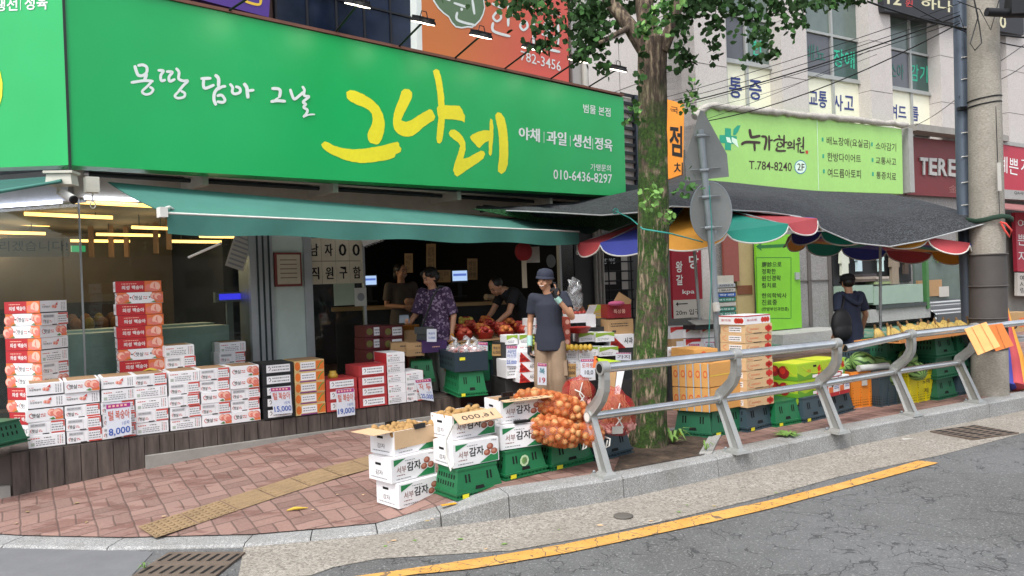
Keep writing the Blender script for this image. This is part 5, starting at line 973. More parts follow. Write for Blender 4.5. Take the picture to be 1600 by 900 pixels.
def scribble(b,pm,x0,z0,x1,z1,n,m,lay=0,seed=1):
 r=random.Random(seed);h=(z1-z0)/n
 for i in range(n):
  x=x0
  while x<x1-.006:w=r.uniform(.006,.022);b.rect(pm,x,z0+h*i+h*.25,min(x+w,x1),z0+h*i+h*.7,m,lay);x+=w+.005
def peach(b,pm,x,z,r,lay=1):
 b.disc(pm,x,z,r,M_PEACH,lay,12);b.disc(pm,x-r*.18,z+r*.12,r*.72,M_PEACHL,lay+.5,12);b.disc(pm,x+r*.1,z-r*.12,r*.5,M_PEACH,lay+1,10)
def a_sunny(b,pm,W_,H_):
 b.rect(pm,W_*.78,.008,W_-.002,H_*.34,M_ORP);b.shape(pm,[(W_*.60,.016),(W_*.72,.03),(W_*.78,.012),(W_*.7,.008)],M_LFP,1);peach(b,pm,W_*.68,H_*.64,H_*.29);peach(b,pm,W_*.85,H_*.56,H_*.36,3)
 b.stroke(pm,[(W_*.14,H_*.72),(W_*.07,H_*.58),(W_*.1,H_*.38),(W_*.17,H_*.34)],.005,M_REDT,0);b.text(pm,'햇살',W_*.13,H_*.34,W_*.36,H_*.68,M_DKP,1,.01);scribble(b,pm,W_*.38,H_*.36,W_*.52,H_*.66,2,M_REDT,1)
def a_data(b,pm,W_,H_):
 b.rect(pm,W_*.06,H_*.62,W_*.46,H_*.86,C('pale_grey_print','b4b4b6'));scribble(b,pm,W_*.08,H_*.66,W_*.44,H_*.84,1,M_GP,1,2);b.text(pm,'햇살',W_*.09,H_*.16,W_*.26,H_*.46,M_DKP,0,.01);b.stroke(pm,[(W_*.1,H_*.48),(W_*.055,H_*.36),(W_*.08,H_*.2)],.004,M_REDT);scribble(b,pm,W_*.28,H_*.2,W_*.38,H_*.42,2,M_REDT,0)
 for x in(.48,.6):b.rect(pm,W_*x,H_*.12,W_*x+.0012,H_*.86,M_GP)
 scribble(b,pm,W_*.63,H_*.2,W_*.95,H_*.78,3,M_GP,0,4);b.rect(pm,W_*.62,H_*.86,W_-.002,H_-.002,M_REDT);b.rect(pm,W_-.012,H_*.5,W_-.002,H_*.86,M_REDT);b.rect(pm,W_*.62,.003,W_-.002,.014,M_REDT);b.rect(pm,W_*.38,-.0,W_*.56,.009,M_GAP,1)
def a_orchard(b,pm,W_,H_):
 b.text(pm,'의성복숭아',W_*.06,H_*.42,W_*.38,H_*.6,M_DKP,0,.01);scribble(b,pm,W_*.06,H_*.64,W_*.22,H_*.72,1,M_REDT);peach(b,pm,W_*.47,H_*.52,H_*.13);peach(b,pm,W_*.55,H_*.5,H_*.15,3);b.shape(pm,[(W_*.55,H_*.68),(W_*.64,H_*.86),(W_*.64,H_*.6)],M_REDT,5)
 for k in range(3):scribble(b,pm,W_*(.78+.065*k),H_*.2,W_*(.81+.065*k),H_*.86,6,M_DKP,0,k)
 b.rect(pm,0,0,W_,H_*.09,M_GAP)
def a_table(b,pm,W_,H_):
 scribble(b,pm,W_*.06,H_*.66,W_*.3,H_*.82,1,M_REDT,0,3);b.rect(pm,W_*.06,H_*.16,W_*.16,H_*.4,C('qr_free_panel','a9b3a6'));scribble(b,pm,W_*.2,H_*.14,W_*.72,H_*.6,3,M_GP,0,5);scribble(b,pm,W_*.42,H_*.68,W_*.62,H_*.8,1,M_DKP)
 for k in range(3):scribble(b,pm,W_*(.79+.06*k),H_*.16,W_*(.82+.06*k),H_*.86,6,M_REDT if k==1 else M_DKP,0,k+4)
def a_red(b,pm,W_,H_):
 b.rect(pm,0,.003,W_,H_,M_REDP);b.text(pm,'의성',W_*.13,H_*.26,W_*.3,H_*.62,M_SWHITE,1,.02);b.text(pm,'백숭아',W_*.35,H_*.26,W_*.6,H_*.62,M_SWHITE,1,.02);scribble(b,pm,W_*.13,H_*.7,W_*.45,H_*.84,1,M_PEACHL,1)
 b.rect(pm,W_*.63,.004,W_-.001,H_-.001,M_ORP,1);b.disc(pm,W_*.72,H_*.42,H_*.3,M_PEACH,2);b.disc(pm,W_*.86,H_*.5,H_*.42,M_PEACHL,3);b.shape(pm,[(W_*.86,H_*.92),(W_*.82,H_*.5),(W_*.88,H_*.2),(W_*.86,H_*.5)],M_PEACH,4);b.shape(pm,[(W_*.66,H_*.2),(W_*.78,H_*.35),(W_*.96,H_*.15),(W_*.8,H_*.05)],M_PEACH,5)
def a_pink(b,pm,W_,H_):
 b.rect(pm,0,.004,W_*.3,H_,M_ORP);b.rect(pm,W_*.74,.004,W_,H_,M_ORP);b.shape(pm,[(W_*.2,H_),(W_*.27,.004),(W_*.82,.004),(W_*.75,H_)],M_WHITEB,1);peach(b,pm,W_*.18,H_*.62,H_*.3,2);peach(b,pm,W_*.07,H_*.45,H_*.4,4);b.shape(pm,[(W_*.16,.01),(W_*.28,H_*.2),(W_*.3,.008)],M_LFP,6);peach(b,pm,W_*.8,H_*.64,H_*.3,2);peach(b,pm,W_*.9,H_*.56,H_*.38,4);b.shape(pm,[(W_*.72,.01),(W_*.8,H_*.22),(W_*.84,.008)],M_LFP,6)
 b.text(pm,'햇살',W_*.36,H_*.32,W_*.54,H_*.7,M_DKP,2,.01);b.stroke(pm,[(W_*.37,H_*.78),(W_*.32,H_*.56),(W_*.36,H_*.34)],.005,M_REDT,2);scribble(b,pm,W_*.56,H_*.36,W_*.66,H_*.66,2,M_REDT,2);b.disc(pm,W_*.285,H_*.55,.007,M_INK,7,8);b.disc(pm,W_*.70,H_*.55,.007,M_INK,7,8)
def carton(name,W_,D_,H_,bm,front=None,left=None,right=None,top=None,lab=None,cat='carton',flange=True):
 t=thing(name,lab,cat);b=MB();b.box(0,0,.002,W_,D_,H_-.004,bm);b.box(.004,.004,H_-.004,W_-.004,D_-.004,H_,bm);b.build('box',t);p=MB()
 if front:front(p,faceF(),W_,H_)
 if left:left(p,faceL(D_),D_,H_)
 if right:right(p,faceR(W_),D_,H_)
 if top:top(p,faceT(H_),W_,D_)
 if p.v:p.build('printed_face',t)
 return t
PROTO={}
def put(kind,make,loc,rz,label,group,tilt=None):
 r=(0,0,rz)if tilt is None else(tilt[0],tilt[1],rz)
 if kind not in PROTO:
  o=make();PROTO[kind]=o;o.location=loc;o.rotation_euler=r;o['label']=label;o['group']=group;return o
 return clone(PROTO[kind],loc,r,label,group)
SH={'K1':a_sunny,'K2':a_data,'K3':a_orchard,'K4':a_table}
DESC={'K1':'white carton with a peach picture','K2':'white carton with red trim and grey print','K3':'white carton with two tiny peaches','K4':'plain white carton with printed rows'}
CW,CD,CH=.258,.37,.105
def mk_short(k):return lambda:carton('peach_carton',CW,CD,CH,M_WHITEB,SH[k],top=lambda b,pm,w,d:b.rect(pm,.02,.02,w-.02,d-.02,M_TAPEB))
cols=[['K3','K3','K1','K2','K4'],['K1','K3','K2','K2','K2'],['K3','K4','K2','K2','K2'],['K2','K4','K4','K2','K4'],['K4','K2','K2','K2','K4'],['K2','K2','K1','K2','K1'],['K1','K1','K2','K2','K1']]
random.seed(5);ZL=.46
ROWN=['top','second','third','fourth','bottom'];COLN=['end column at the corner','second column from the corner','third column from the corner','fourth column from the corner','fifth column from the corner','sixth column from the corner','column beside the black cartons']
tL=lambda x:FL.tw(x,702-.1257*(x-45),ZL)[0]
for c,L in enumerate(cols):
 for r,k in enumerate(L):
  z=ZL+CH*(4-r)+.002;t_=.266*c+random.uniform(-.006,.006);w_=random.uniform(-.005,.006)+(.03 if r<2 and c in(3,4)else 0)*0
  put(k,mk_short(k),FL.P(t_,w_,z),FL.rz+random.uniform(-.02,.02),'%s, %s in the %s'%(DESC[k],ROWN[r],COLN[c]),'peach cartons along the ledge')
def a_panel(pan,extra=None):
 def f(b,pm,W_,H_):
  b.rect(pm,W_*.12,H_*.16,W_*.9,H_*.84,M_WHITEB);scribble(b,pm,W_*.3,H_*.24,W_*.86,H_*.78,2,M_GP,1,8);b.stroke(pm,[(W_*.18,H_*.6),(W_*.22,H_*.7),(W_*.25,H_*.5),(W_*.2,H_*.35)],.005,M_DKP,1)
 return f
def a_mango(b,pm,W_,H_):
 og,gn,yl,pu=C('mango_orange','d06a26',rough=.6,var=.2,scale=12),C('mango_green','5e8a3a',rough=.6),C('mango_yellow','cdb27a',rough=.6),C('purple_strip','7d3a7a',rough=.6)
 b.rect(pm,0,.003,W_,H_,yl);b.disc(pm,W_*.1,H_*.5,W_*.09,og,1,12,H_*.4);b.rect(pm,W_*.72,.01,W_-.002,H_-.01,og,1);b.stroke(pm,[(W_*.78,H_*.2),(W_*.86,H_*.6),(W_*.97,H_*.85)],.012,gn,2);b.rect(pm,W_*.2,H_*.2,W_*.7,H_*.85,M_WHITEB,2);scribble(b,pm,W_*.24,H_*.3,W_*.66,H_*.75,2,M_GP,3,6);b.rect(pm,W_*.16,.003,W_*.72,H_*.14,pu,2)
CH2=.106
xs={'black':(411,459),'mango':(461,507),'red3':(509,557),'red4':(560,603)}
for r in range(5):
 a=tL(411);put('blk',lambda:carton('plum_carton',tL(460)-tL(411)-.012,.36,CH2,M_BLACKB,a_panel(0)),FL.P(a+.004,-.03+random.uniform(-.004,.004),ZL+CH2*(4-r)),FL.rz+random.uniform(-.02,.02),'black carton with a white handwritten panel, %s of its column'%ROWN[r],'black cartons on the ledge')
 put('mango',lambda:carton('mango_carton',tL(508)-tL(461)-.008,.36,CH2,C('mango_yellow','cdb27a'),a_mango,top=lambda b,pm,w,d:b.rect(pm,.005,.005,w-.005,d-.005,M_TAPEB)),FL.P(tL(461),-.025+random.uniform(-.004,.004),ZL+CH2*(4-r)),FL.rz+random.uniform(-.015,.015),'orange and yellow carton with fruit picture, %s of its column'%ROWN[r],'orange fruit cartons on the ledge')
 put('wt',lambda:carton('white_carton',.2,.34,CH2,M_WHITEB,a_table,left=lambda b,pm,w,h:b.rect(pm,0,0,w,h,M_REDP)),FL.P(tL(605),-.02+random.uniform(-.004,.004),ZL+CH2*(4-r)),FL.rz+random.uniform(-.02,.02),'white carton with red end, %s of the column after the red cartons'%ROWN[r],'white cartons at the doorway end of the ledge')
MR=C('red_carton','a83234',rough=.6,var=.06)
for nm,n,dz in(('red3',3,0),('red4',4,0)):
 for r in range(n):put('redp'+nm,lambda:carton('red_carton',tL(xs[nm][1])-tL(xs[nm][0]),.36,CH2,MR,a_panel(0)),FL.P(tL(xs[nm][0]),-.03+random.uniform(-.005,.005),ZL+CH2*(n-1-r)),FL.rz+random.uniform(-.02,.02),'red carton with white panel, number %s down in the stack of %s'%(['one','two','three','four'][r],['','','','three','four'][n]),'red cartons on the ledge')
for r in range(3):put('wt2'+str(r==0),lambda:carton('white_carton',.2,.34,CH2,M_WHITEB,a_data if r else a_table,right=lambda b,pm,w,h:b.rect(pm,0,0,w,h,M_REDT)),FL.P(tL(605)+.207,-.02,ZL+CH2*(2-r)),FL.rz+random.uniform(-.02,.02),'white carton with orange red edge, %s of three beside the plum price card'%['topmost','middle','lowest'][r],'white cartons at the doorway end of the ledge')
b=MB();p=FL.P(tL(528),.12,ZL+3*CH2);b.lathe([(.05,0),(.05,.03),(.035,.05),(.035,.07)],C('tape_yellow','c9a43a',rough=.5),n=14);tag(b.build('tape_roll',loc=p),'yellow roll of packing tape on the stack of three red cartons','tape roll')
def mk_long(k,e):return lambda:carton('peach_carton',.385,.27,CH,M_REDP if k=='R' else M_WHITEB,a_red if k=='R' else a_pink,left=lambda b,pm,w,h:(b.rect(pm,0,0,w,h,M_WHITEB),SH[e](b,lambda a,c,l=0:pm(a,c,l+1),w,h)),right=lambda b,pm,w,h:(b.rect(pm,0,.002,w,h,M_WHITEB),SH[e](b,lambda a,c,l=0:pm(a,c,l+1),w,h)))
DL={'R':'red peach carton','P':'white and pink peach carton'}
pt_=yp(181,440,7.05);zt0=yp(181,440,7.05).z;seq=['R','P','R','R','R','R','P','R','P','R','R','P','R']
for i,k in enumerate(seq):
 z=zt0-CH*(i+1)
 if z<.40:break
 p=Vector((pt_.x,pt_.y,z))+FL.d*random.uniform(-.012,.012);put('L'+k,mk_long(k,'K3' if k=='R' else 'K2'),p,rad(31)+random.uniform(-.015,.015),'%s, %s down in the tower by the shop glass'%(DL[k],ORD[i]),'tower of peach cartons by the glass')
pt2=yp(62,470,6.5);zt2=pt2 .z;seq2=['R','P','P','R','R','P','P','R','P','R','P'];ends2=['K3','K2','K1','K3','K4','K2','K1','K3','K2','K4','K2']
rz2=rad(-16);dx=Vector((math.cos(rz2),math.sin(rz2),0))
for i,(k,e)in enumerate(zip(seq2,ends2)):
 z=zt2-CH*1.005*(i+1)
 if z<.3:break
 p=Vector((pt2 .x,pt2 .y,z))-dx*(.385+random.uniform(-.01,.01));put('L'+k+e,mk_long(k,e),p,rz2+random.uniform(-.02,.02),'%s, %s down in the stack at the corner edge'%(DL[k],ORD[i]),'stack of peach cartons at the corner')
for(x,y,Y,n,lab,nv)in((258,541,7.15,7,'beside the tower',2),(343,536,7.9,7,'at the pillar',2)):
 p=yp(x,y,Y)
 for i in range(n):
  z=p.z-CH*(i+1)
  if z<.42:break
  put('K4' if i%2==0 else 'K2',mk_short('K4'),Vector((p.x,p.y,z))+FL.d*random.uniform(-.01,.01),FL.rz+random.uniform(-.03,.03),'%s, %s down of the pile %s'%(DESC['K4' if i%2==0 else 'K2'],ORD[i],lab),'short stacks of white cartons')
b=MB();p=FL.P(.95,.28,ZL+CH*5+.006)
for k in range(3):b.tube([(-.05,.02*k,.0),(0,.02*k,.015),(.05,.02*k+.01,0)],[.005,.009,.004],C('dry_yellow_peel','c2a53a',rough=.7),6)
tag(b.build('fruit_peel',loc=p),'yellow peel scraps lying on the ledge cartons','peel')
M_DECK=NT('dark_deck_board');_v=M_DECK.coord(False,(1,1,.15));M_DECK.col(M_DECK.ramp(M_DECK.noise(_v,22,4),(.3,'3a322e'),(.7,'5f544d')));M_DECK.rough(.8);M_DECK=M_DECK.m
lg=thing('display_ledge','dark wood clad ledge carrying the fruit cartons along the shop front','ledge',FL.o,FL.rz);L1=FL.tw(724,619,ZL)[0]
def cutb(t0,t1,w0=-.02,z1=ZL,m=M_DECK,z0=-.1):
 b.box(t0,w0,z0,t1,w0+.02,z1,m)
b=MB();n=34
for i in range(n):t0=-.12+(L1+.12)*i/n;cutb(t0+.003,t0+(L1+.12)/n-.003,-.02,ZL-.012)
b.build('front_boards',lg);b=MB();b.box(-.13,.0,-.1,L1,.9,ZL-.001,C('ledge_core','4b423d',rough=.8));b.build('top',lg);b=MB();b.box(.85,-.07,-.1,L1+.02,-.021,.285,M_CONC);b.build('concrete_foot',lg);b=MB()
b.prism([(-.12,-.0,-.1),(-.13,.9,-.1),(-1.3,1.6,-.1),(-1.1,.42,-.1)],(0,0,ZL-.03+.1),C('ledge_core','4b423d'));b.build('corner_return',lg);b=MB();b.box(-.28,-.02,-.1,-.135,.5,.19,M_CONC);b.build('corner_foot',lg)
M_CARD=C('price_card_white','d2d6de',rough=.5,var=.03);M_MAG=C('magenta_header','a6307e',rough=.5,var=.03);M_BLUEI=C('blue_marker','2f56a8',rough=.6);M_ORI=C('orange_marker','c8573a',rough=.6)
def price_card(label,corners,lines,Yoff,fr=None,header=True,big=True,paper=None,n=None):
 P,nrm=fr;c=[pl(*q,P,nrm)for q in corners];o=c[3];t=thing('price_card',label,'price card',o,0,'handwritten price cards');b=MB();b.prism([q-o for q in c],nrm*.003,paper or M_CARD);b.build('card',t)
 b=MB();pm0=lambda a,d,l=0:(c[3].lerp(c[2],a).lerp(c[0].lerp(c[1],a),d)-nrm*(.002+.0006*l))-o
 if header:b.rect(pm0,.02,.86,.98,.99,M_MAG);scribble2(b,pm0,.1,.9,.9,.96)
 for body,a0,d0,a1,d1,m,bold in lines:b.text(pm0,body,a0,d0,a1,d1,m,1,bold)
 b.build('lettering',t);return t
def scribble2(b,pm,a0,d0,a1,d1):
 for i in range(5):b.rect(pm,a0+(a1-a0)*i/5,d0,a0+(a1-a0)*(i+.6)/5,d1,M_PEACHL,1)
PLg=(FL.P(0,-.045,0),FL.n)
price_card('white card reading 8,000 on the peach cartons',((165,632),(204,628),(206,678),(168,686)),[('털',.08,.52,.28,.8,M_ORI,.01),('복숭아',.36,.52,.94,.8,M_ORI,.01),('1상자',.62,.33,.92,.45,M_BLUEI,.0),('8,000',.06,.04,.94,.28,M_BLUEI,.015)],0,PLg)
price_card('white card reading 15,000 on the black cartons',((422,606),(454,604),(457,645),(428,648)),[('털',.08,.54,.28,.82,M_ORI,.01),('복숭아',.36,.54,.94,.82,M_ORI,.01),('1상자',.6,.35,.92,.47,M_BLUEI,0),('15,000',.06,.06,.96,.3,M_BLUEI,.015)],0,(FL.P(0,-.07,0),FL.n))
price_card('white card reading 19,000 on the three red cartons',((525,609),(553,606),(555,648),(527,652)),[('털',.08,.54,.28,.82,M_ORI,.01),('복숭아',.36,.54,.94,.82,M_ORI,.01),('1상자',.6,.35,.92,.47,M_BLUEI,0),('19,000',.06,.06,.96,.3,M_BLUEI,.015)],0,(FL.P(0,-.07,0),FL.n))
price_card('curled white card reading 25,000 for plums at the ledge end',((648,594),(673,591),(678,627),(659,624)),[('자',.12,.5,.42,.82,M_ORI,.01),('두',.58,.46,.92,.78,M_ORI,.01),('1상자',.55,.33,.92,.43,M_BLUEI,0),('25,000',.05,.05,.98,.3,M_BLUEI,.015)],0,(FL.P(0,-.06,0),FL.n))
M_CG=C('green_crate_plastic','1a6a40',rough=.4,var=.08,scale=4);M_CN=C('slate_crate_plastic','34464e',rough=.45,var=.08,scale=4);M_CDG=C('dark_green_crate_plastic','1f5f42',rough=.45,var=.1,scale=4);M_YT=C('yellow_tag','d9d02c',rough=.5)
def mk_crate(m,W_=.5,D_=.36,H_=.2,tagged=True,tall=False):
 def f():
  t=thing('plastic_crate',None,'crate');b=MB();tx=.035 if not tall else-.01;b.box(.012,.012,.045,W_-.012,D_-.012,H_,m,tx,.03 if not tall else-.008);b.box(0,0,.03,W_,D_,.046,m);b.box(.012,.012,.004,W_-.012,D_-.012,.03,m);b.box(-.004,-.004,0,W_+.004,D_+.004,.012,m);b.box(tx+.004,.036,H_-.012,W_-tx-.004,D_-.036,H_+.004,m)if not tall else None
  for i in range(11):x=.03+(W_-.06)*i/10;b.box(x-.003,-.002,.012,x+.003,.011,.031,m)
  b.build('shell',t);h=MB();sl=tx/(H_-.045);sy=.03/(H_-.045)
  pf=lambda a,c,l=0:(a+0,.012+sy*(c-.045)-.0025,c);pL=lambda a,c,l=0:(.012+sl*(c-.045)-.0025,D_-a,c);pR=lambda a,c,l=0:(W_-.012-sl*(c-.045)+.0025,a,c)
  for s in(.24,.31,.69,.76):h.rect(pf,W_*s-.008,H_*.52,W_*s+.008,H_*.8,M_HOLE)
  h.shape(pf,[(W_*.4,H_*.245),(W_*.42,H_*.36),(W_*.58,H_*.36),(W_*.6,H_*.245)],M_HOLE)
  for pm in(pL,pR):
   for r in range(2):
    for i in range(7):a=D_*(.16+.1*i);h.rect(pm,a,H_*(.4+.26*r),a+.014,H_*(.55+.26*r),M_HOLE)
  h.build('slots',t)
  if tagged:g=MB();g.rect(faceF(.006),.05,.006,.11,.036,M_YT);g.build('tag',t)
  return t
 return f
def seat(cpx,rpx,dz=0.0,y0=None):
 """corner and right-hand corner pixels on the pavement -> location, heading, width"""
 a,c=gpav(*cpx),gpav(*rpx);d=c-a;d.z=0;return Vector((a.x,a.y,a.z+dz)),math.atan2(d.y,d.x),d.length
def tiltof(a,c,rz):return None
CR=[((714,783),(788,754),'green plastic crate under the middle potato carton, nearest the kerb',M_CG,'cg',.34),((790,752),(857,738),'green plastic crate with a round pale sticker beside the kerb',M_CG,'cg',.34),((862,737),(930,720),'green plastic crate carrying the onion bags',M_CG,'cg',.34),((935,722),(990,707),'slate grey crate under the garlic bag by the trunk',M_CN,'cn',.34)]
CRZ=[]
for c,r,lab,m,k,dd in CR:
 loc,rz,wd=seat(c,r);d3=gpav(*r)-gpav(*c);tl_=-math.atan2(d3 .z,math.hypot(d3 .x,d3 .y))if abs(d3 .z)>.004 else 0
 o=put('crate'+k,mk_crate(m,.46,.33,.205),loc,rz,lab,'plastic crates along the kerb');o.scale=(wd/.46,1,1);CRZ.append((loc,rz,wd))
b=MB();l_,r_,w_=CRZ[1];b.X=Matrix.Translation(l_)@Matrix.Rotation(r_,4,'Z');b.disc(faceF(-.012),.2,.12,.045,C('pale_green_sticker','b9d4a8',rough=.5),0,9);b.disc(faceF(-.0125),.2,.12,.028,C('leaf_sticker','7fb262',rough=.5),1,9);b.X=None
stk=b.build('sticker');stk.parent=None;tag(stk,'round pale green leaf sticker stuck on a green crate','sticker')
M_TAN=C('carton_inside_tan','c9aa86',rough=.85,var=.06,scale=6);M_POTP=C('potato_print','8d4e3c',rough=.6,var=.15,scale=20);M_POTL=C('potato_print_light','b57a66',rough=.6);M_GRT=C('green_triangle','1f7a46',rough=.5)
def a_potato(b,pm,W_,H_,z0=0):
 b.shape(pm,[(.02,H_*.92),(.02,H_*.66),(W_*.32,H_*.92)],M_GRT);b.shape(pm,[(W_*.56,.006),(W_-.008,.006),(W_-.008,H_*.5),(W_*.82,H_*.34)],M_GRT)
 b.text(pm,'서부',W_*.11,H_*.36,W_*.32,H_*.64,M_REDT if False else C('brown_letter','7a3f2e',rough=.6),1,.0);b.text(pm,'감자',W_*.34,H_*.36,W_*.66,H_*.74,M_INK,1,.02);scribble(b,pm,W_*.3,H_*.78,W_*.55,H_*.85,1,M_GP);scribble(b,pm,W_*.11,H_*.24,W_*.3,H_*.31,1,C('brown_letter','7a3f2e'));scribble(b,pm,W_*.1,H_*.08,W_*.42,H_*.17,1,M_GP)
 for(x,z,r)in((.8,.66,.13),(.73,.42,.13),(.89,.44,.13)):b.disc(pm,W_*x,H_*z,W_*.085,M_SWHITE,1,14,H_*r*1.18);b.disc(pm,W_*x,H_*z,W_*.075,M_POTP,2,14,H_*r);b.disc(pm,W_*(x-.015),H_*(z+.03),W_*.045,M_POTL,3,12,H_*r*.6)
 b.text(pm,'10kg',W_*.84,H_*.86,W_*.95,H_*.93,M_DKP,1,0)
def a_potside(b,pm,D_,H_):
 b.rect(pm,D_*.3,H_*.66,D_*.55,H_*.76,M_HOLE);b.text(pm,'감자',D_*.3,H_*.26,D_*.62,H_*.46,M_DKP,0,0);scribble(b,pm,D_*.1,H_*.1,D_*.8,H_*.2,1,M_GP)
PW_,PD_,PH_=.40,.28,.178
def mk_pot():return carton('potato_carton',PW_,PD_,PH_,M_WHITEB,a_potato,left=a_potside,top=lambda b,pm,w,d:(b.rect(pm,.0,d*.495,w,d*.505,M_GP),scribble(b,pm,w*.25,d*.6,w*.7,d*.7,1,M_DKP)),lab='x')
def mk_open(tiltflap=True):
 def f():
  t=thing('potato_carton',None,'carton');b=MB();th=.006;W_,D_,H_=PW_,PD_,PH_
  b.box(0,0,0,W_,th,H_,M_WHITEB);b.box(0,D_-th,0,W_,D_,H_,M_WHITEB);b.box(0,th,0,th,D_-th,H_,M_WHITEB);b.box(W_-th,th,0,W_,D_-th,H_,M_WHITEB);b.box(th,th,.0,W_-th,D_-th,.006,M_TAN);b.build('box',t)
  b=MB();b.box(th,th+.001,.02,W_-th,th+.004,H_-.001,M_TAN);b.box(th,D_-th-.004,.02,W_-th,D_-th-.001,H_-.001,M_TAN);b.box(th+.001,th+.005,.02,th+.004,D_-th-.005,H_-.001,M_TAN);b.box(W_-th-.004,th+.005,.02,W_-th-.001,D_-th-.005,H_-.001,M_TAN);b.build('lining',t)
  p=MB();a_potato(p,faceF(),W_,H_);a_potside(p,faceL(D_),D_,H_);p.build('printed_face',t);return t
 return f
M_PTO=C('potato_skin','a5814f',rough=.8,var=.18,scale=14,bump=.2)
potato=None;POTN=[0]
def fill(loc,rz,W_,D_,H_,lab,n,mk,grp,r=.026,z=.0):
 Mx=Matrix.Translation(loc)@Matrix.Rotation(rz,4,'Z');rr=random.Random(n*7+int(loc.x*100));nx,ny=max(2,int(W_/(r*2.05))),max(2,int(D_/(r*2.05)))
 for i in range(nx):
  for j in range(ny):
   p=Mx@Vector((r*1.2+(W_-r*2.4)*(i+rr.uniform(-.2,.2))/max(1,nx-1),r*1.2+(D_-r*2.4)*(j+rr.uniform(-.2,.2))/max(1,ny-1),H_+rr.uniform(-.008,.018)));s=rr.uniform(.85,1.15);o=put(mk[0],mk[1],p,rr.random()*6,lab,grp,(rr.random(),rr.random()));o.scale=(s,s,s)
def mk_potato():b=MB();b.ball((0,0,0),(.036,.026,.024),M_PTO,10,7);return tag(b.build('potato'),None,'potato')
st,srz,sw=seat((624,797),(686,763));srz=rad(44)
g_='white potato cartons on the pavement and crates'
put('pot',mk_pot,st+UP*.004,srz,'closed potato carton at the foot of the front stack on the bricks',g_)
put('pot',mk_pot,st+UP*(PH_+.008)+Vector((-.045,.0,0)),srz+.02,'closed potato carton in the middle of the front stack',g_)
o1=put('potopen',mk_open(),st+UP*(2*PH_+.012)+Vector((-.03,.06,0)),srz+.06,'open potato carton with one flap folded out on top of the front stack',g_)
put('potato',mk_potato,Vector((0,0,-5)),0,'small tan potato','x')if False else None
fill(o1 .location,srz+.06,PW_,PD_,PH_-.02,'small tan potato heaped in the open carton of the front stack',1,('potato',mk_potato),'potatoes in the front open carton')
def flap(par,pts,text=None,nm='flap'):
 b=MB();b.prism(pts,(0,0,.004),M_TAN)
 if text:
  A_,B_,C_,D_=[Vector(p)for p in pts];nn_=(B_-A_).cross(D_-A_).normalized()
  pm=lambda a,d,l=0:A_.lerp(B_,a).lerp(D_.lerp(C_,a),d)+nn_*(.006 if nn_.z>0 else-.006)
  b.text(pm,text,.16,.25,.86,.7,M_DKP,0,0)
 return b.build(nm,par)
flap(o1,[(0,PD_,PH_),(0,0,PH_),(-.17,.0,PH_+.0),(-.17,PD_,PH_+.0)])
b=MB();b.box(.005,-.006,PH_*.28,PW_-.005,-.0022,PH_,M_TAN);b.build('flap',o1)
def clipm(par,x,y,rz=0):
 b=MB();b.X=Matrix.Translation((x,y,PH_-.01))@Matrix.Rotation(rz,4,'Z');b.box(-.05,-.012,0,.05,.012,.035,C('black_handle_plastic','151517',rough=.35));
 for k in range(5):b.box(-.04+.018*k,-.015,.006,-.03+.018*k,.015,.03,C('black_handle_plastic','151517'))
 b.build('carton_handle',par)
clipm(o1,.24,-.004);clipm(o1,.2,PD_)
l0,r0,w0=CRZ[0];r0=rad(36)
m1=put('pot',mk_pot,l0+UP*.215+Vector((-.02,.06,0)),r0,'closed potato carton standing on the nearest green crate',g_)
o2=clone(o1,l0+UP*(.215+PH_+.004)+Vector((-.03,.16,0)),r0+.05,'open potato carton marked 16,000 on its raised flap',g_)
for ch in list(o2 .children):
 if ch.name.startswith(('flap','carton_handle')):bpy.data.objects.remove(ch)
fill(o2 .location,r0+.05,PW_,PD_,PH_-.02,'small tan potato heaped in the carton marked 16,000',2,('potato',mk_potato),'potatoes in the carton marked 16,000')
flap(o2,[(PW_,-.10,PH_-.05),(0,-.10,PH_-.05),(0,.0,PH_+.012),(PW_,0,PH_+.012)],'16,000');clipm(o2,.36,PD_-.02,1.2)
l1,r1,w1=CRZ[1];r1=rad(27)
put('pot',mk_pot,l1+UP*.215+Vector((-.03,.07,0)),r1,'closed potato carton on the crate with the round sticker',g_)
o3=clone(o1,l1+UP*(.215+PH_+.004)+Vector((-.02,.17,0)),r1+.03,'open potato carton with black handles farthest back, marked on its flap',g_)
for ch in list(o3 .children):
 if ch.name.startswith(('flap','carton_handle')):bpy.data.objects.remove(ch)
flap(o3,[(PW_+.02,-.09,PH_+.0),(0.0,-.09,PH_+.0),(0,.0,PH_+.004),(PW_,0,PH_+.004)],'16,000');clipm(o3,.05,.03,.3);clipm(o3,.2,PD_-.02)
b=MB();q=l1+UP*(.215+PH_+.012)+Vector((.14,.16,0));b.X=Matrix.Rotation(.5,4,'Z');b.box(-.07,-.012,0,.07,.012,.02,M_BLK);b.box(-.05,.02,0,.06,.04,.018,M_BLK);tag(b.build('plastic_grip',loc=q),'loose black plastic carton handles lying on a potato carton','handle')
b=MB();q=l0+Vector((-.07,.13,.42));b.tube([q+Vector((.05,0,.1)),q+Vector((-.0,-.04,.0)),q+Vector((.0,-.05,-.12)),q+Vector((.03,-.06,-.22)),q+Vector((.06,-.06,-.16))],(.012,.003),M_TRIM,5);tag(b.build('plastic_strap'),'white plastic strap hanging between the potato cartons','strap')
b=MB();q=gpav(691,791,.02);b.X=Matrix.Translation(q)@Matrix.Rotation(rad(25),4,'Z');b.box(0,0,0,.11,.035,.003,C('orange_tape','d39a25',rough=.6));b.text(faceT(.004),'AAAA',.01,.008,.1,.028,M_INK,0,0)if False else None;b.X=None;tag(b.build('tape_scrap'),'scrap of yellow warning tape stuck on the kerb edge','tape')
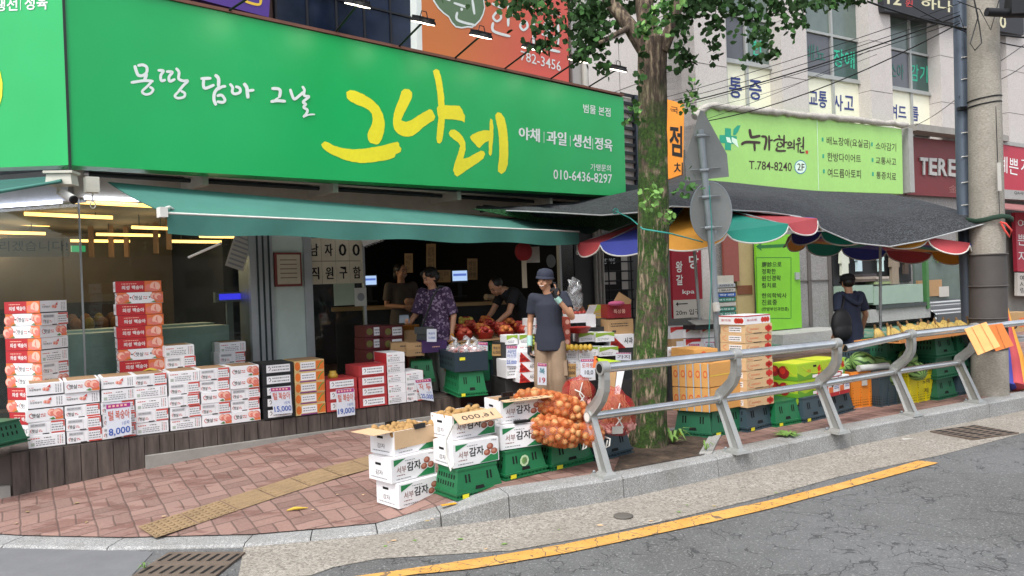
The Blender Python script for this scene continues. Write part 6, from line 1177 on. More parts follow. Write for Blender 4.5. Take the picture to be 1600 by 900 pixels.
M_ON=C('onion_skin','ac6a38',rough=.6,var=.3,scale=12);M_ONL=C('onion_skin_pale','c08d58',rough=.6,var=.25,scale=12)
def mk_onion(m):return lambda:tag((lambda b:b.lathe([(.003,-.031),(.018,-.028),(.032,-.012),(.034,.004),(.026,.02),(.012,.031),(.004,.04),(.002,.046)],m,n=10).build('onion'))(MB()),None,'onion')
def m_netbag(name,col,sc_,th=.12,base=.07):
 k=NT(name);v=k.coord(False);w=k.n('TexWave',wave_type='BANDS',bands_direction='DIAGONAL');w.inputs['Scale'].default_value=sc_;k.l(v,w.inputs['Vector']);mp=k.n('Mapping');mp.inputs['Scale'].default_value=(-1,1,1);k.l(v,mp.inputs['Vector']);w2=k.n('TexWave',wave_type='BANDS',bands_direction='DIAGONAL');w2 .inputs['Scale'].default_value=sc_;k.l(mp.outputs[0],w2 .inputs['Vector'])
 f=k.math('GREATER_THAN',k.math('MAXIMUM',w.outputs['Fac'],w2 .outputs['Fac']),1-th);f=k.math('MULTIPLY_ADD',f,.55,base);tr=k.n('BsdfTransparent');mx=k.n('MixShader');k.l(f,mx.inputs[0]);k.l(tr.outputs[0],mx.inputs[1]);k.l(k.b.outputs[0],mx.inputs[2]);k.l(mx.outputs[0],k.out.inputs['Surface']);k.b.inputs['Base Color'].default_value=(*lin(col),1);k.rough(.5);return k.m
M_NETO=m_netbag('orange_net','d8622c',28,.10)
def onion_bag(lab,c,ax,ay,az,rz,slope,grp,seed):
 """bag with long axis ax turned rz and tilted slope"""
 rr=random.Random(seed);Mx=Matrix.Translation(c)@Matrix.Rotation(rz,4,'Z')@Matrix.Rotation(slope,4,'Y');pts=[];tries=0
 while len(pts)<88 and tries<14000:
  tries+=1;d=Vector((rr.gauss(0,1),rr.gauss(0,1),rr.gauss(0,1))).normalized();d=Vector([math.copysign(abs(x)**.8,x)for x in d]);p=Vector((d.x*(ax-.03),d.y*(ay-.03),d.z*(az-.03)))
  w=Mx@p
  if(w-c).y>.06 and(w-c).z<.02:continue
  if all((p-q).length>.048 for q in pts):pts.append(p)
 for p in pts:
  s=rr.uniform(.68,1.0);k=rr.random()<.45;o=put('on'+str(k),mk_onion(M_ONL if k else M_ON),Mx@p,rr.random()*6,'brown onion in the '+lab,grp,(rr.uniform(-1.4,1.4),rr.uniform(-1.4,1.4)));o.scale=(s,s,s)
 b=MB();b.X=Mx;n,k=22,14
 b.ball((0,0,0),(ax,ay,az),M_NETO,24,14);o=b.build('net',None);bag=thing('onion_bag','orange net bag of onions, '+lab,'net bag',c,0,'net bags of onions');o.parent=bag;o.matrix_parent_inverse=Matrix.Translation(-c)
 b=MB();e=Mx@Vector((ax*.98,0,-.01));b.tube([e,e+Vector((.04,-.03,-.01)),e+Vector((.03,-.05,-.06)),e+Vector((.0,-.04,-.08)),e+Vector((.02,-.03,-.02))],.007,M_TRIM,5);o=b.build('tie',None);o.parent=bag;o.matrix_parent_inverse=Matrix.Translation(-c)
onion_bag('topmost bag lying across the others',yp(864,634,6.2),.33,.15,.12,rad(-6),rad(14),'onions in the topmost bag',1)
onion_bag('lower bag behind the potato cartons',yp(868,674,6.0),.22,.15,.125,rad(6),rad(16),'onions in the lower bag',2)
onion_bag('small bag drooping over the crate by the rail post',yp(922,678,6.05),.12,.12,.105,rad(5),rad(10),'onions in the drooping bag',3)
M_NETR=m_netbag('red_net','c0302a',34,.16,.10);M_GARL=C('garlic_skin','c98f86',rough=.6,var=.15,scale=14);M_STALK=C('garlic_stalk','b48f63',rough=.8,var=.15)
def garlic(lab,c,ax,ay,az,seed,n,down):
 rr=random.Random(seed);t=thing('garlic_bag',lab,'net bag',c,0,'red net bags of garlic');b=MB();b.ball((0,0,0),(ax,ay,az),M_NETR,26,16);b.v=[tuple(Vector(v)*(1+.16*_nz.noise(Vector(v)*9+c)+(.35*max(0,v[2]/az)**4*_nz.noise(Vector(v)*25))))for v in b.v];b.build('net',t);b=MB()
 for i in range(60):x=rr.uniform(-ax*.7,ax*.7);y=-ay*.75+rr.uniform(0,.08);z0=-az*.45;b.tube([(x,y,z0+.02),(x*.7+rr.uniform(-.03,.03),y+.02,z0+az*.7),(x*.45+rr.uniform(-.04,.04),y+.05,z0+az*1.2)],.004,M_STALK,4)
 b.build('stalks',t)
 for i in range(n):p=c+Vector((rr.uniform(-ax*.85,ax*.85),-ay*.72+rr.uniform(0,.06),-az*(.55+rr.uniform(-.14,.14))));put('garlic',lambda:tag((lambda b:b.lathe([(.004,-.022),(.02,-.018),(.026,-.002),(.018,.014),(.006,.024),(.004,.04)],M_GARL,n=10).build('garlic'))(MB()),None,'garlic'),p,rr.random()*6,'pinkish garlic head in the '+down,'garlic in the '+down,(rr.uniform(-.8,.8),rr.uniform(-.8,.8)))
 b=MB();b.tube([(-.05,-ay,az*.3),(.0,-ay*1.05,az*.1),(.03,-ay*1.03,-.02),(-.02,-ay*1.04,-.08)],.006,M_TRIM,5);b.tube([(.02,-ay*1.03,.1),(-.01,-ay*1.05,.0),(.04,-ay*1.03,-.1)],.006,M_TRIM,5);b.build('tie',t)
garlic('bright red net bag of garlic stalks lying behind the first rail post',yp(905,612,6.75),.15,.14,.13,4,8,'red bag behind the rail post');garlic('red net bag of garlic with stalks upright on the slate crate',yp(962,645,6.35),.17,.13,.2,5,26,'red bag on the slate crate')
b=MB();q=yp(965,672,6.17);b.X=Matrix.Translation(q)@Matrix.Rotation(.2,4,'Z');b.box(-.045,0,-.03,.045,.004,.03,M_PAPER);b.X=None;tag(b.build('paper_label'),'white paper label on the garlic bag','label')
t=thing('flattened_carton','lime green and orange carton flattened against the rail behind the post','carton',yp(945,628,6.6));LM=C('lime_print','b3cf2a',rough=.5,var=.05)
b=MB();k=6.6/FPX;P_c=lambda x,y,dy=0:(yp(x,y,6.6+dy)-yp(945,628,6.6));b.prism([P_c(938,628),P_c(958,628),P_c(964,575),P_c(944,572)],(0,.01,0),M_KR);b.prism([P_c(958.4,630),P_c(966,628),P_c(976,578),P_c(965,576)],(0,.01,0),M_WHITEB);b.build('board',t);b=MB();b.prism([P_c(930,560),P_c(972,565),P_c(978,575),P_c(940,572)],(0,.06,.0),LM);b.prism([P_c(926,575),P_c(938,574),P_c(933,558),P_c(929,556)],(0,.02,0),M_ORP);b.prism([P_c(945,631,-.02),P_c(970,629,-.02),P_c(972,618,-.02),P_c(947,620,-.02)],(0,.012,0),LM);b.build('lime_flap',t)
# GOODS ALONG THE RAIL
def crate_at(key,mk,c,r,lab,grp='plastic crates along the kerb',base=.46,dz=0,sy=1.0,wd=None):
 loc,rz,w=seat(c,r);o=put(key,mk,loc+UP*dz,rz,lab,grp);o.scale=((wd or w)/base,sy,1);return loc,rz,(wd or w)
RB=[]
RB.append(crate_at('crate2g',mk_crate(M_CDG,.46,.4,.235),(1052,680),(1113,685),'dark green crate under the orange fruit cartons, slots facing the trunk'))
L_,R_z,W_=seat((1113,684),(1166,672));put('crate2g',None,L_,R_z,'dark green crate behind the second rail post','plastic crates along the kerb').scale=(W_/.46,.8,1);RB.append((L_,R_z,W_))
RB.append(crate_at('cratecn2',mk_crate(M_CN,.46,.36,.235),(1168,676),(1212,665),'slate crate with white label under the kraft tomato cartons'))
RB.append(crate_at('crate2h',mk_crate(M_CG,.46,.36,.235),(1213,668),(1254,660),'green crate with a yellow tag under the lime apple cartons'))
RB.append(crate_at('cratecn2',None,(1257,661),(1296,652),'slate crate under the right lime cartons, left of the third post'))
RB.append(crate_at('cratecn2',None,(1297,652),(1336,641),'slate crate under the red fruit carton, right of the third post'))
zc=.235
M_ORC=C('orange_kraft','d29a55',rough=.7,var=.06,scale=6);M_CIR=C('orange_red_ring','cf5a2e',rough=.6);M_BLUEP=C('pale_blue_strip','8fb0c6',rough=.6)
def a_oend(b,pm,W__,H__):b.disc(pm,W__*.5,H__*.55,W__*.3,M_CIR,0,14,H__*.16);b.disc(pm,W__*.5,H__*.55,W__*.19,M_ORC,1,12,H__*.1);b.rect(pm,W__*.84,0,W__*.97,H__,M_BLUEP)
l,rz,w=RB[0];rzz=rz
for row in range(2):
 for i in range(5):
  p=l+Vector((math.cos(rz),math.sin(rz),0))*(.01+w*.19*i)+UP*(zc+.003+row*.228);put('oc',lambda:carton('fruit_carton',w*.185,.3,.222,M_ORC,a_oend),p,rz,'orange fruit carton on end, %s from the trunk in the %s row'%(ORD[i],['lower','upper'][row]),'orange fruit cartons on the dark green crate')
l2,rz2,w2=RB[1]
for row in range(2):put('oc2',lambda:carton('fruit_carton',w2*1.0,.27,.222,M_ORC,lambda b,pm,a,h:(b.disc(pm,a*.75,h*.4,.02,M_CIR),b.rect(pm,0,h*.45,a,h*.5,C('yellow_strap','d9b84a',rough=.5)))),l2+UP*(zc+.003+row*.228),rz2,'orange carton with yellow strap behind the second post, %s one'%['lower','upper'][row],'orange fruit cartons on the dark green crate')
p=l+UP*(zc+.46)+Vector((math.cos(rz),math.sin(rz),0))*(w*.62);put('of',lambda:carton('flat_carton',.27,.36,.12,M_ORC,lambda b,pm,a,h:(b.disc(pm,a*.4,h*.6,.03,M_CIR),b.rect(pm,0,.0,a,h*.2,M_BLUEP)),right=lambda b,pm,a,h:(b.rect(pm,0,0,a,h*.2,M_BLUEP),b.disc(pm,a*.7,h*.6,.02,M_REDP))),p,rad(24),'flat orange carton lying on top of the orange carton rows','orange fruit cartons on the dark green crate')
p=l+UP*(zc+.46)+Vector((.02,.22,0));put('wf',lambda:carton('white_carton',.3,.25,.1,M_WHITEB,a_table),p,rad(20),'greyish white carton behind the flat orange carton','cartons along the kerb')
M_TOM=C('tomato_print','c03022',rough=.5,var=.2,scale=16)
def a_tom(b,pm,W__,H__):
 for dx_,dz_ in((.78,.5),(.86,.62),(.93,.45),(.85,.3)):b.disc(pm,W__*dx_,H__*dz_,H__*.26,M_TOM,0,10)
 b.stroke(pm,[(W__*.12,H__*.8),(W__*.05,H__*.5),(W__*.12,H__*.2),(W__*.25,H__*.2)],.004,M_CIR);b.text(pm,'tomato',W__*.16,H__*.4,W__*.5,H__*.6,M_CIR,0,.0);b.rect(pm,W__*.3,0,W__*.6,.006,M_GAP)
def a_tomL(b,pm,W__,H__):b.rect(pm,W__*.35,H__*.2,W__*.85,H__*.8,M_WHITEB);scribble(b,pm,W__*.38,H__*.28,W__*.82,H__*.74,2,M_DKP,1,9);b.stroke(pm,[(W__*.25,H__*.8),(W__*.1,H__*.5),(W__*.25,H__*.2)],.004,M_CIR)
def a_topred(b,pm,W__,H__):b.rect(pm,0,H__*.88,W__,H__,M_REDP);b.text(pm,'토마토',W__*.1,H__*.35,W__*.5,H__*.62,M_REDP,0,.01);[b.disc(pm,W__*x,H__*.45,H__*.3,M_TOM,0,10)for x in(.7,.8,.9)]
M_KT=C('pale_kraft_carton','cfae84',rough=.75,var=.06,scale=6);HK=.088;rk=rad(35);lk=yp(1168,638,gpav(1168,676).y+.02)
for i in range(10):
 top=i==9;put('kt'+str(top),lambda:carton('tomato_carton',.40,.30,HK,M_WHITEB if top else M_KT,a_topred if top else a_tom,left=a_topred if top else a_tomL),lk+UP*(HK*i)+FK.d*random.uniform(-.008,.008),rk+random.uniform(-.02,.02),('white and red tomato carton crowning the kraft stack by the rail' if top else 'kraft tomato carton with tomato print, %s from the crate up'%ORD[i]),'kraft tomato cartons by the rail')
M_LIME=C('lime_carton','9dbf2e',rough=.5,var=.05,scale=4);M_LIMED=C('lime_dark_wave','5f9a2a',rough=.5);M_LIMEY=C('lime_yellow','d0d63a',rough=.5)
def a_lime(b,pm,W__,H__):
 b.shape(pm,[(0,.003),(W__,.003),(W__,H__*.3),(W__*.6,H__*.36),(W__*.3,H__*.2),(0,H__*.5)],M_LIMED);b.stroke(pm,[(W__*.2,H__*.85),(W__*.45,H__*.5),(W__*.75,H__*.36),(W__,H__*.44)],.007,M_LIMEY,1);b.text(pm,'사과',W__*.4,H__*.42,W__*.56,H__*.62,M_CIR,2,.01);b.rect(pm,W__*.66,H__*.72,W__*.8,H__*.84,M_HOLE,1);[b.disc(pm,W__*x,H__*z,H__*.1,M_TOM,2,8)for x,z in((.88,.62),(.93,.72),(.9,.5),(.95,.55))];b.rect(pm,W__*.62,H__*.08,W__*.92,H__*.26,M_WHITEB,2)
def a_limeL(b,pm,W__,H__):
 b.shape(pm,[(0,.003),(W__,.003),(W__,H__*.25),(W__*.4,H__*.3),(0,H__*.6)],M_LIMED)
 for x,z,r in((.2,.55,.33),(.52,.48,.4)):b.disc(pm,W__*x,H__*z,H__*r,C('apple_print','8f1f22',rough=.4,var=.2,scale=14),1,16);b.disc(pm,W__*(x-.03),H__*(z+.08),H__*r*.5,M_TOM,2,12)
 b.stroke(pm,[(W__*.6,H__*.8),(W__*.85,H__*.4),(W__,H__*.4)],.007,M_LIMEY,3)
la,ra,wa=RB[3];HA=.17;ua=Vector((math.cos(ra),math.sin(ra),0))
LC=yp(1248,649,gpav(1240,662).y+.1)
for i in range(3):
 put('lime',lambda:carton('apple_carton',.42,.33,HA,M_LIME,a_lime,left=a_limeL,top=lambda b,pm,a,d:b.rect(pm,.02,.02,a-.02,d-.02,M_LIMEY)),LC+UP*(HA*i),rad(36),'lime green apple carton with apple pictures, %s beside the kraft stack'%['bottom','middle','top'][i],'lime green apple cartons')
 put('lime',None,LC+Vector((.355,.26,0))+UP*(HA*i),rad(36),'lime green apple carton half behind the third post, %s one'%['bottom','middle','top'][i],'lime green apple cartons')
lr,rr_,wr=RB[5];lr=lr+FK.d*.16+UP*-.02
def a_rwf(b,pm,W__,H__):b.rect(pm,0,0,W__,H__*.2,M_REDP);b.rect(pm,W__*.05,H__*.2,W__*.45,H__*.5,M_ORP);b.disc(pm,W__*.4,H__*.62,H__*.13,M_INK,1,8);scribble(b,pm,W__*.55,H__*.35,W__*.95,H__*.75,4,C('blue_print','4a5fa0'),1,3)
put('rwf',lambda:carton('fruit_carton',.22,.3,.19,M_WHITEB,a_rwf,left=lambda b,pm,a,h:b.rect(pm,0,0,a,h,M_REDP)),lr+UP*(zc+.003),rr_,'white and red fruit carton with blue print right of the third post','red and white fruit cartons');put('rwf',None,lr-Vector((math.cos(rr_),math.sin(rr_),0))*.23+UP*(zc+.003),rr_,'white and red fruit carton behind the third post','red and white fruit cartons')
put('rwt',lambda:carton('fruit_carton',.26,.28,.05,M_REDP,lambda b,pm,a,h:b.rect(pm,a*.3,h*.2,a*.9,h*.8,M_WHITEB)),lr-Vector((math.cos(rr_),math.sin(rr_),0))*.2+UP*(zc+.195),rr_,'shallow red carton on the two red and white cartons','red and white fruit cartons')
def m_basket(name,col):
 k=NT(name);v=k.coord(False);vo=k.n('TexVoronoi');vo.inputs['Randomness'].default_value=0;vo.inputs['Scale'].default_value=36;k.l(v,vo.inputs['Vector']);sp=k.n('SeparateXYZ');k.l(v,sp.inputs[0]);z=sp.outputs[2];fr=k.math('ABSOLUTE',k.math('SUBTRACT',k.math('FRACT',k.math('MULTIPLY',z,7.5)),.5));ok=k.math('LESS_THAN',fr,.36)
 h=k.math('MULTIPLY',k.math('LESS_THAN',vo.outputs['Distance'],.36),ok);k.col(k.mix(k.math('MULTIPLY',h,.85),col,tuple(x*.12 for x in lin(col))));k.rough(.45);return k.m
def mk_basket(m,W__=.4,D__=.3,H__=.36):
 def f():
  t=thing('harvest_basket',None,'basket');b=MB();b.box(.03,.025,0,W__-.03,D__-.025,H__-.05,m,-.026,-.022);b.box(-.012,-.012,H__-.05,W__+.012,D__+.012,H__-.03,m);b.box(-.004,-.004,H__-.03,W__+.004,D__+.004,H__,m)
  for x in(.02,W__*.34,W__*.66,W__-.035):b.box(x+.01,.006,.0,x+.022,.03,H__-.05,m)
  b.build('shell',t);b=MB();b.box(.012,.012,H__+.0005,W__-.012,D__-.012,H__+.002,M_HOLE);b.build('opening',t);return t
 return f
for(c,r,lab,nm,col)in(((1331,639),(1374,634),'orange perforated basket under the white plastic roll','orange_basket','d9822c'),((1376,637),(1414,630),'slate perforated basket under the watermelons','slate_basket','36474f'),((1421,632),(1462,624),'bright yellow perforated basket beside the fourth post','yellow_basket','dccb1e')):
 loc,rz,w=seat(c,r);h=.40;mb_=mk_basket(m_basket(nm,col),w,.32,h)();mb_.location=loc;mb_.rotation_euler=(0,0,rz);mb_['label']=lab;mb_['group']='perforated baskets'
 if nm[0]=='y':g=MB();pm=faceF(.004);g.rect(pm,w*.5,h*.82,w*.68,h*.9,M_HOLE);g.text(pm,'도매',w*.5,h*.5,w*.78,h*.64,M_INK,0,.01);g.text(pm,'제',w*.55,h*.24,w*.72,h*.38,M_INK,0,.01);g.build('lettering',mb_)
 if nm[0]=='o':g=MB();pm=faceF(.004);g.rect(pm,w*.38,h*.6,w*.58,h*.76,M_PAPER);g.build('paper_label',mb_);ob=(loc,rz,w,h)
loc,rz,w,h=ob;b=MB();u=Vector((math.cos(rz),math.sin(rz),0));q=loc+UP*(h+.035)-Vector((0,.02,0));b.tube([q+u*.1,q+u*.52],.036,C('translucent_roll','b7b9b6',rough=.4,var=.12,scale=12),14);tag(b.build('plastic_roll'),'roll of whitish plastic film resting on the orange basket','roll')
def m_melon():
 k=NT('watermelon_rind');tc=k.n('TexCoord');v=tc.outputs['Object'];n=k.n('TexNoise');n.inputs['Scale'].default_value=9;k.l(v,n.inputs['Vector']);sp=k.n('SeparateXYZ');k.l(v,sp.inputs[0]);an=k.math('ARCTAN2',sp.outputs[1],sp.outputs[2]);s=k.math('SINE',k.math('ADD',k.math('MULTIPLY',an,9.0),k.math('MULTIPLY',n.outputs['Fac'],7.0)));k.col(k.ramp(s,(.35,'7fa35c'),(.6,'2c4a24')));k.rough(.35);return k.m
M_MEL=m_melon()
for i,(x,y,Y,r,lab)in enumerate(((1347,567,8.6,.15,'big striped watermelon showing most above the lower rail'),(1318,573,8.7,.13,'striped watermelon half behind the third post arm'),(1375,570,8.8,.13,'striped watermelon just right of the biggest one'),(1395,573,8.9,.12,'striped watermelon lowest beside the fourth post arm'),(1418,560,8.7,.12,'striped watermelon behind the fourth post arm'),(1432,580,8.5,.12,'striped watermelon sitting in the yellow basket'),(1390,588,8.55,.12,'striped watermelon sunk in the slate basket'))):
 o=put('melon',lambda:tag((lambda b:b.ball((0,0,0),(.15,.13,.128),M_MEL,20,12).build('watermelon'))(MB()),None,'watermelon'),yp(x,y,Y),.3+i*.9,lab,'watermelons by the rail',(.2*i,.3));o.scale=(r/.15,)*3
bd=thing('melon_table','low brown board table holding the watermelons behind the baskets','table',gpav(1312,628),FK.rz);b=MB();b.box(-.1,.32,.42,1.15,.85,.45,C('brown_board','9a7a58'));b.build('top',bd)
for x,y in((-.05,.36),(1.1,.36),(-.05,.8),(1.1,.8)):b=MB();b.box(x-.02,y-.02,0,x+.02,y+.02,.42,C('brown_board','9a7a58'));b.build('leg',bd)
loc,rz,w=seat((1466,626),(1500,618));w=.48;u=Vector((math.cos(rz),math.sin(rz),0));k3=mk_crate(M_CDG,.46,.4,.235,False)
for j in range(3):o=put('crate2w',k3,loc+UP*(.238*j),rz,'dark green crate right of the yellow basket, %s of the stack'%['bottom','middle','top'][j],'dark green crates under the bananas');o.scale=(1,.9,1)
for j in range(3):o=put('crate2w' if j else 'crate2s',mk_crate(M_CN,.46,.4,.235,False),loc+u*.50+UP*(.238*j),rz,('slate crate at the foot of the stack behind the last post' if not j else 'dark green crate behind the last post, %s one'%['','middle','top'][j]),'dark green crates under the bananas');o.scale=(1,.9,1)
for j in range(3):o=put('crate2w',None,loc-u*.55+Vector((-.1,.32,0))+UP*(.238*j),rz,'dark green crate behind the yellow basket, %s of the rear stack'%['bottom','middle','top'][j],'dark green crates under the bananas');o.scale=(1,.9,1)
for j in range(2):o=put('crate2s',None,loc-u*.82+Vector((-.1,.55,0))+UP*(.12+.238*j),rz,'black looking slate tray behind the watermelons, %s one'%['lower','upper'][j],'dark green crates under the bananas');o.scale=(1,.9,1)
zt=loc.z+.238*3;tr=thing('banana_tray','orange cardboard tray of bananas on the dark green crates','tray',Vector((loc.x,loc.y,zt+.006)),rz);b=MB();b.box(-.95,-.1,0,.95,.42,.012,C('orange_tray_card','c8854a',rough=.8));b.box(-.95,-.1,.012,.95,-.085,.05,C('orange_tray_card','c8854a'));b.build('card',tr)
M_BAN=C('banana_skin','a98f4c',rough=.6,var=.5,scale=12);M_BANT=C('banana_brown','6b4f2c',rough=.7,var=.2)
def mk_ban():
 b=MB()
 for i in range(6):
  a=-.9+.36*i;d=Vector((math.sin(a),-math.cos(a)*.9,0));b.tube([Vector((0,0,.11)),d*.03+UP*.095,d*.075+UP*.05,d*.105+UP*.0,d*.125-UP*.03],[.008,.016,.02,.018,.006],M_BAN,7)
 b.tube([(0,0,.1),(0,.01,.15)],[.016,.012],M_BANT,6);return tag(b.build('banana_bunch'),None,'bananas')
random.seed(9)
for i in range(15):
 r,c=i%2,i//2;p=Vector((loc.x,loc.y,zt+.05))+u*(-.88+.245*c+random.uniform(-.02,.02))+Vector((-u.y,u.x,0))*(.02+.19*r);o=put('ban',mk_ban,p,rz+random.uniform(-.5,.5),'spotted yellow banana bunch lying on the orange tray','banana bunches on the orange tray',(random.uniform(-.3,.3),random.uniform(-.3,.3)))
OC1,OC2=C('pale_orange_card','e2a564',rough=.7,var=.04,scale=3),C('deep_orange_card','d97a3a',rough=.7,var=.05,scale=3)
def cardsheet(lab,c,Y,m,folds):
 P3=[yp(x,y,Y+dy)for x,y,dy in c];t=thing('cardboard_sheet',lab,'cardboard',P3[0]);b=MB();n=(P3[1]-P3[0]).cross(P3[2]-P3[0]).normalized()*.006;b.prism([q-P3[0]for q in P3],n,m);b.build('sheet',t);b=MB()
 for f in folds:a_,c_=P3[0].lerp(P3[1],f)-P3[0],P3[3].lerp(P3[2],f)-P3[0];b.tube([a_-UP*.0+Vector((0,-.012,0)),c_+Vector((0,-.012,0))],.0025,C('card_crease','a5703c',rough=.8),4)
 b.build('crease',t)
cardsheet('pale orange cardboard sheet hung over the top rail end',((1507,514,0),(1541,503,.05),(1563,541,-.1),(1528,555,-.12)),8.2,OC1,(.3,.7));cardsheet('deeper orange cardboard sheet behind the pale one on the rail',((1543,508,0),(1566,505,.05),(1584,540,0),(1556,549,-.05)),8.45,OC2,(.5,))
t=thing('snack_carton','orange and brown carton on the ground past the concrete pole','carton',yp(1577,512,9.9),rad(12));b=MB();b.box(0,0,-.06,.36,.25,.19,M_KR);b.build('box',t);b=MB();pm=faceF();b.disc(pm,.08,.03,.05,M_INK,0,12);b.disc(pm,.08,.03,.03,M_ORP,1,12);b.rect(pm,.16,.0,.34,.12,M_ORP);b.build('printed_face',t)
tb=thing('stall_table','grey table under the snack carton at the far frame edge','table',yp(1577,532,9.9),rad(12));b=MB();hh_=tb.location.z-zpav(tb.location.x,tb.location.y);b.box(-.05,-.05,-.02,.9,.4,.02,M_ALU);b.build('top',tb)
for x in(0,.85):b=MB();b.tube([(x,.15,-.02),(x,.15,-hh_)],.02,M_ALU,6);b.build('leg',tb)
M_WEED=C('weed_green','6d8f45',rough=.7,var=.2);random.seed(4)
def weed(lab,c,s,n,flat=0):
 b=MB()
 for i in range(n):
  a=random.random()*6.28;l=s*random.uniform(.5,1);d=Vector((math.cos(a),math.sin(a),0));w_=Vector((-d.y,d.x,0))*s*.07;m_=d*l*.5+UP*l*random.uniform(.3,.9)*(1-flat*.7);e=d*l+UP*l*random.uniform(.1,.8)*(1-flat*.8);b.add([-w_*.5,w_*.5,m_+w_,m_-w_,e],[(0,1,2,3),(3,2,4)],M_WEED)
 tag(b.build('weed',loc=c),lab,'weed')
weed('grassy weed growing in the soil beside the trunk',gpav(1052,692,.02),.2,26);weed('small weed by the second rail post',gpav(1103,703,.02),.1,12);weed('bunch of discarded green leaves lying on the kerb bricks',gpav(1231,680,.01),.16,60,1);weed('tiny weed sprouting in the drain grate',gp(226,889,.01),.05,10)
b=MB();c=gpav(460,796,.01);b.tube([(-.05,-.02,0),(0,0,.008),(.02,.0,.008),(.09,.03,0)],[.004,.012,.012,.003],C('dry_yellow_peel','c2a53a'),6);tag(b.build('fruit_peel',loc=c),'curled yellow peel dropped on the red bricks','peel')
b=MB();c=gp(974,807,.006);b.lathe([(.07,0),(.068,.008),(.05,.012)],C('iron_cap','57534d',rough=.8),n=18);tag(b.build('ground_cap',loc=c),'round dark iron cap set in the concrete gutter','cap')
b=MB();c=gp(1417,686,.006);b.poly([(-.05,-.03,0),(.06,-.02,.004),(.04,.03,.001),(-.04,.02,.006)],M_PAPER);tag(b.build('paper_scrap',loc=c),'white paper scrap in the gutter near the kerb','litter')
random.seed(21)
for i in range(26):
 x,y=random.choice([(random.uniform(600,1250),None),(random.uniform(20,700),1)]);q=gp(x,random.uniform(842,862)-max(0,x-790)*.2,.007)if y is None else gpav(x,random.uniform(770,825),.006);s=random.uniform(.012,.028);a=random.random()*6;b=MB();v=[Vector((math.cos(a+k)*s*(1,.6,.9,.5)[int(k/1.6)],math.sin(a+k)*s*.7,.002*(k%2)))for k in(0,1.6,3.2,4.7)];b.poly(v,random.choice([M_WEED,C('dry_leaf','9c8a5a',rough=.8),M_TAN]));tag(b.build('fallen_leaf',loc=q),'small fallen leaf scrap on the bricks or gutter','leaf','scraps of leaf on the ground')
# GOODS IN THE SHOP DOORWAY
def bx(key,W__,D__,H__,m,art,x,y,Y,rz,lab,grp='cartons in the shop doorway',left=None,right=None):
 p=yp(x,y,Y);put(key,lambda:carton('fruit_carton',W__,D__,H__,m,art,left=left,right=right),p,rz,lab,grp);return p
b=MB();mt=[gp(690,648,.2),gp(850,640,.2),gp(850,588,.3),gp(705,585,.3)];b.poly([(q.x,q.y,zpav(q.x,q.y)+.01)for q in mt],C('dark_red_mat','4a1f22',rough=.9,var=.15,scale=20));tag(b.build('door_mat'),'dark red mat between the crates in the shop doorway','mat')
lc=yp(716,621,7.95);rzc=rad(20);o=put('crateA',mk_crate(M_CG,.46,.6,.25),lc,rzc,'green slotted crate at the doorway end of the ledge','crates in the shop doorway');o.scale=(.7,1,1)
o=thing('plastic_crate','open dark blue crate of bagged tomatoes on the green crate','crate',lc+UP*.26+Vector((-.02,0,0)),rzc,'crates in the shop doorway');W__,D__,H__=.36,.64,.2;b=MB();m=C('navy_crate_plastic','26333c',rough=.4,var=.08,scale=4)
b.box(0,0,0,W__,.02,H__,m);b.box(0,D__-.02,0,W__,D__,H__,m);b.box(0,.02,0,.02,D__-.02,H__,m);b.box(W__-.02,.02,0,W__,D__-.02,H__,m);b.box(.02,.02,0,W__-.02,D__-.02,.02,m);b.build('shell',o);h=MB()
for r in range(2):
 for i in range(8):a=D__*(.1+.1*i);h.rect(faceL(D__,.003),a,H__*(.25+.3*r),a+.02,H__*(.42+.3*r),M_HOLE)
h.rect(faceF(.003),.05,.12,.11,.15,M_YT);h.build('slots',o)
M_BAG=NT('thin_plastic_bag');_g=M_BAG.n('BsdfGlossy');_g.inputs['Roughness'].default_value=.15;_t=M_BAG.n('BsdfTransparent');_d=M_BAG.n('BsdfDiffuse');_d.inputs[0].default_value=(.7,.72,.74,1);_m=M_BAG.n('MixShader');_m.inputs[0].default_value=.25;M_BAG.l(_t.outputs[0],_m.inputs[1]);M_BAG.l(_d.outputs[0],_m.inputs[2]);_m2=M_BAG.n('MixShader');_m2 .inputs[0].default_value=.12;M_BAG.l(_m.outputs[0],_m2 .inputs[1]);M_BAG.l(_g.outputs[0],_m2 .inputs[2]);M_BAG.l(_m2 .outputs[0],M_BAG.out.inputs['Surface']);M_BAG=M_BAG.m
M_TMT=C('dusky_tomato','a55245',rough=.4,var=.2,scale=10);random.seed(3)
def plasticbag(lab,c,r,n,grp):
 b=MB();rr=random.Random(n+int(c.x*50));b.ball(c,(r,r*.8,r*.7),M_BAG,12,8);b.tube([c+UP*r*.6,c+UP*r*1.1+Vector((.02,0,0)),c+UP*r*1.3+Vector((-.03,0,0))],[.03,.012,.025],M_BAG,6)
 for i,v in enumerate(b.v):b.v[i]=tuple(Vector(v)*1+Vector((rr.uniform(-.012,.012),rr.uniform(-.012,.012),rr.uniform(-.012,.012))))
 tag(b.build('plastic_bag'),lab,'plastic bag','bags of tomatoes in the dark crate')
 for i in range(n):d=Vector((rr.gauss(0,1),rr.gauss(0,1),rr.gauss(0,1))).normalized()*r*.6;put('tmt',lambda:tag((lambda b:b.ball((0,0,0),(.032,.032,.028),M_TMT,9,6).build('tomato'))(MB()),None,'tomato'),c+Vector((d.x,d.y*.75,d.z*.6)),0,'dusky red tomato in a plastic bag in the dark crate','tomatoes in the plastic bags')
Mx=Matrix.Translation(lc+UP*.26)@Matrix.Rotation(rzc,4,'Z')
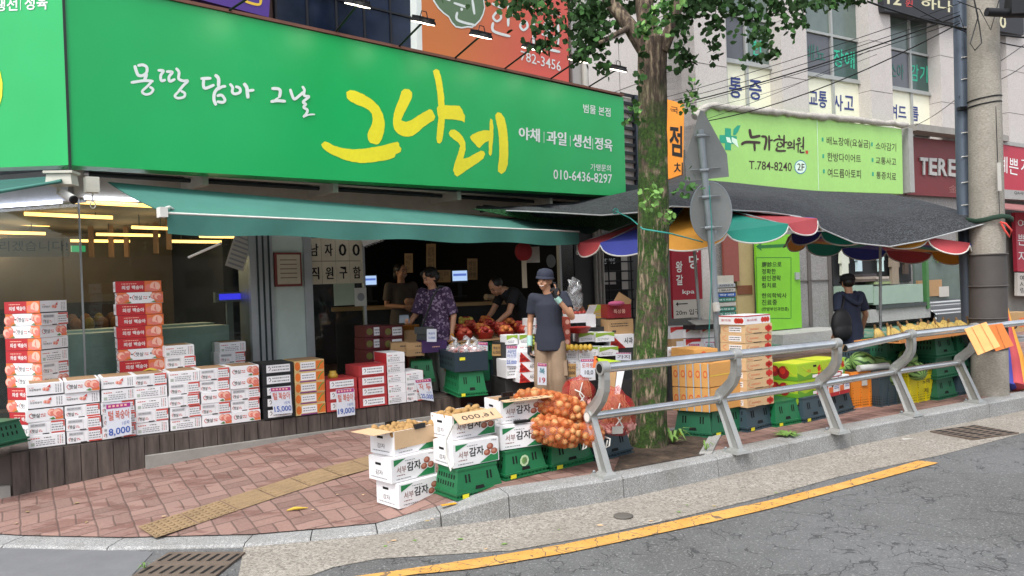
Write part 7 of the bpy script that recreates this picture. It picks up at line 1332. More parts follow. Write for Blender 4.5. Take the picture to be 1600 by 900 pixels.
for i,(x,y,lab)in enumerate(((.1,.42,'clear bag of tomatoes at the back of the dark crate'),(.2,.28,'clear bag of tomatoes in the middle of the dark crate, knotted upright'),(.24,.12,'clear bag of tomatoes nearest the front of the dark crate'))):plasticbag(lab,Mx@Vector((x,y,.2)),.1,9,'')
MDR=C('dark_red_carton','5e1f22',rough=.6)
def a_lbl(b,pm,W__,H__):b.rect(pm,W__*.42,H__*.15,W__*.95,H__*.85,M_WHITEB);scribble(b,pm,W__*.46,H__*.25,W__*.9,H__*.75,2,M_GP,1);b.disc(pm,W__*.2,H__*.5,H__*.3,C('olive_print','6d6a34'),1,10)
for r in range(4):
 for c in range(2):bx('drl',.235,.3,.135,MDR,a_lbl,572+29*c,528+19.0*r,8.75,FB.rz-.1,'dark red carton with white label, row %s, %s column by the door glass'%(['one','two','three','four'][r],['outer','inner'][c]))
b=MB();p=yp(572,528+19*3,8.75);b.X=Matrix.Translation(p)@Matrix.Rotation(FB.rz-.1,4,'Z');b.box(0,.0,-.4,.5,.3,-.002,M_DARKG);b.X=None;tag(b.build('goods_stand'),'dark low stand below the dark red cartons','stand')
for c in range(2):
 for r in range(2):bx('krf',.2,.25,.075,M_KR,lambda b,pm,a,h:scribble(b,pm,a*.5,h*.3,a*.9,h*.7,1,M_DKP),611+24*c,547+10.3*r,8.5,rad(12),'flat kraft carton by the purple box, %s %s'%(['upper','lower'][r],['nearer the glass','nearer the purple box'][c]))
bx('purp',.28,.3,.13,C('purple_carton','43285a',rough=.5),lambda b,pm,a,h:scribble(b,pm,a*.4,h*.4,a*.7,h*.6,1,M_PEACHL),660,552,8.5,rad(18),'dark purple carton behind the dark crate of tomatoes')
o=put('crateA',None,yp(640,598,8.45),rad(10),'green slotted crate below the flat kraft cartons','crates in the shop doorway');o.scale=(.62,.8,.9)
b=MB();p=yp(600,536,8.6);t=thing('open_carton','open brown carton with a raised flap beside the dark red cartons','carton',yp(632,536,9.0),rad(10));b.box(0,0,-.1,.2,.2,.15,M_KR);b.build('box',t);b=MB();b.prism([(0,0,.15),(.2,0,.15),(.17,-.1,.21),(-.03,-.1,.21)],(0,0,.006),C('orange_flap','b5762e'));b.build('flap',t)
M_BOWL=C('red_plastic_bowl','a52a22',rough=.35,var=.05);M_FR=[C('peach_fruit','c0563f',rough=.5,var=.25,scale=16),C('red_fruit','a5322a',rough=.45,var=.25,scale=16),C('orange_fruit','cf7a3a',rough=.5,var=.2,scale=16)]
def mk_bowl():b=MB();b.lathe([(.075,0),(.105,.07),(.11,.075),(.1,.07),(.07,.012),(.0,.01)],M_BOWL,n=16);return tag(b.build('fruit_bowl'),None,'bowl')
def mk_fruit(i):return lambda:tag((lambda b:b.ball((0,0,0),(.035,.035,.031),M_FR[i],10,7).build('fruit'))(MB()),None,'fruit')
fd=thing('fruit_stand','long low stand of crates under the red fruit bowls','stand',yp(716,585,8.7),rad(22));b=MB();b.box(0,.0,.14,1.05,1.25,.36,C('dark_green_crate_plastic','1f5f42'));b.box(.4,-.02,-.1,1.05,1.2,.138,C('navy_crate_plastic','26333c'));b.box(0,.02,-.1,.39,1.2,.138,C('dark_green_crate_plastic','1f5f42'));b.build('crates',fd);b=MB();b.box(-.02,-.04,.362,1.08,1.3,.378,C('brown_board','9a7a58'));b.build('board',fd);h=MB()
for i in range(9):h.rect(faceF(.002),.08+.1*i,.24,.1+.1*i,.31,M_HOLE)
h.build('slots',fd);Mx=Matrix.Translation(yp(716,585,8.7))@Matrix.Rotation(rad(22),4,'Z');random.seed(12)
BROW=['front row','second row','third row','back row']
for r in range(4):
 for c in range(4 if r<3 else 3):
  q=Mx@Vector((.12+.255*c+.05*(r%2),.09+.27*r,.38+.03*r));put('bowl',mk_bowl,q,0,'red bowl of fruit on the stand, %s from the glass in the %s'%(ORD[c],BROW[r]),'red fruit bowls in the doorway')
  for i in range(8):a=i*2.4;rr=.03+.035*((i*7)%3)/2;k=(r+c+(i%4==0))%3;put('fruit%d'%k,mk_fruit(k),q+Vector((math.cos(a)*rr,math.sin(a)*rr,.085+.028*(i<3))),i,'ripe round fruit heaped in a red bowl','fruit in the red bowls')
b=MB();q=Mx@Vector((.35,.7,.55));[b.ball(q+Vector((random.uniform(-.08,.08),random.uniform(-.05,.05),random.uniform(-.02,.05))),.03,C('yellow_green_fruit','b9a84a',rough=.5),8,6)for _ in range(14)];tag(b.build('grape_bunch'),'pale yellow green grape bunch among the red bowls','grapes')
def dcard(lab,x0,y0,x1,y1,Y,lines,paper=None,header=False,rz=22,lean=0):
 nrm=Vector((-math.sin(rad(rz)),math.cos(rad(rz)),0));P=yp((x0+x1)/2,(y0+y1)/2,Y);price_card(lab,((x0,y0),(x1,y0+lean),(x1,y1+lean),(x0,y1)),lines,0,(P,nrm),header,True,paper)
KRL=C('kraft_card','a5814f',rough=.8,var=.08)
L2=lambda a,c:[(a,.12,.55,.9,.82,M_DKP,.01),(c,.1,.14,.92,.44,M_DKP,.01)]
dcard('kraft price card on the stand nearest the yellow bag',720,536,728,551,8.55,L2('자두','500'),KRL);dcard('kraft price card between the yellow bag and the white card',731,535,745,552,8.55,L2('참외','5,000'),KRL);dcard('kraft price card reading 6,000 on the green crates',769,538,783,556,8.5,L2('복숭아','6,000'),KRL)
dcard('white price card with red words reading 7,000',747,534,762,567,8.5,[('천도',.1,.55,.9,.8,M_ORI,.01),('복숭아',.1,.34,.9,.5,M_ORI,0),('7,000',.08,.06,.92,.26,M_DKP,.01)],None,True,lean=1)
dcard('tall white price card for muscat grapes reading 25,000',791,540,808,572,8.25,[('샤인',.1,.6,.9,.8,M_BLUEI,.01),('머스캣',.1,.42,.9,.58,M_BLUEI,.0),('25,000',.05,.08,.95,.28,M_BLUEI,.015)],None,True)
dcard('white slip taped to the purple carton before the woman',667,514,682,534,8.4,[('복숭아',.15,.55,.85,.75,M_BLUEI,0),('3,000',.15,.2,.85,.4,M_BLUEI,0)],None,False)
GW=C('green_white_print','8fae3c',rough=.5)
def a_gw(b,pm,W__,H__):b.shape(pm,[(0,H__),(W__,H__),(W__,H__*.55),(W__*.6,H__*.78),(0,H__*.5)],GW);scribble(b,pm,W__*.1,H__*.15,W__*.7,H__*.45,2,M_GP,0)
def a_apl(b,pm,W__,H__):b.shape(pm,[(0,0),(W__*.65,0),(W__*.1,H__)],M_TOM);[b.disc(pm,W__*x,H__*z,H__*.17,C('apple_print','8f1f22'),1,10)for x,z in((.12,.6),(.3,.3),(.16,.25),(.45,.15))];b.text(pm,'수박',W__*.6,H__*.35,W__*.95,H__*.8,M_INK,1,.02)if False else b.text(pm,'사과',W__*.6,H__*.3,W__*.95,H__*.75,M_INK,1,.02)
dl=rad(22);Y0=8.35
for r in range(3):bx('apl',.205,.3,.108,M_WHITEB,a_apl,811.5,566+16.2*r,8.2,dl,'white carton with red apple picture, %s beside the man'%['upper','middle','lower'][r])
bx('wlow',.14,.3,.2,M_WHITEB,a_table,792,592,8.25,dl,'white printed carton under the muscat price card');bx('gwb',.13,.2,.105,M_WHITEB,a_gw,792,539,8.45,dl,'white and green carton above the muscat price card');bx('gwc',.17,.2,.11,M_WHITEB,a_gw,812,539,8.5,dl,'white and green carton with grapes next to the man');bx('gwe',.17,.2,.12,M_WHITEB,a_table,812,556,8.45,dl,'brownish white carton below the grapes carton')
b=MB();q=yp(833,535,8.3);[b.ball(q+Vector((random.uniform(-.05,.05),random.uniform(-.03,.03),random.uniform(-.08,.06))),.018,C('muscat_green','9aa53c',rough=.4),7,5)for _ in range(34)];tag(b.build('grape_bunch'),'green muscat grape bunch hanging at the carton beside the man','grapes')
bx('up1',.13,.2,.09,M_WHITEB,a_data,827,510,8.9,dl,'small white carton behind the man elbow, upper');bx('up1',.13,.2,.09,M_WHITEB,a_data,827,523,8.9,dl,'small white carton behind the man elbow, lower')
for r in range(4):bx('prc',.075,.2,.11,C('pink_red_carton','b5503f',rough=.6),lambda b,pm,a,h:b.disc(pm,a*.5,h*.5,a*.36,M_PEACHL),882,511+15.6*r,8.6,dl,'narrow peach pattern carton right of the man, %s'%['top','second','third','fourth'][r])
for r in range(2):
 for c in range(2):bx('gwd',.23,.25,.105,M_WHITEB,a_gw,905+26*c+6*r,535+22.5*r,8.75-.1*r,rad(16),'white and green fruit carton, %s %s behind the rail end'%(['upper','lower'][r],['nearer the man','nearer the trunk'][c]))
for r in range(3):
 for c in range(2):bx('wrw',.165,.25,.115,M_WHITEB,a_data if False else a_table,883+22*c+3*(r>0),562.5+16.5*r,8.35,rad(12),'white carton in the pile right of the man, row %s, %s'%(['one','two','three'][r],['next to him','next to the red net'][c]))
b=MB();[b.ball(yp(886+7.4*i,543.5,8.35),(.035,.035,.037),C('yellow_melon','c9a43c',rough=.45,var=.15),10,7)for i in range(6)];mel=b.build('korean_melons');bpy.data.objects.remove(mel)
for i in range(6):put('kmel',lambda:tag((lambda b:b.ball((0,0,0),(.03,.03,.038),C('yellow_melon','c9a43c',rough=.45,var=.15),10,7).build('melon'))(MB()),None,'melon'),yp(886+7.2*i,543,8.3),i,'yellow melon in the row above the white cartons','yellow melons right of the man')
o=put('bowl',mk_bowl,yp(905,520,8.7),0,'wide red plastic bowl on the cartons right of the man','red fruit bowls in the doorway');o.scale=(1.3,1.3,.9)
t=thing('open_carton','open white carton with flaps up right of the man','carton',yp(890,505,8.9),rad(15));b=MB();b.box(0,0,0,.3,.22,.1,M_WHITEB);b.box(.02,.02,.101,.28,.2,.103,M_HOLE);b.build('box',t);b=MB();b.prism([(0,.22,.1),(.3,.22,.1),(.28,.3,.18),(.0,.3,.18)],(0,.006,.0),C('brown_flap','8a4a34',rough=.8));b.prism([(.2,-.0,.1),(.3,.0,.1),(.33,-.05,.2),(.24,-.05,.2)],(0,.005,0),M_WHITEB);b.prism([(.2,-.004,-.06),(.32,-.004,-.06),(.32,-.004,.09),(.2,-.004,.09)],(0,-.004,0),M_WHITEB);b.build('flap',t);b=MB();[b.ball((.06+.05*i,.08,.105),.03,M_FR[1],8,6)for i in range(4)];b.build('fruit_filling',t)
bx('rdb',.29,.25,.16,C('deep_red_carton','8a2026',rough=.5),lambda b,pm,a,h:b.text(pm,'특상품',a*.25,h*.35,a*.75,h*.65,M_PEACHL,0,.01),950,498,8.9,rad(14),'deep red carton stacked highest beside the trunk');bx('brb',.31,.25,.18,M_KR,lambda b,pm,a,h:(scribble(b,pm,a*.1,h*.5,a*.8,h*.8,2,M_DKP),b.rect(pm,a*.15,h*.15,a*.3,h*.3,M_DKP)),951,524,8.9,rad(14),'brown carton with dark print under the deep red one');bx('gyb',.3,.25,.16,M_WHITEB,a_apl,953,545,8.85,rad(14),'white carton with red picture under the brown carton');bx('ylb',.18,.2,.16,C('yellow_white_carton','b5984a',rough=.6),a_gw,928,498,9.1,rad(14),'yellow and white carton behind the open white one')
b=MB();q=yp(955,478,8.95);b.prism([q,q+Vector((.1,.02,.16)),q+Vector((.25,.06,.06)),q+Vector((.22,.05,-.02))],(0,.02,0),M_KR);tag(b.build('carton_flap'),'torn brown carton leaning above the deep red carton','carton');b=MB();q=yp(963,474,8.85);b.ball(q,(.1,.05,.03),C('pink_paper','b5537a',rough=.7),10,6);tag(b.build('paper_wad'),'pink and white paper lying on the deep red carton','paper')
dcard('magenta topped price card low beside the first post',907,561,929,589,8.15,[('도마토',.1,.5,.9,.78,M_ORI,.01),('10,0',.3,.1,.9,.38,M_DKP,.01)],None,True,12);dcard('tilted price card beside the man trousers',840,567,854,601,7.85,[('복',.2,.5,.8,.78,C('teal_ink','1f7a86'),.01),('19',.2,.1,.85,.35,M_REDP,.01)],None,True,18,1);dcard('kraft price card reading 1,000 right of the man',884,568,900,589,8.2,L2('가지','1,000'),KRL,rz=12);dcard('magenta topped card half hidden by the trunk',962,551,986,563,8.5,[('가지',.1,.2,.9,.7,M_DKP,.01)],None,True,14)
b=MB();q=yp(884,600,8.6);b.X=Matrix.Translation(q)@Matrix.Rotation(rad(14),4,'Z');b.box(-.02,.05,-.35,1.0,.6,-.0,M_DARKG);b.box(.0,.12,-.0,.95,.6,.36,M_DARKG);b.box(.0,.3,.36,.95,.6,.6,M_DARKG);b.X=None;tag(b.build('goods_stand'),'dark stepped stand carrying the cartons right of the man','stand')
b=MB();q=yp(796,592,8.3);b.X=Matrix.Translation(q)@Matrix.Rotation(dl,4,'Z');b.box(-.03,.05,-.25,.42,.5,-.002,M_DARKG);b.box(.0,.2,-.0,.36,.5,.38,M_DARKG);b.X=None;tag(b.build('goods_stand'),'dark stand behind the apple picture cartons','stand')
b=MB();q=yp(898,462,9.2);b.ball(q,(.085,.07,.2),M_BAG,20,16);rr=random.Random(2);b.v=[tuple(Vector(v)+Vector((rr.uniform(-.035,.035),rr.uniform(-.03,.03),rr.uniform(-.03,.03))))for v in b.v];tag(b.build('plastic_bag'),'bundle of clear plastic bags hung by the dark column','plastic bag')
for i,(x,y,k,lab)in enumerate(((1048,530,0,'white carton with red lid behind the trunk, first'),(1072,529,0,'white carton with red lid behind the trunk, second'),(1098,528,0,'white carton with red lid behind the parasol pole'),(1050,548,1,'kraft carton below the red lidded ones at the trunk'),(1072,549,0,'greyish carton above the 13,850 price card'),(1100,548,2,'punnet carton of red cherries behind the sign pole'))):
 bx('rt%d'%k,.205,.25,.14,(M_WHITEB,M_KR,M_WHITEB)[k],((lambda b,pm,a,h:(b.rect(pm,0,h*.75,a,h,M_REDP),b.shape(pm,[(a*.0,h*.5),(a*.4,h*.75),(0,h*.75)],M_REDT,1))),(lambda b,pm,a,h:b.rect(pm,a*.3,h*.25,a*.75,h*.75,M_WHITEB)),(lambda b,pm,a,h:[b.disc(pm,a*(.15+.14*j),h*.5,h*.16,M_TOM,0,8)for j in range(6)]))[k],x,y,9.0,rad(18),lab,'cartons behind the trunk')
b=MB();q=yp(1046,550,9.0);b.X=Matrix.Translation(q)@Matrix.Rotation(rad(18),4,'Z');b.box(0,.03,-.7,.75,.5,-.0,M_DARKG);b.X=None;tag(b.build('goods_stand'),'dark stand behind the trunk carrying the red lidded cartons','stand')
dcard('white price card reading 15,850 beside the trunk',1052,542,1070,560,8.75,[('15,850',.08,.2,.92,.65,C('teal_ink','1f7a86'),.01)],None,True,16,1);dcard('price card with magenta header left of the parasol pole',1076,537,1093,560,8.75,[('자두',.1,.5,.9,.8,M_REDP,.01),('13,850',.08,.12,.95,.42,M_DKP,.0)],None,True,16);dcard('small price card with magenta header behind the sign pole',1102,534,1116,546,8.9,[('체리',.15,.15,.85,.7,M_DKP,.0)],None,True,16)
t=thing('black_tray','black tray with a white paper sheet on the cartons by the pole','tray',yp(1086,516,8.8),rad(20));b=MB();b.box(0,0,0,.36,.25,.05,M_BLACKB);b.build('box',t);b=MB();b.prism([(.0,-.02,.06),(.3,-.02,.06),(.36,.22,.1),(.05,.22,.1)],(0,0,.003),M_PAPER);b.build('sheet',t)
for i in range(5):put('oran',lambda:tag((lambda b:b.ball((0,0,0),.04,C('orange_skin','cf8a2c',rough=.5,var=.12),10,7).build('orange'))(MB()),None,'orange'),yp(1122+4*(i%2),509+7*i,8.5),i,'orange in the gap left of the kraft tomato stack','oranges by the sign pole')
# SHOP COUNTER AND BACK WALL
ct=thing('checkout_counter','dark checkout counter with a pale wood top across the shop','counter',yp(700,476,11.2),rad(14));b=MB();b.box(-1.6,0,-1.1,1.5,.5,-.03,C('counter_black','17181b',rough=.5));b.build('body',ct);b=MB();b.box(-1.65,-.04,-.03,1.0,.55,.02,C('pale_wood','b39368',rough=.5,var=.1));b.box(-1.0,-.02,-.35,.95,.0,-.31,C('pale_wood','b39368'));b.build('top',ct)
def screen(lab,x0,y0,x1,y1,Y,em):
 p=yp((x0+x1)/2,(y0+y1)/2,Y);w=(x1-x0)/FPX*Y/2;h=(y1-y0)/FPX*Y/2;t=thing('monitor',lab,'monitor',p,rad(10));b=MB();b.box(-w-.015,0,-h-.015,w+.015,.03,h+.015,M_BLK);b.box(-.03,.03,-h-.2,.03,.06,0,M_BLK);b.box(-.1,-.02,-h-.22,.1,.1,-h-.2,M_BLK);b.build('casing',t);b=MB();pm=faceF(.002);b.rect(pm,-w,-h,w,h,C('screen_glow','8fa6c6',rough=.3,emit=.7));b.rect(pm,-w,-h,w,-h*.75,C('screen_dark','1b2a3a',rough=.3),1);b.rect(pm,-w*.9,h*.1,w*.9,h*.5,C('screen_blue','4a62a8',rough=.3,emit=.6),1);b.build('screen',t)
screen('glowing monitor on the counter between the woman and the kraft notices',707,423,730,441,11.3,1);screen('glowing monitor behind the hiring notice edge',567,431,588,447,10.5,1)
for i,(x0,y0,x1,y1,lab,lines)in enumerate(((632,396,645,426,'tall kraft notice above the woman in grey','가격표\n안내\n행사'),(666,381,681,424,'long kraft notice strip hanging in the middle of the dark wall','금일\n특가\n행사\n안내'),(682,422,704,441,'wide kraft notice beside the glowing monitor','카드결제\n가능'),(730,404,746,437,'kraft notice right of the glowing monitor','배달\n문의\n환영'))):
 p=[yp(x,y,12.0)for x,y in((x0,y0),(x1,y0),(x1,y1),(x0,y1))];t=thing('kraft_notice',lab,'notice',p[3]);b=MB();b.prism([q-p[3]for q in p],(0,.01,0),M_KRAFT);b.build('sheet',t);b=MB();pm=lambda a,c,l=0:p[3].lerp(p[2],a).lerp(p[0].lerp(p[1],a),c)-p[3]-Vector((0,.006+.001*l,0));b.text(pm,lines,.15,.1,.85,.9,M_DKP,0,0);b.build('lettering',t)
b=MB();b.tube([yp(759,464,11.0),yp(782,466,11.2)],.045,C('kraft_roll','b39a78',rough=.7),14);b.tube([yp(781.9,466,11.19),yp(782.2,466,11.2)],.02,M_HOLE,10);tag(b.build('paper_roll'),'roll of kraft paper lying on the counter','paper roll')
t=thing('cloth_hat','red cap hanging with a cloth strip at the doorway edge','cap',yp(818,393,9.5));b=MB();b.ball((0,0,0),(.11,.08,.12),C('red_cloth','8f1f25',rough=.8),12,8);b.build('crown',t);b=MB();b.box(-.03,-.02,-.45,.03,.0,-.08,C('cream_cloth','a89c86',rough=.9));b.build('strip',t)
b=MB();q=yp(832,398,9.7);b.box(q.x-.09,q.y,q.z-.1,q.x+.09,q.y+.01,q.z+.1,M_PAPER);tag(b.build('paper_note'),'pale paper taped behind the red cap','note')
b=MB();q=FB.px(861,408,WG-.02);b.X=Matrix.Translation(q)@Matrix.Rotation(FB.rz,4,'Z');b.disc(faceF(0),0,0,.1,C('grey_badge','77807c',rough=.6));b.X=None;tag(b.build('round_sticker'),'round grey sticker on the far glass door','sticker')
b=MB();q=yp(584,376,9.3);b.X=Matrix.Translation(q)@Matrix.Rotation(-.3,4,'Y');b.box(-.13,-.06,-.03,.13,.06,.05,M_TRIM);[b.box(-.11+.04*i,-.062,-.05,-.09+.04*i,.0,-.03,M_GP)for i in range(6)];b.X=None;tag(b.build('wall_fan'),'white slatted appliance hanging beside the hiring notice','appliance')
for j in range(1):o=put('crate2w',None,yp(-112,703,5.95)+UP*(.19*j),rad(-16),'dark green crate at the corner end of the ledge by the peach cartons','dark green crates at the corner');o.scale=(1.2,1,.78)
# PEOPLE
M_SKIN=C('skin','b98a6c',rough=.55,var=.05,fine=.02);M_HAIR=C('black_hair','14110f',rough=.5,var=.2,scale=30);M_EYE=C('eye_dark','15110f',rough=.3);M_LIP=C('lip','8f4f45',rough=.5);M_TEETH=C('teeth','c9c2b6',rough=.4)
def limb(b,pts,rs,n=12,c0=1):
 """closed capsule chain (union happens in the remesh)"""
 P=[Vector(p)for p in pts];Q,R=[],[]
 for i in range(len(P)-1):
  for k in range(4):u=k/4;Q.append(P[i].lerp(P[i+1],u));R.append(rs[i]if not isinstance(rs[i],tuple)else rs[i]);R[-1]=tuple(a*(1-u)+c*u for a,c in zip(rs[i],rs[i+1]))if isinstance(rs[i],tuple)else rs[i]*(1-u)+rs[i+1]*u
 Q.append(P[-1]);R.append(rs[-1]);b.tube(Q,R,None,n)
 for p,r in((P[0],rs[0]),(P[-1],rs[-1]))[0 if c0 else 1:]:b.ball(p,r if not isinstance(r,tuple)else min(r),None,n,8)
def remeshed(b,vox,m,it=3,smooth=.5):
 me=bpy.data.meshes.new('t');me.from_pydata([tuple(v)for v in b.v],[],b.f);bm=bmesh.new();bm.from_mesh(me);bmesh.ops.recalc_face_normals(bm,faces=bm.faces);bm.to_mesh(me);bm.free()
 o=bpy.data.objects.new('t',me);r=o.modifiers.new('r','REMESH');r.mode='VOXEL';r.voxel_size=vox;s=o.modifiers.new('s','SMOOTH');s.iterations=it;s.factor=smooth
 e=evaluated(o);bpy.data.objects.remove(o);e.materials.clear();e.materials.append(m)
 for p in e.polygons:p.use_smooth=True
 return e
class Fig:
 """a figure facing -Y; joints in metres for a 1.70 m body, scaled by k"""
 def __init__(s,name,label,loc,rz,h,female=False):s.k=h/1.70;s.root=thing('person',label,'person',loc,rz);s.root.scale=(s.k,)*3;s.b=MB();s.extra=[];s.f=female
 def torso(s,lean=0,turn=0):pass
 def skin(s,J,head=(0,0,0),face=True,hair=None,smile=False):
  b=s.b;b.X=None;N,Hd=Vector(J['neck']),Vector(J['head']);limb(b,[J['pelvis'],J['waist'],J['chest'],N],[(.12,.09),(.10,.08),(.12,.085),(.05,.05)]);limb(b,[N-UP*.03,Hd-UP*.02],[.056,.05])
  s.HM=Matrix.Translation(Hd)@Matrix.Rotation(head[2],4,'Z')@Matrix.Rotation(head[0],4,'X')@Matrix.Rotation(head[1],4,'Y');b.X=s.HM
  b.ball((0,.01,.025),(.076,.094,.095),None,16,12);b.ball((0,-.018,-.035),(.060,.068,.072),None,14,10);b.ball((0,-.05,-.075),(.028,.028,.03),None,10,8);b.ball((0,-.092,-.012),(.012,.016,.02),None,8,6);b.ball((0,-.088,.012),(.009,.011,.024),None,8,6)
  for x in(-1,1):b.ball((x*.076,.012,-.01),(.01,.018,.03),None,8,6);b.ball((x*.04,-.062,-.03),(.022,.022,.022),None,8,6)
  b.X=None
  for sd in 'lr':
   S_,E_,W_=[Vector(J[x+sd])for x in('sh','el','wr')];limb(b,[J['chest'],S_],[.06,.055]);limb(b,[S_,E_,W_],[.048,.038,.026]);s.hand(sd,E_,W_,J.get('hand'+sd))
   limb(b,[J['hip'+sd],J['kn'+sd],J['an'+sd]],[.078,.052,.036])
  e=remeshed(b,.0085,M_SKIN,2);
  o=bpy.data.objects.new('body',e);COL.objects.link(o);o.parent=s.root;s.body=o
  f=MB();f.X=s.HM
  if face:
   for x in(-1,1):f.ball((x*.031,-.082,.012),(.012,.006,.0045 if smile else .006),M_EYE,10,6);f.tube([(x*.016,-.09,.034),(x*.032,-.088,.039),(x*.05,-.076,.034)],.0042,M_HAIR,6)
   if smile:f.tube([(-.026,-.079,-.048),(0,-.088,-.056),(.026,-.079,-.048)],(.006,.006),M_TEETH,8);f.tube([(-.029,-.078,-.044),(0,-.089,-.049),(.029,-.078,-.044)],.0028,M_LIP,6);f.tube([(-.024,-.079,-.054),(0,-.089,-.063),(.024,-.079,-.054)],.0034,M_LIP,6)
   else:f.tube([(-.022,-.079,-.052),(0,-.087,-.052),(.022,-.079,-.052)],.0045,M_LIP,6)
   f.build('face_features',s.root)
  return s
 def hand(s,sd,E_,W_,pose):
  b=s.b;d=(W_-E_).normalized()if not pose or 'dir' not in pose else Vector(pose['dir']).normalized();sx=1 if sd=='l' else-1
  pn=Vector(pose['palm']).normalized()if pose and 'palm' in pose else Vector((-sx,0,0));pn=(pn-d*pn.dot(d)).normalized();w=d.cross(pn).normalized();curl=pose.get('curl',.5)if pose else .45;up=pose.get('up',())if pose else()
  limb(b,[W_,W_+d*.045,W_+d*.085],[(.020,.028),(.016,.038),(.015,.040)]if False else[.024,.027,.026]);b.tube([W_+d*.02-w*.03,W_+d*.08-w*.034],.014,None,8);b.tube([W_+d*.02+w*.03,W_+d*.08+w*.034],.014,None,8)
  for i,L in enumerate((.074,.082,.076,.06)):
   o=W_+d*.085+w*(.033-.022*i)*(1 if sd=='l' else-1);c=.1 if i in up else curl;p1=o+(d*math.cos(c*.6)+pn*math.sin(c*.6))*L*.45;p2=p1+(d*math.cos(c*1.6)+pn*math.sin(c*1.6))*L*.32;p3=p2+(d*math.cos(c*2.4)+pn*math.sin(c*2.4))*L*.25;limb(b,[o-d*.01,p1,p2,p3],[.0115,.0105,.0095,.0085],8)
  t0=W_+d*.03+w*(.034 if sd=='l' else-.034);ww=w*(1 if sd=='l' else-1);limb(b,[t0,t0+(ww*.6+d*.6+pn*.4)*.035,t0+(ww*.6+d*1.3+pn*.8)*.05],[.014,.0115,.0095],8)
 def cloth(s,name,fn,m,vox=.014,it=4,lab=None):
  b=MB();fn(b);e=remeshed(b,vox,m,it);o=bpy.data.objects.new(name,e);COL.objects.link(o);o.parent=s.root
  if lab:o['label']=lab
  return o
 def solid(s,name,fn):b=MB();fn(b);return b.build(name,s.root)
def J0(**kw):
 J=dict(pelvis=(0,0,.92),waist=(0,0,1.06),chest=(0,0,1.30),neck=(0,.0,1.43),head=(0,-.015,1.575),shl=(.185,0,1.375),shr=(-.185,0,1.375),ell=(.22,.02,1.09),elr=(-.22,.02,1.09),wrl=(.22,-.06,.85),wrr=(-.22,-.06,.85),hipl=(.09,0,.88),hipr=(-.09,0,.88),knl=(.10,-.02,.48),knr=(-.10,-.02,.48),anl=(.11,.02,.09),anr=(-.11,.02,.09));J.update(kw);return J
def tee(J,slack=1.0,hem=.86,sleeve=.6,wide=.0):
 def f(b):
  p,c=Vector(J['pelvis']),Vector(J['chest']);low=p+(p-Vector(J['waist'])).normalized()*(p.z-hem);limb(b,[low,p,J['waist'],c,Vector(J['neck'])-UP*.045],[(.185+wide,.132),(.178+wide,.128),(.150+wide*.7,.114),(.165,.118),(.07,.068)],18,0)
  for sd in 'lr':
   S_,E_=Vector(J['sh'+sd]),Vector(J['el'+sd]);limb(b,[c+UP*.03,S_],[.08,.062]);limb(b,[S_.lerp(E_,sleeve),S_],[.062*slack,.062*slack],12,0)
 return f
def pants(J,r=(.092,.083,.074),low=None):
 def f(b):
  limb(b,[J['pelvis'],Vector(J['pelvis'])+UP*.06],[(.14,.108),(.13,.10)],16)
  for sd in 'lr':a=Vector(J['an'+sd]);k=Vector(J['kn'+sd]);a=a if low is None else k.lerp(a,low);limb(b,[J['hip'+sd],k,a],list(r),14)
 return f
def shoes(J,m):
 def f(b):
  for sd in 'lr':a=Vector(J['an'+sd]);b.ball(a+Vector((0,-.06,-.045)),(.05,.135,.045),m,12,8);b.ball(a+Vector((0,.0,-.02)),(.045,.06,.06),m,10,8)
 return f
def zfeet(p):return Vector((p.x,p.y,zpav(p.x,p.y)))
q=yp(857,470,8.25);hm=yp(845,420,8.25).z-zpav(q.x,q.y)
man=Fig('man','smiling man in navy bucket cap, dark shirt and khaki trousers waving a gloved hand',zfeet(q),rad(-14),hm/1.0)
J=J0(shl=(.185,.0,1.385),ell=(.30,-.14,1.16),wrl=(.155,-.25,1.37),elr=(-.24,.04,1.10),wrr=(-.235,-.05,.86),head=(-.03,-.03,1.57),handl=dict(dir=(-.25,-.1,1),palm=(-.2,-1,.1),curl=1.1,up=(0,1)),handr=dict(dir=(0,-.2,-1),palm=(1,0,0),curl=.7),knl=(.1,-.03,.48),knr=(-.11,-.01,.48))
man.root.scale.x*=.94
man.skin(J,head=(rad(4),rad(6),rad(-14)),smile=True)
man.cloth('shirt',tee(J,1.05,.79,.62,.005),C('charcoal_navy_cloth','2b2f3c',rough=.9,var=.12,scale=5));man.cloth('trousers',pants(J,(.098,.1,.092)),C('khaki_cloth','8f7a64',rough=.9,var=.14,scale=6,bump=.5,bscale=9),.016)
man.solid('trouser_pocket',lambda b:[b.box(.09 if x>0 else-.215,-.09,.52,.215 if x>0 else-.09,.03,.68,C('khaki_cloth','8f7a64'),.01,.01)for x in(1,)]);man.solid('shoes',shoes(J,C('dark_shoe','26262a',rough=.6)))
def cap(b):
 b.X=man.HM;cm=C('navy_cap','2a2e3e',rough=.85,var=.08);b.lathe([(.098,.03),(.102,.05),(.096,.09),(.075,.118),(.03,.132),(.003,.133)],cm,(0,.01,0),20);b.lathe([(.098,.05),(.106,.036),(.114,.024),(.112,.02),(.104,.03),(.096,.036)],cm,(0,.005,0),24)
man.solid('bucket_cap',cap);man.solid('hair',lambda b:(setattr(b,'X',man.HM),b.ball((0,.035,.01),(.084,.08,.085),M_HAIR,14,9)))
GLV,MINT=C('black_glove','1b1c20',rough=.7),C('mint_cuff','9fc7bb',rough=.8)
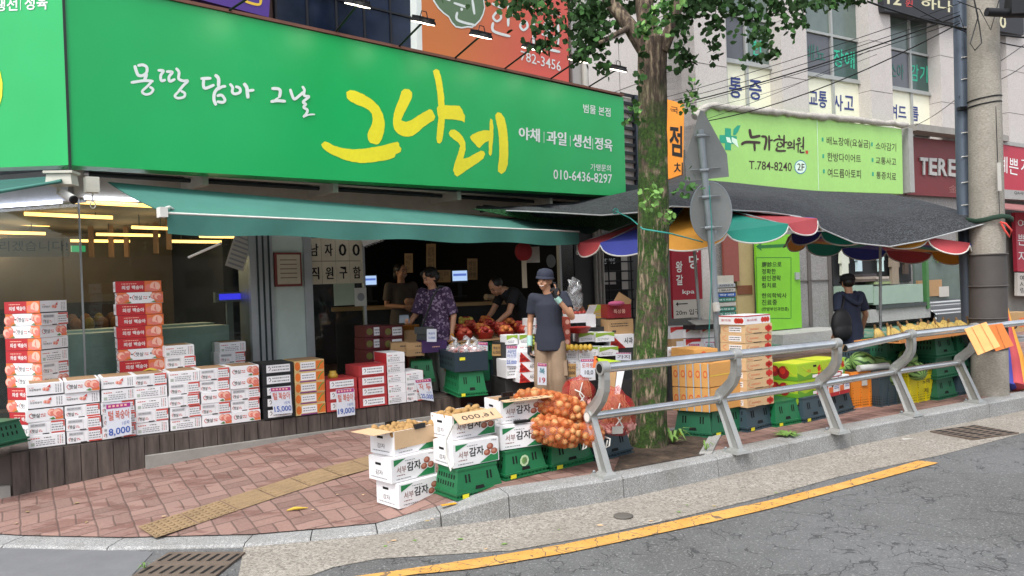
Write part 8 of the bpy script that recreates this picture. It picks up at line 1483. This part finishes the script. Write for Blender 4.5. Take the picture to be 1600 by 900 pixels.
def glove(sd):
 f2=Fig.__new__(Fig);f2 .b=MB();E_,W_=Vector(J['el'+sd]),Vector(J['wr'+sd]);f2 .hand(sd,E_,W_,J['hand'+sd]);b=f2 .b;c=Vector(W_)
 o=man.cloth('glove',lambda bb:(setattr(bb,'v',[tuple(c+(Vector(v)-c)*1.06)for v in b.v]),setattr(bb,'f',b.f)),GLV,.007,1)
 cf=MB();d=(W_-E_).normalized();cf.tube([W_-d*(.10 if sd=='r' else .05),W_+d*.015],[.036,.032],MINT,14);x=cf.build('cuff',None);x.parent=o
glove('l');glove('r')
q=yp(682,520,8.95);hz=yp(680,417,8.95).z
wom=Fig('woman','older woman customer in purple patterned blouse with a grey shoulder bag',Vector((q.x,q.y,ZF)),rad(-28),(hz-ZF)*1.02,True)
J=J0(chest=(0,-.02,1.28),neck=(0,-.045,1.41),head=(-.005,-.095,1.53),shl=(.175,-.02,1.35),shr=(-.175,-.02,1.35),ell=(.25,.02,1.06),wrl=(.26,-.05,.84),elr=(-.26,-.06,1.08),wrr=(-.20,-.28,.99),handl=dict(dir=(0,-.1,-1),palm=(-1,0,0),curl=1.2),handr=dict(dir=(.1,-1,.1),palm=(.3,0,1),curl=.8))
wom.skin(J,head=(rad(24),0,rad(-18)))
M_BL=NT('purple_pattern_blouse');_v=M_BL.coord(False);_vo=M_BL.n('TexVoronoi');_vo.inputs['Scale'].default_value=42;M_BL.l(_v,_vo.inputs['Vector']);_sp=M_BL.n('SeparateColor');M_BL.l(_vo.outputs['Color'],_sp.inputs[0]);M_BL.col(M_BL.ramp(_sp.outputs[0],(.2,'34243f'),(.7,'4d3757'),(.86,'8d7a92')));M_BL.rough(.85);M_BL=M_BL.m
def blouse(b):
 tee(J,1.15,.70,.95,.035)(b)
wom.cloth('blouse',blouse,M_BL);wom.cloth('trousers',pants(J,(.1,.098,.085)),C('pale_sage_cloth','a8b0a4',rough=.85,var=.08),.016);wom.solid('shoes',shoes(J,C('dark_shoe','26262a')))
wom.solid('hair',lambda b:(setattr(b,'X',wom.HM),b.ball((0,.03,.045),(.098,.098,.09),M_HAIR,16,10),b.ball((0,.05,-.0),(.1,.085,.085),M_HAIR,14,9),b.ball((.05,-.03,.07),(.05,.05,.04),M_HAIR,10,7),b.ball((-.05,-.03,.07),(.05,.05,.04),M_HAIR,10,7)))
t=thing('shoulder_bag','dark grey shoulder bag hanging across the woman in purple','bag',Vector((q.x,q.y,ZF)),rad(-28));GB=C('grey_bag_cloth','3f4242',rough=.8,var=.1);t.scale=wom.root.scale;b=MB();b.box(-.17,-.215,.70,.09,-.14,.93,GB,.03,.01);b.build('body',t);b=MB();b.box(-.172,-.225,.85,.092,-.216,.935,C('grey_bag_flap','4a4d4c',rough=.8));b.build('flap',t);b=MB();b.tube([(-.1,-.17,.93),(-.02,-.16,1.1),(.06,-.15,1.28),(.1,-.06,1.42),(.1,.06,1.41)],(.004,.022),GB,6);b.build('strap',t)
wp=wom.root.matrix_basis@Vector(J['wrl']);b=MB();b.X=Matrix.Translation(wp);rr=random.Random(1);yb=C('yellow_plastic_bag','d9961e',rough=.35,var=.1)
b.lathe([(.012,-.06),(.03,-.1),(.07,-.2),(.10,-.33),(.095,-.42),(.06,-.47),(.0,-.48)][::-1],yb,n=14,wob=lambda i,j:1+.16*math.sin(j*2.4+i*1.3));b.tube([(.0,0,-.08),(-.02,-.02,-.02),(.0,-.03,.0),(.02,-.02,-.02),(.0,0,-.08)],.008,yb,6);tag(b.build('carrier_bag'),'yellow plastic carrier bag hanging from the woman hand','bag')
wr=wom.root.matrix_basis@(Vector(J['wrr'])+Vector((.01,-.1,.05)));b=MB();b.X=Matrix.Translation(wr)@Matrix.Rotation(.5,4,'X');b.box(-.07,-.03,-.03,.05,.02,.05,C('silver_purse','8d98a2',rough=.35),.01,.01);tag(b.build('purse'),'silver grey purse held in the woman hand','purse')
q=yp(628,480,11.0);hz=yp(626,412,11.0).z
ast=Fig('assistant','woman assistant in grey shirt and rust trousers standing at the counter',Vector((q.x,q.y,ZF)),rad(28),(hz-ZF)*1.0,True)
J=J0(ell=(.22,-.03,1.12),wrl=(.10,-.25,1.15),elr=(-.23,-.0,1.1),wrr=(-.05,-.24,1.08),handl=dict(dir=(-1,-.3,.1),palm=(0,1,0),curl=.6),handr=dict(dir=(1,-.3,0),palm=(0,1,0),curl=.6));ast.skin(J,head=(rad(3),rad(4),rad(25)),smile=True)
ast.cloth('shirt',tee(J,1.1,.8,.75,.01),C('grey_brown_shirt','5b544d',rough=.9,var=.1));ast.cloth('trousers',pants(J,(.095,.085,.07)),C('rust_trousers','8a4f3a',rough=.85,var=.08),.016);ast.solid('shoes',shoes(J,C('dark_shoe','26262a')));ast.solid('hair',lambda b:(setattr(b,'X',ast.HM),b.ball((0,.028,.04),(.092,.095,.09),M_HAIR,16,10),b.ball((0,.085,-.03),(.06,.05,.09),M_HAIR,12,8)))
q=yp(822,520,9.9)
wk=Fig('worker','worker in black bending forward over the red bowls of fruit',Vector((q.x,q.y,ZF)),rad(-62),1.66)
J=J0(waist=(0,-.06,1.05),chest=(0,-.2,1.22),neck=(0,-.3,1.29),head=(0,-.42,1.33),shl=(.18,-.24,1.25),shr=(-.18,-.24,1.25),ell=(.22,-.36,1.0),wrl=(.14,-.52,.86),elr=(-.22,-.38,1.0),wrr=(-.16,-.56,.84),handl=dict(dir=(-.1,-.8,-.5),palm=(0,-.3,-1),curl=.6),handr=dict(dir=(.1,-.8,-.5),palm=(0,-.3,-1),curl=.6))
wk.skin(J,head=(rad(38),0,rad(10)));wk.cloth('shirt',tee(J,1.05,.82,.6),C('black_shirt','16171b',rough=.9));wk.cloth('trousers',pants(J),C('black_trousers','1a1a1d',rough=.9),.016);wk.solid('hair',lambda b:(setattr(b,'X',wk.HM),b.ball((0,.03,.04),(.088,.094,.085),M_HAIR,16,10)));wk.solid('shoes',shoes(J,C('dark_shoe','26262a')))
q=yp(1328,500,9.5);hz=yp(1327,428,9.5).z;zf=zpav(q.x,q.y)
pz=Fig('walker','person in long navy clothes and cap walking away with a black backpack',Vector((q.x,q.y,zf)),rad(205),(hz-zf)*1.0)
pz.root.scale.x*=1.12
J=J0(knl=(.1,-.1,.48),anl=(.1,-.16,.1),knr=(-.1,.02,.48),anr=(-.1,.16,.12),ell=(.24,.06,1.1),wrl=(.25,-.02,.86),elr=(-.31,-.02,1.1),wrr=(-.36,-.14,.88),handr=dict(dir=(-.1,-.4,-.8),palm=(1,0,0),curl=.6))
pz.skin(J,head=(rad(14),0,rad(-22)))
NV=C('navy_cloth','2a3145',rough=.9,var=.12,scale=5)
def tunic(b):
 tee(J,1.25,.86,.72,.02)(b);limb(b,[(0,0,.48),(0,0,.95)],[(.17,.13),(.21,.19)][::-1],18,0)
pz.cloth('tunic',tunic,NV);pz.cloth('trousers',pants(J,(.1,.085,.08)),NV,.016);pz.solid('shoes',shoes(J,C('dark_shoe','26262a')))
pz.solid('hood',lambda b:b.tube([(-.11,-.02,1.43),(-.12,.08,1.37),(-.06,.13,1.3),(0,.145,1.27),(.06,.13,1.3),(.12,.08,1.37),(.11,-.02,1.43)],.035,NV,10))
def pcap(b):b.X=pz.HM;cm=C('black_cap','15161a',rough=.8);b.lathe([(.094,.02),(.1,.045),(.092,.09),(.06,.122),(.003,.132)],cm,(0,.01,0),18);b.tube([(-.06,-.08,.035),(0,-.165,.02),(.06,-.08,.035)],(.006,.03),cm,8)
pz.solid('cap',pcap);pz.solid('hair',lambda b:(setattr(b,'X',pz.HM),b.ball((0,.03,.0),(.083,.085,.075),M_HAIR,14,9)))
t=thing('backpack','black backpack slung on one shoulder of the walking person','backpack',Vector((q.x,q.y,zf)),rad(205));t.scale=pz.root.scale;b=MB();BK=C('black_backpack','131418',rough=.7,var=.15)
bb=MB();bb.ball((.30,.15,1.0),(.16,.1,.22),None,16,12);bb.ball((.31,.17,.9),(.15,.1,.14),None,14,10);e=remeshed(bb,.014,BK,3);o=bpy.data.objects.new('bag_body',e);COL.objects.link(o);o.parent=t;b.tube([(.27,.12,1.18),(.2,.11,1.36),(.17,.0,1.44),(.18,-.1,1.34)],(.006,.022),BK,6);b.build('strap',t)
bpy.data.scenes.remove(_TS)
for k_,o_ in list(PROTO.items()):pass
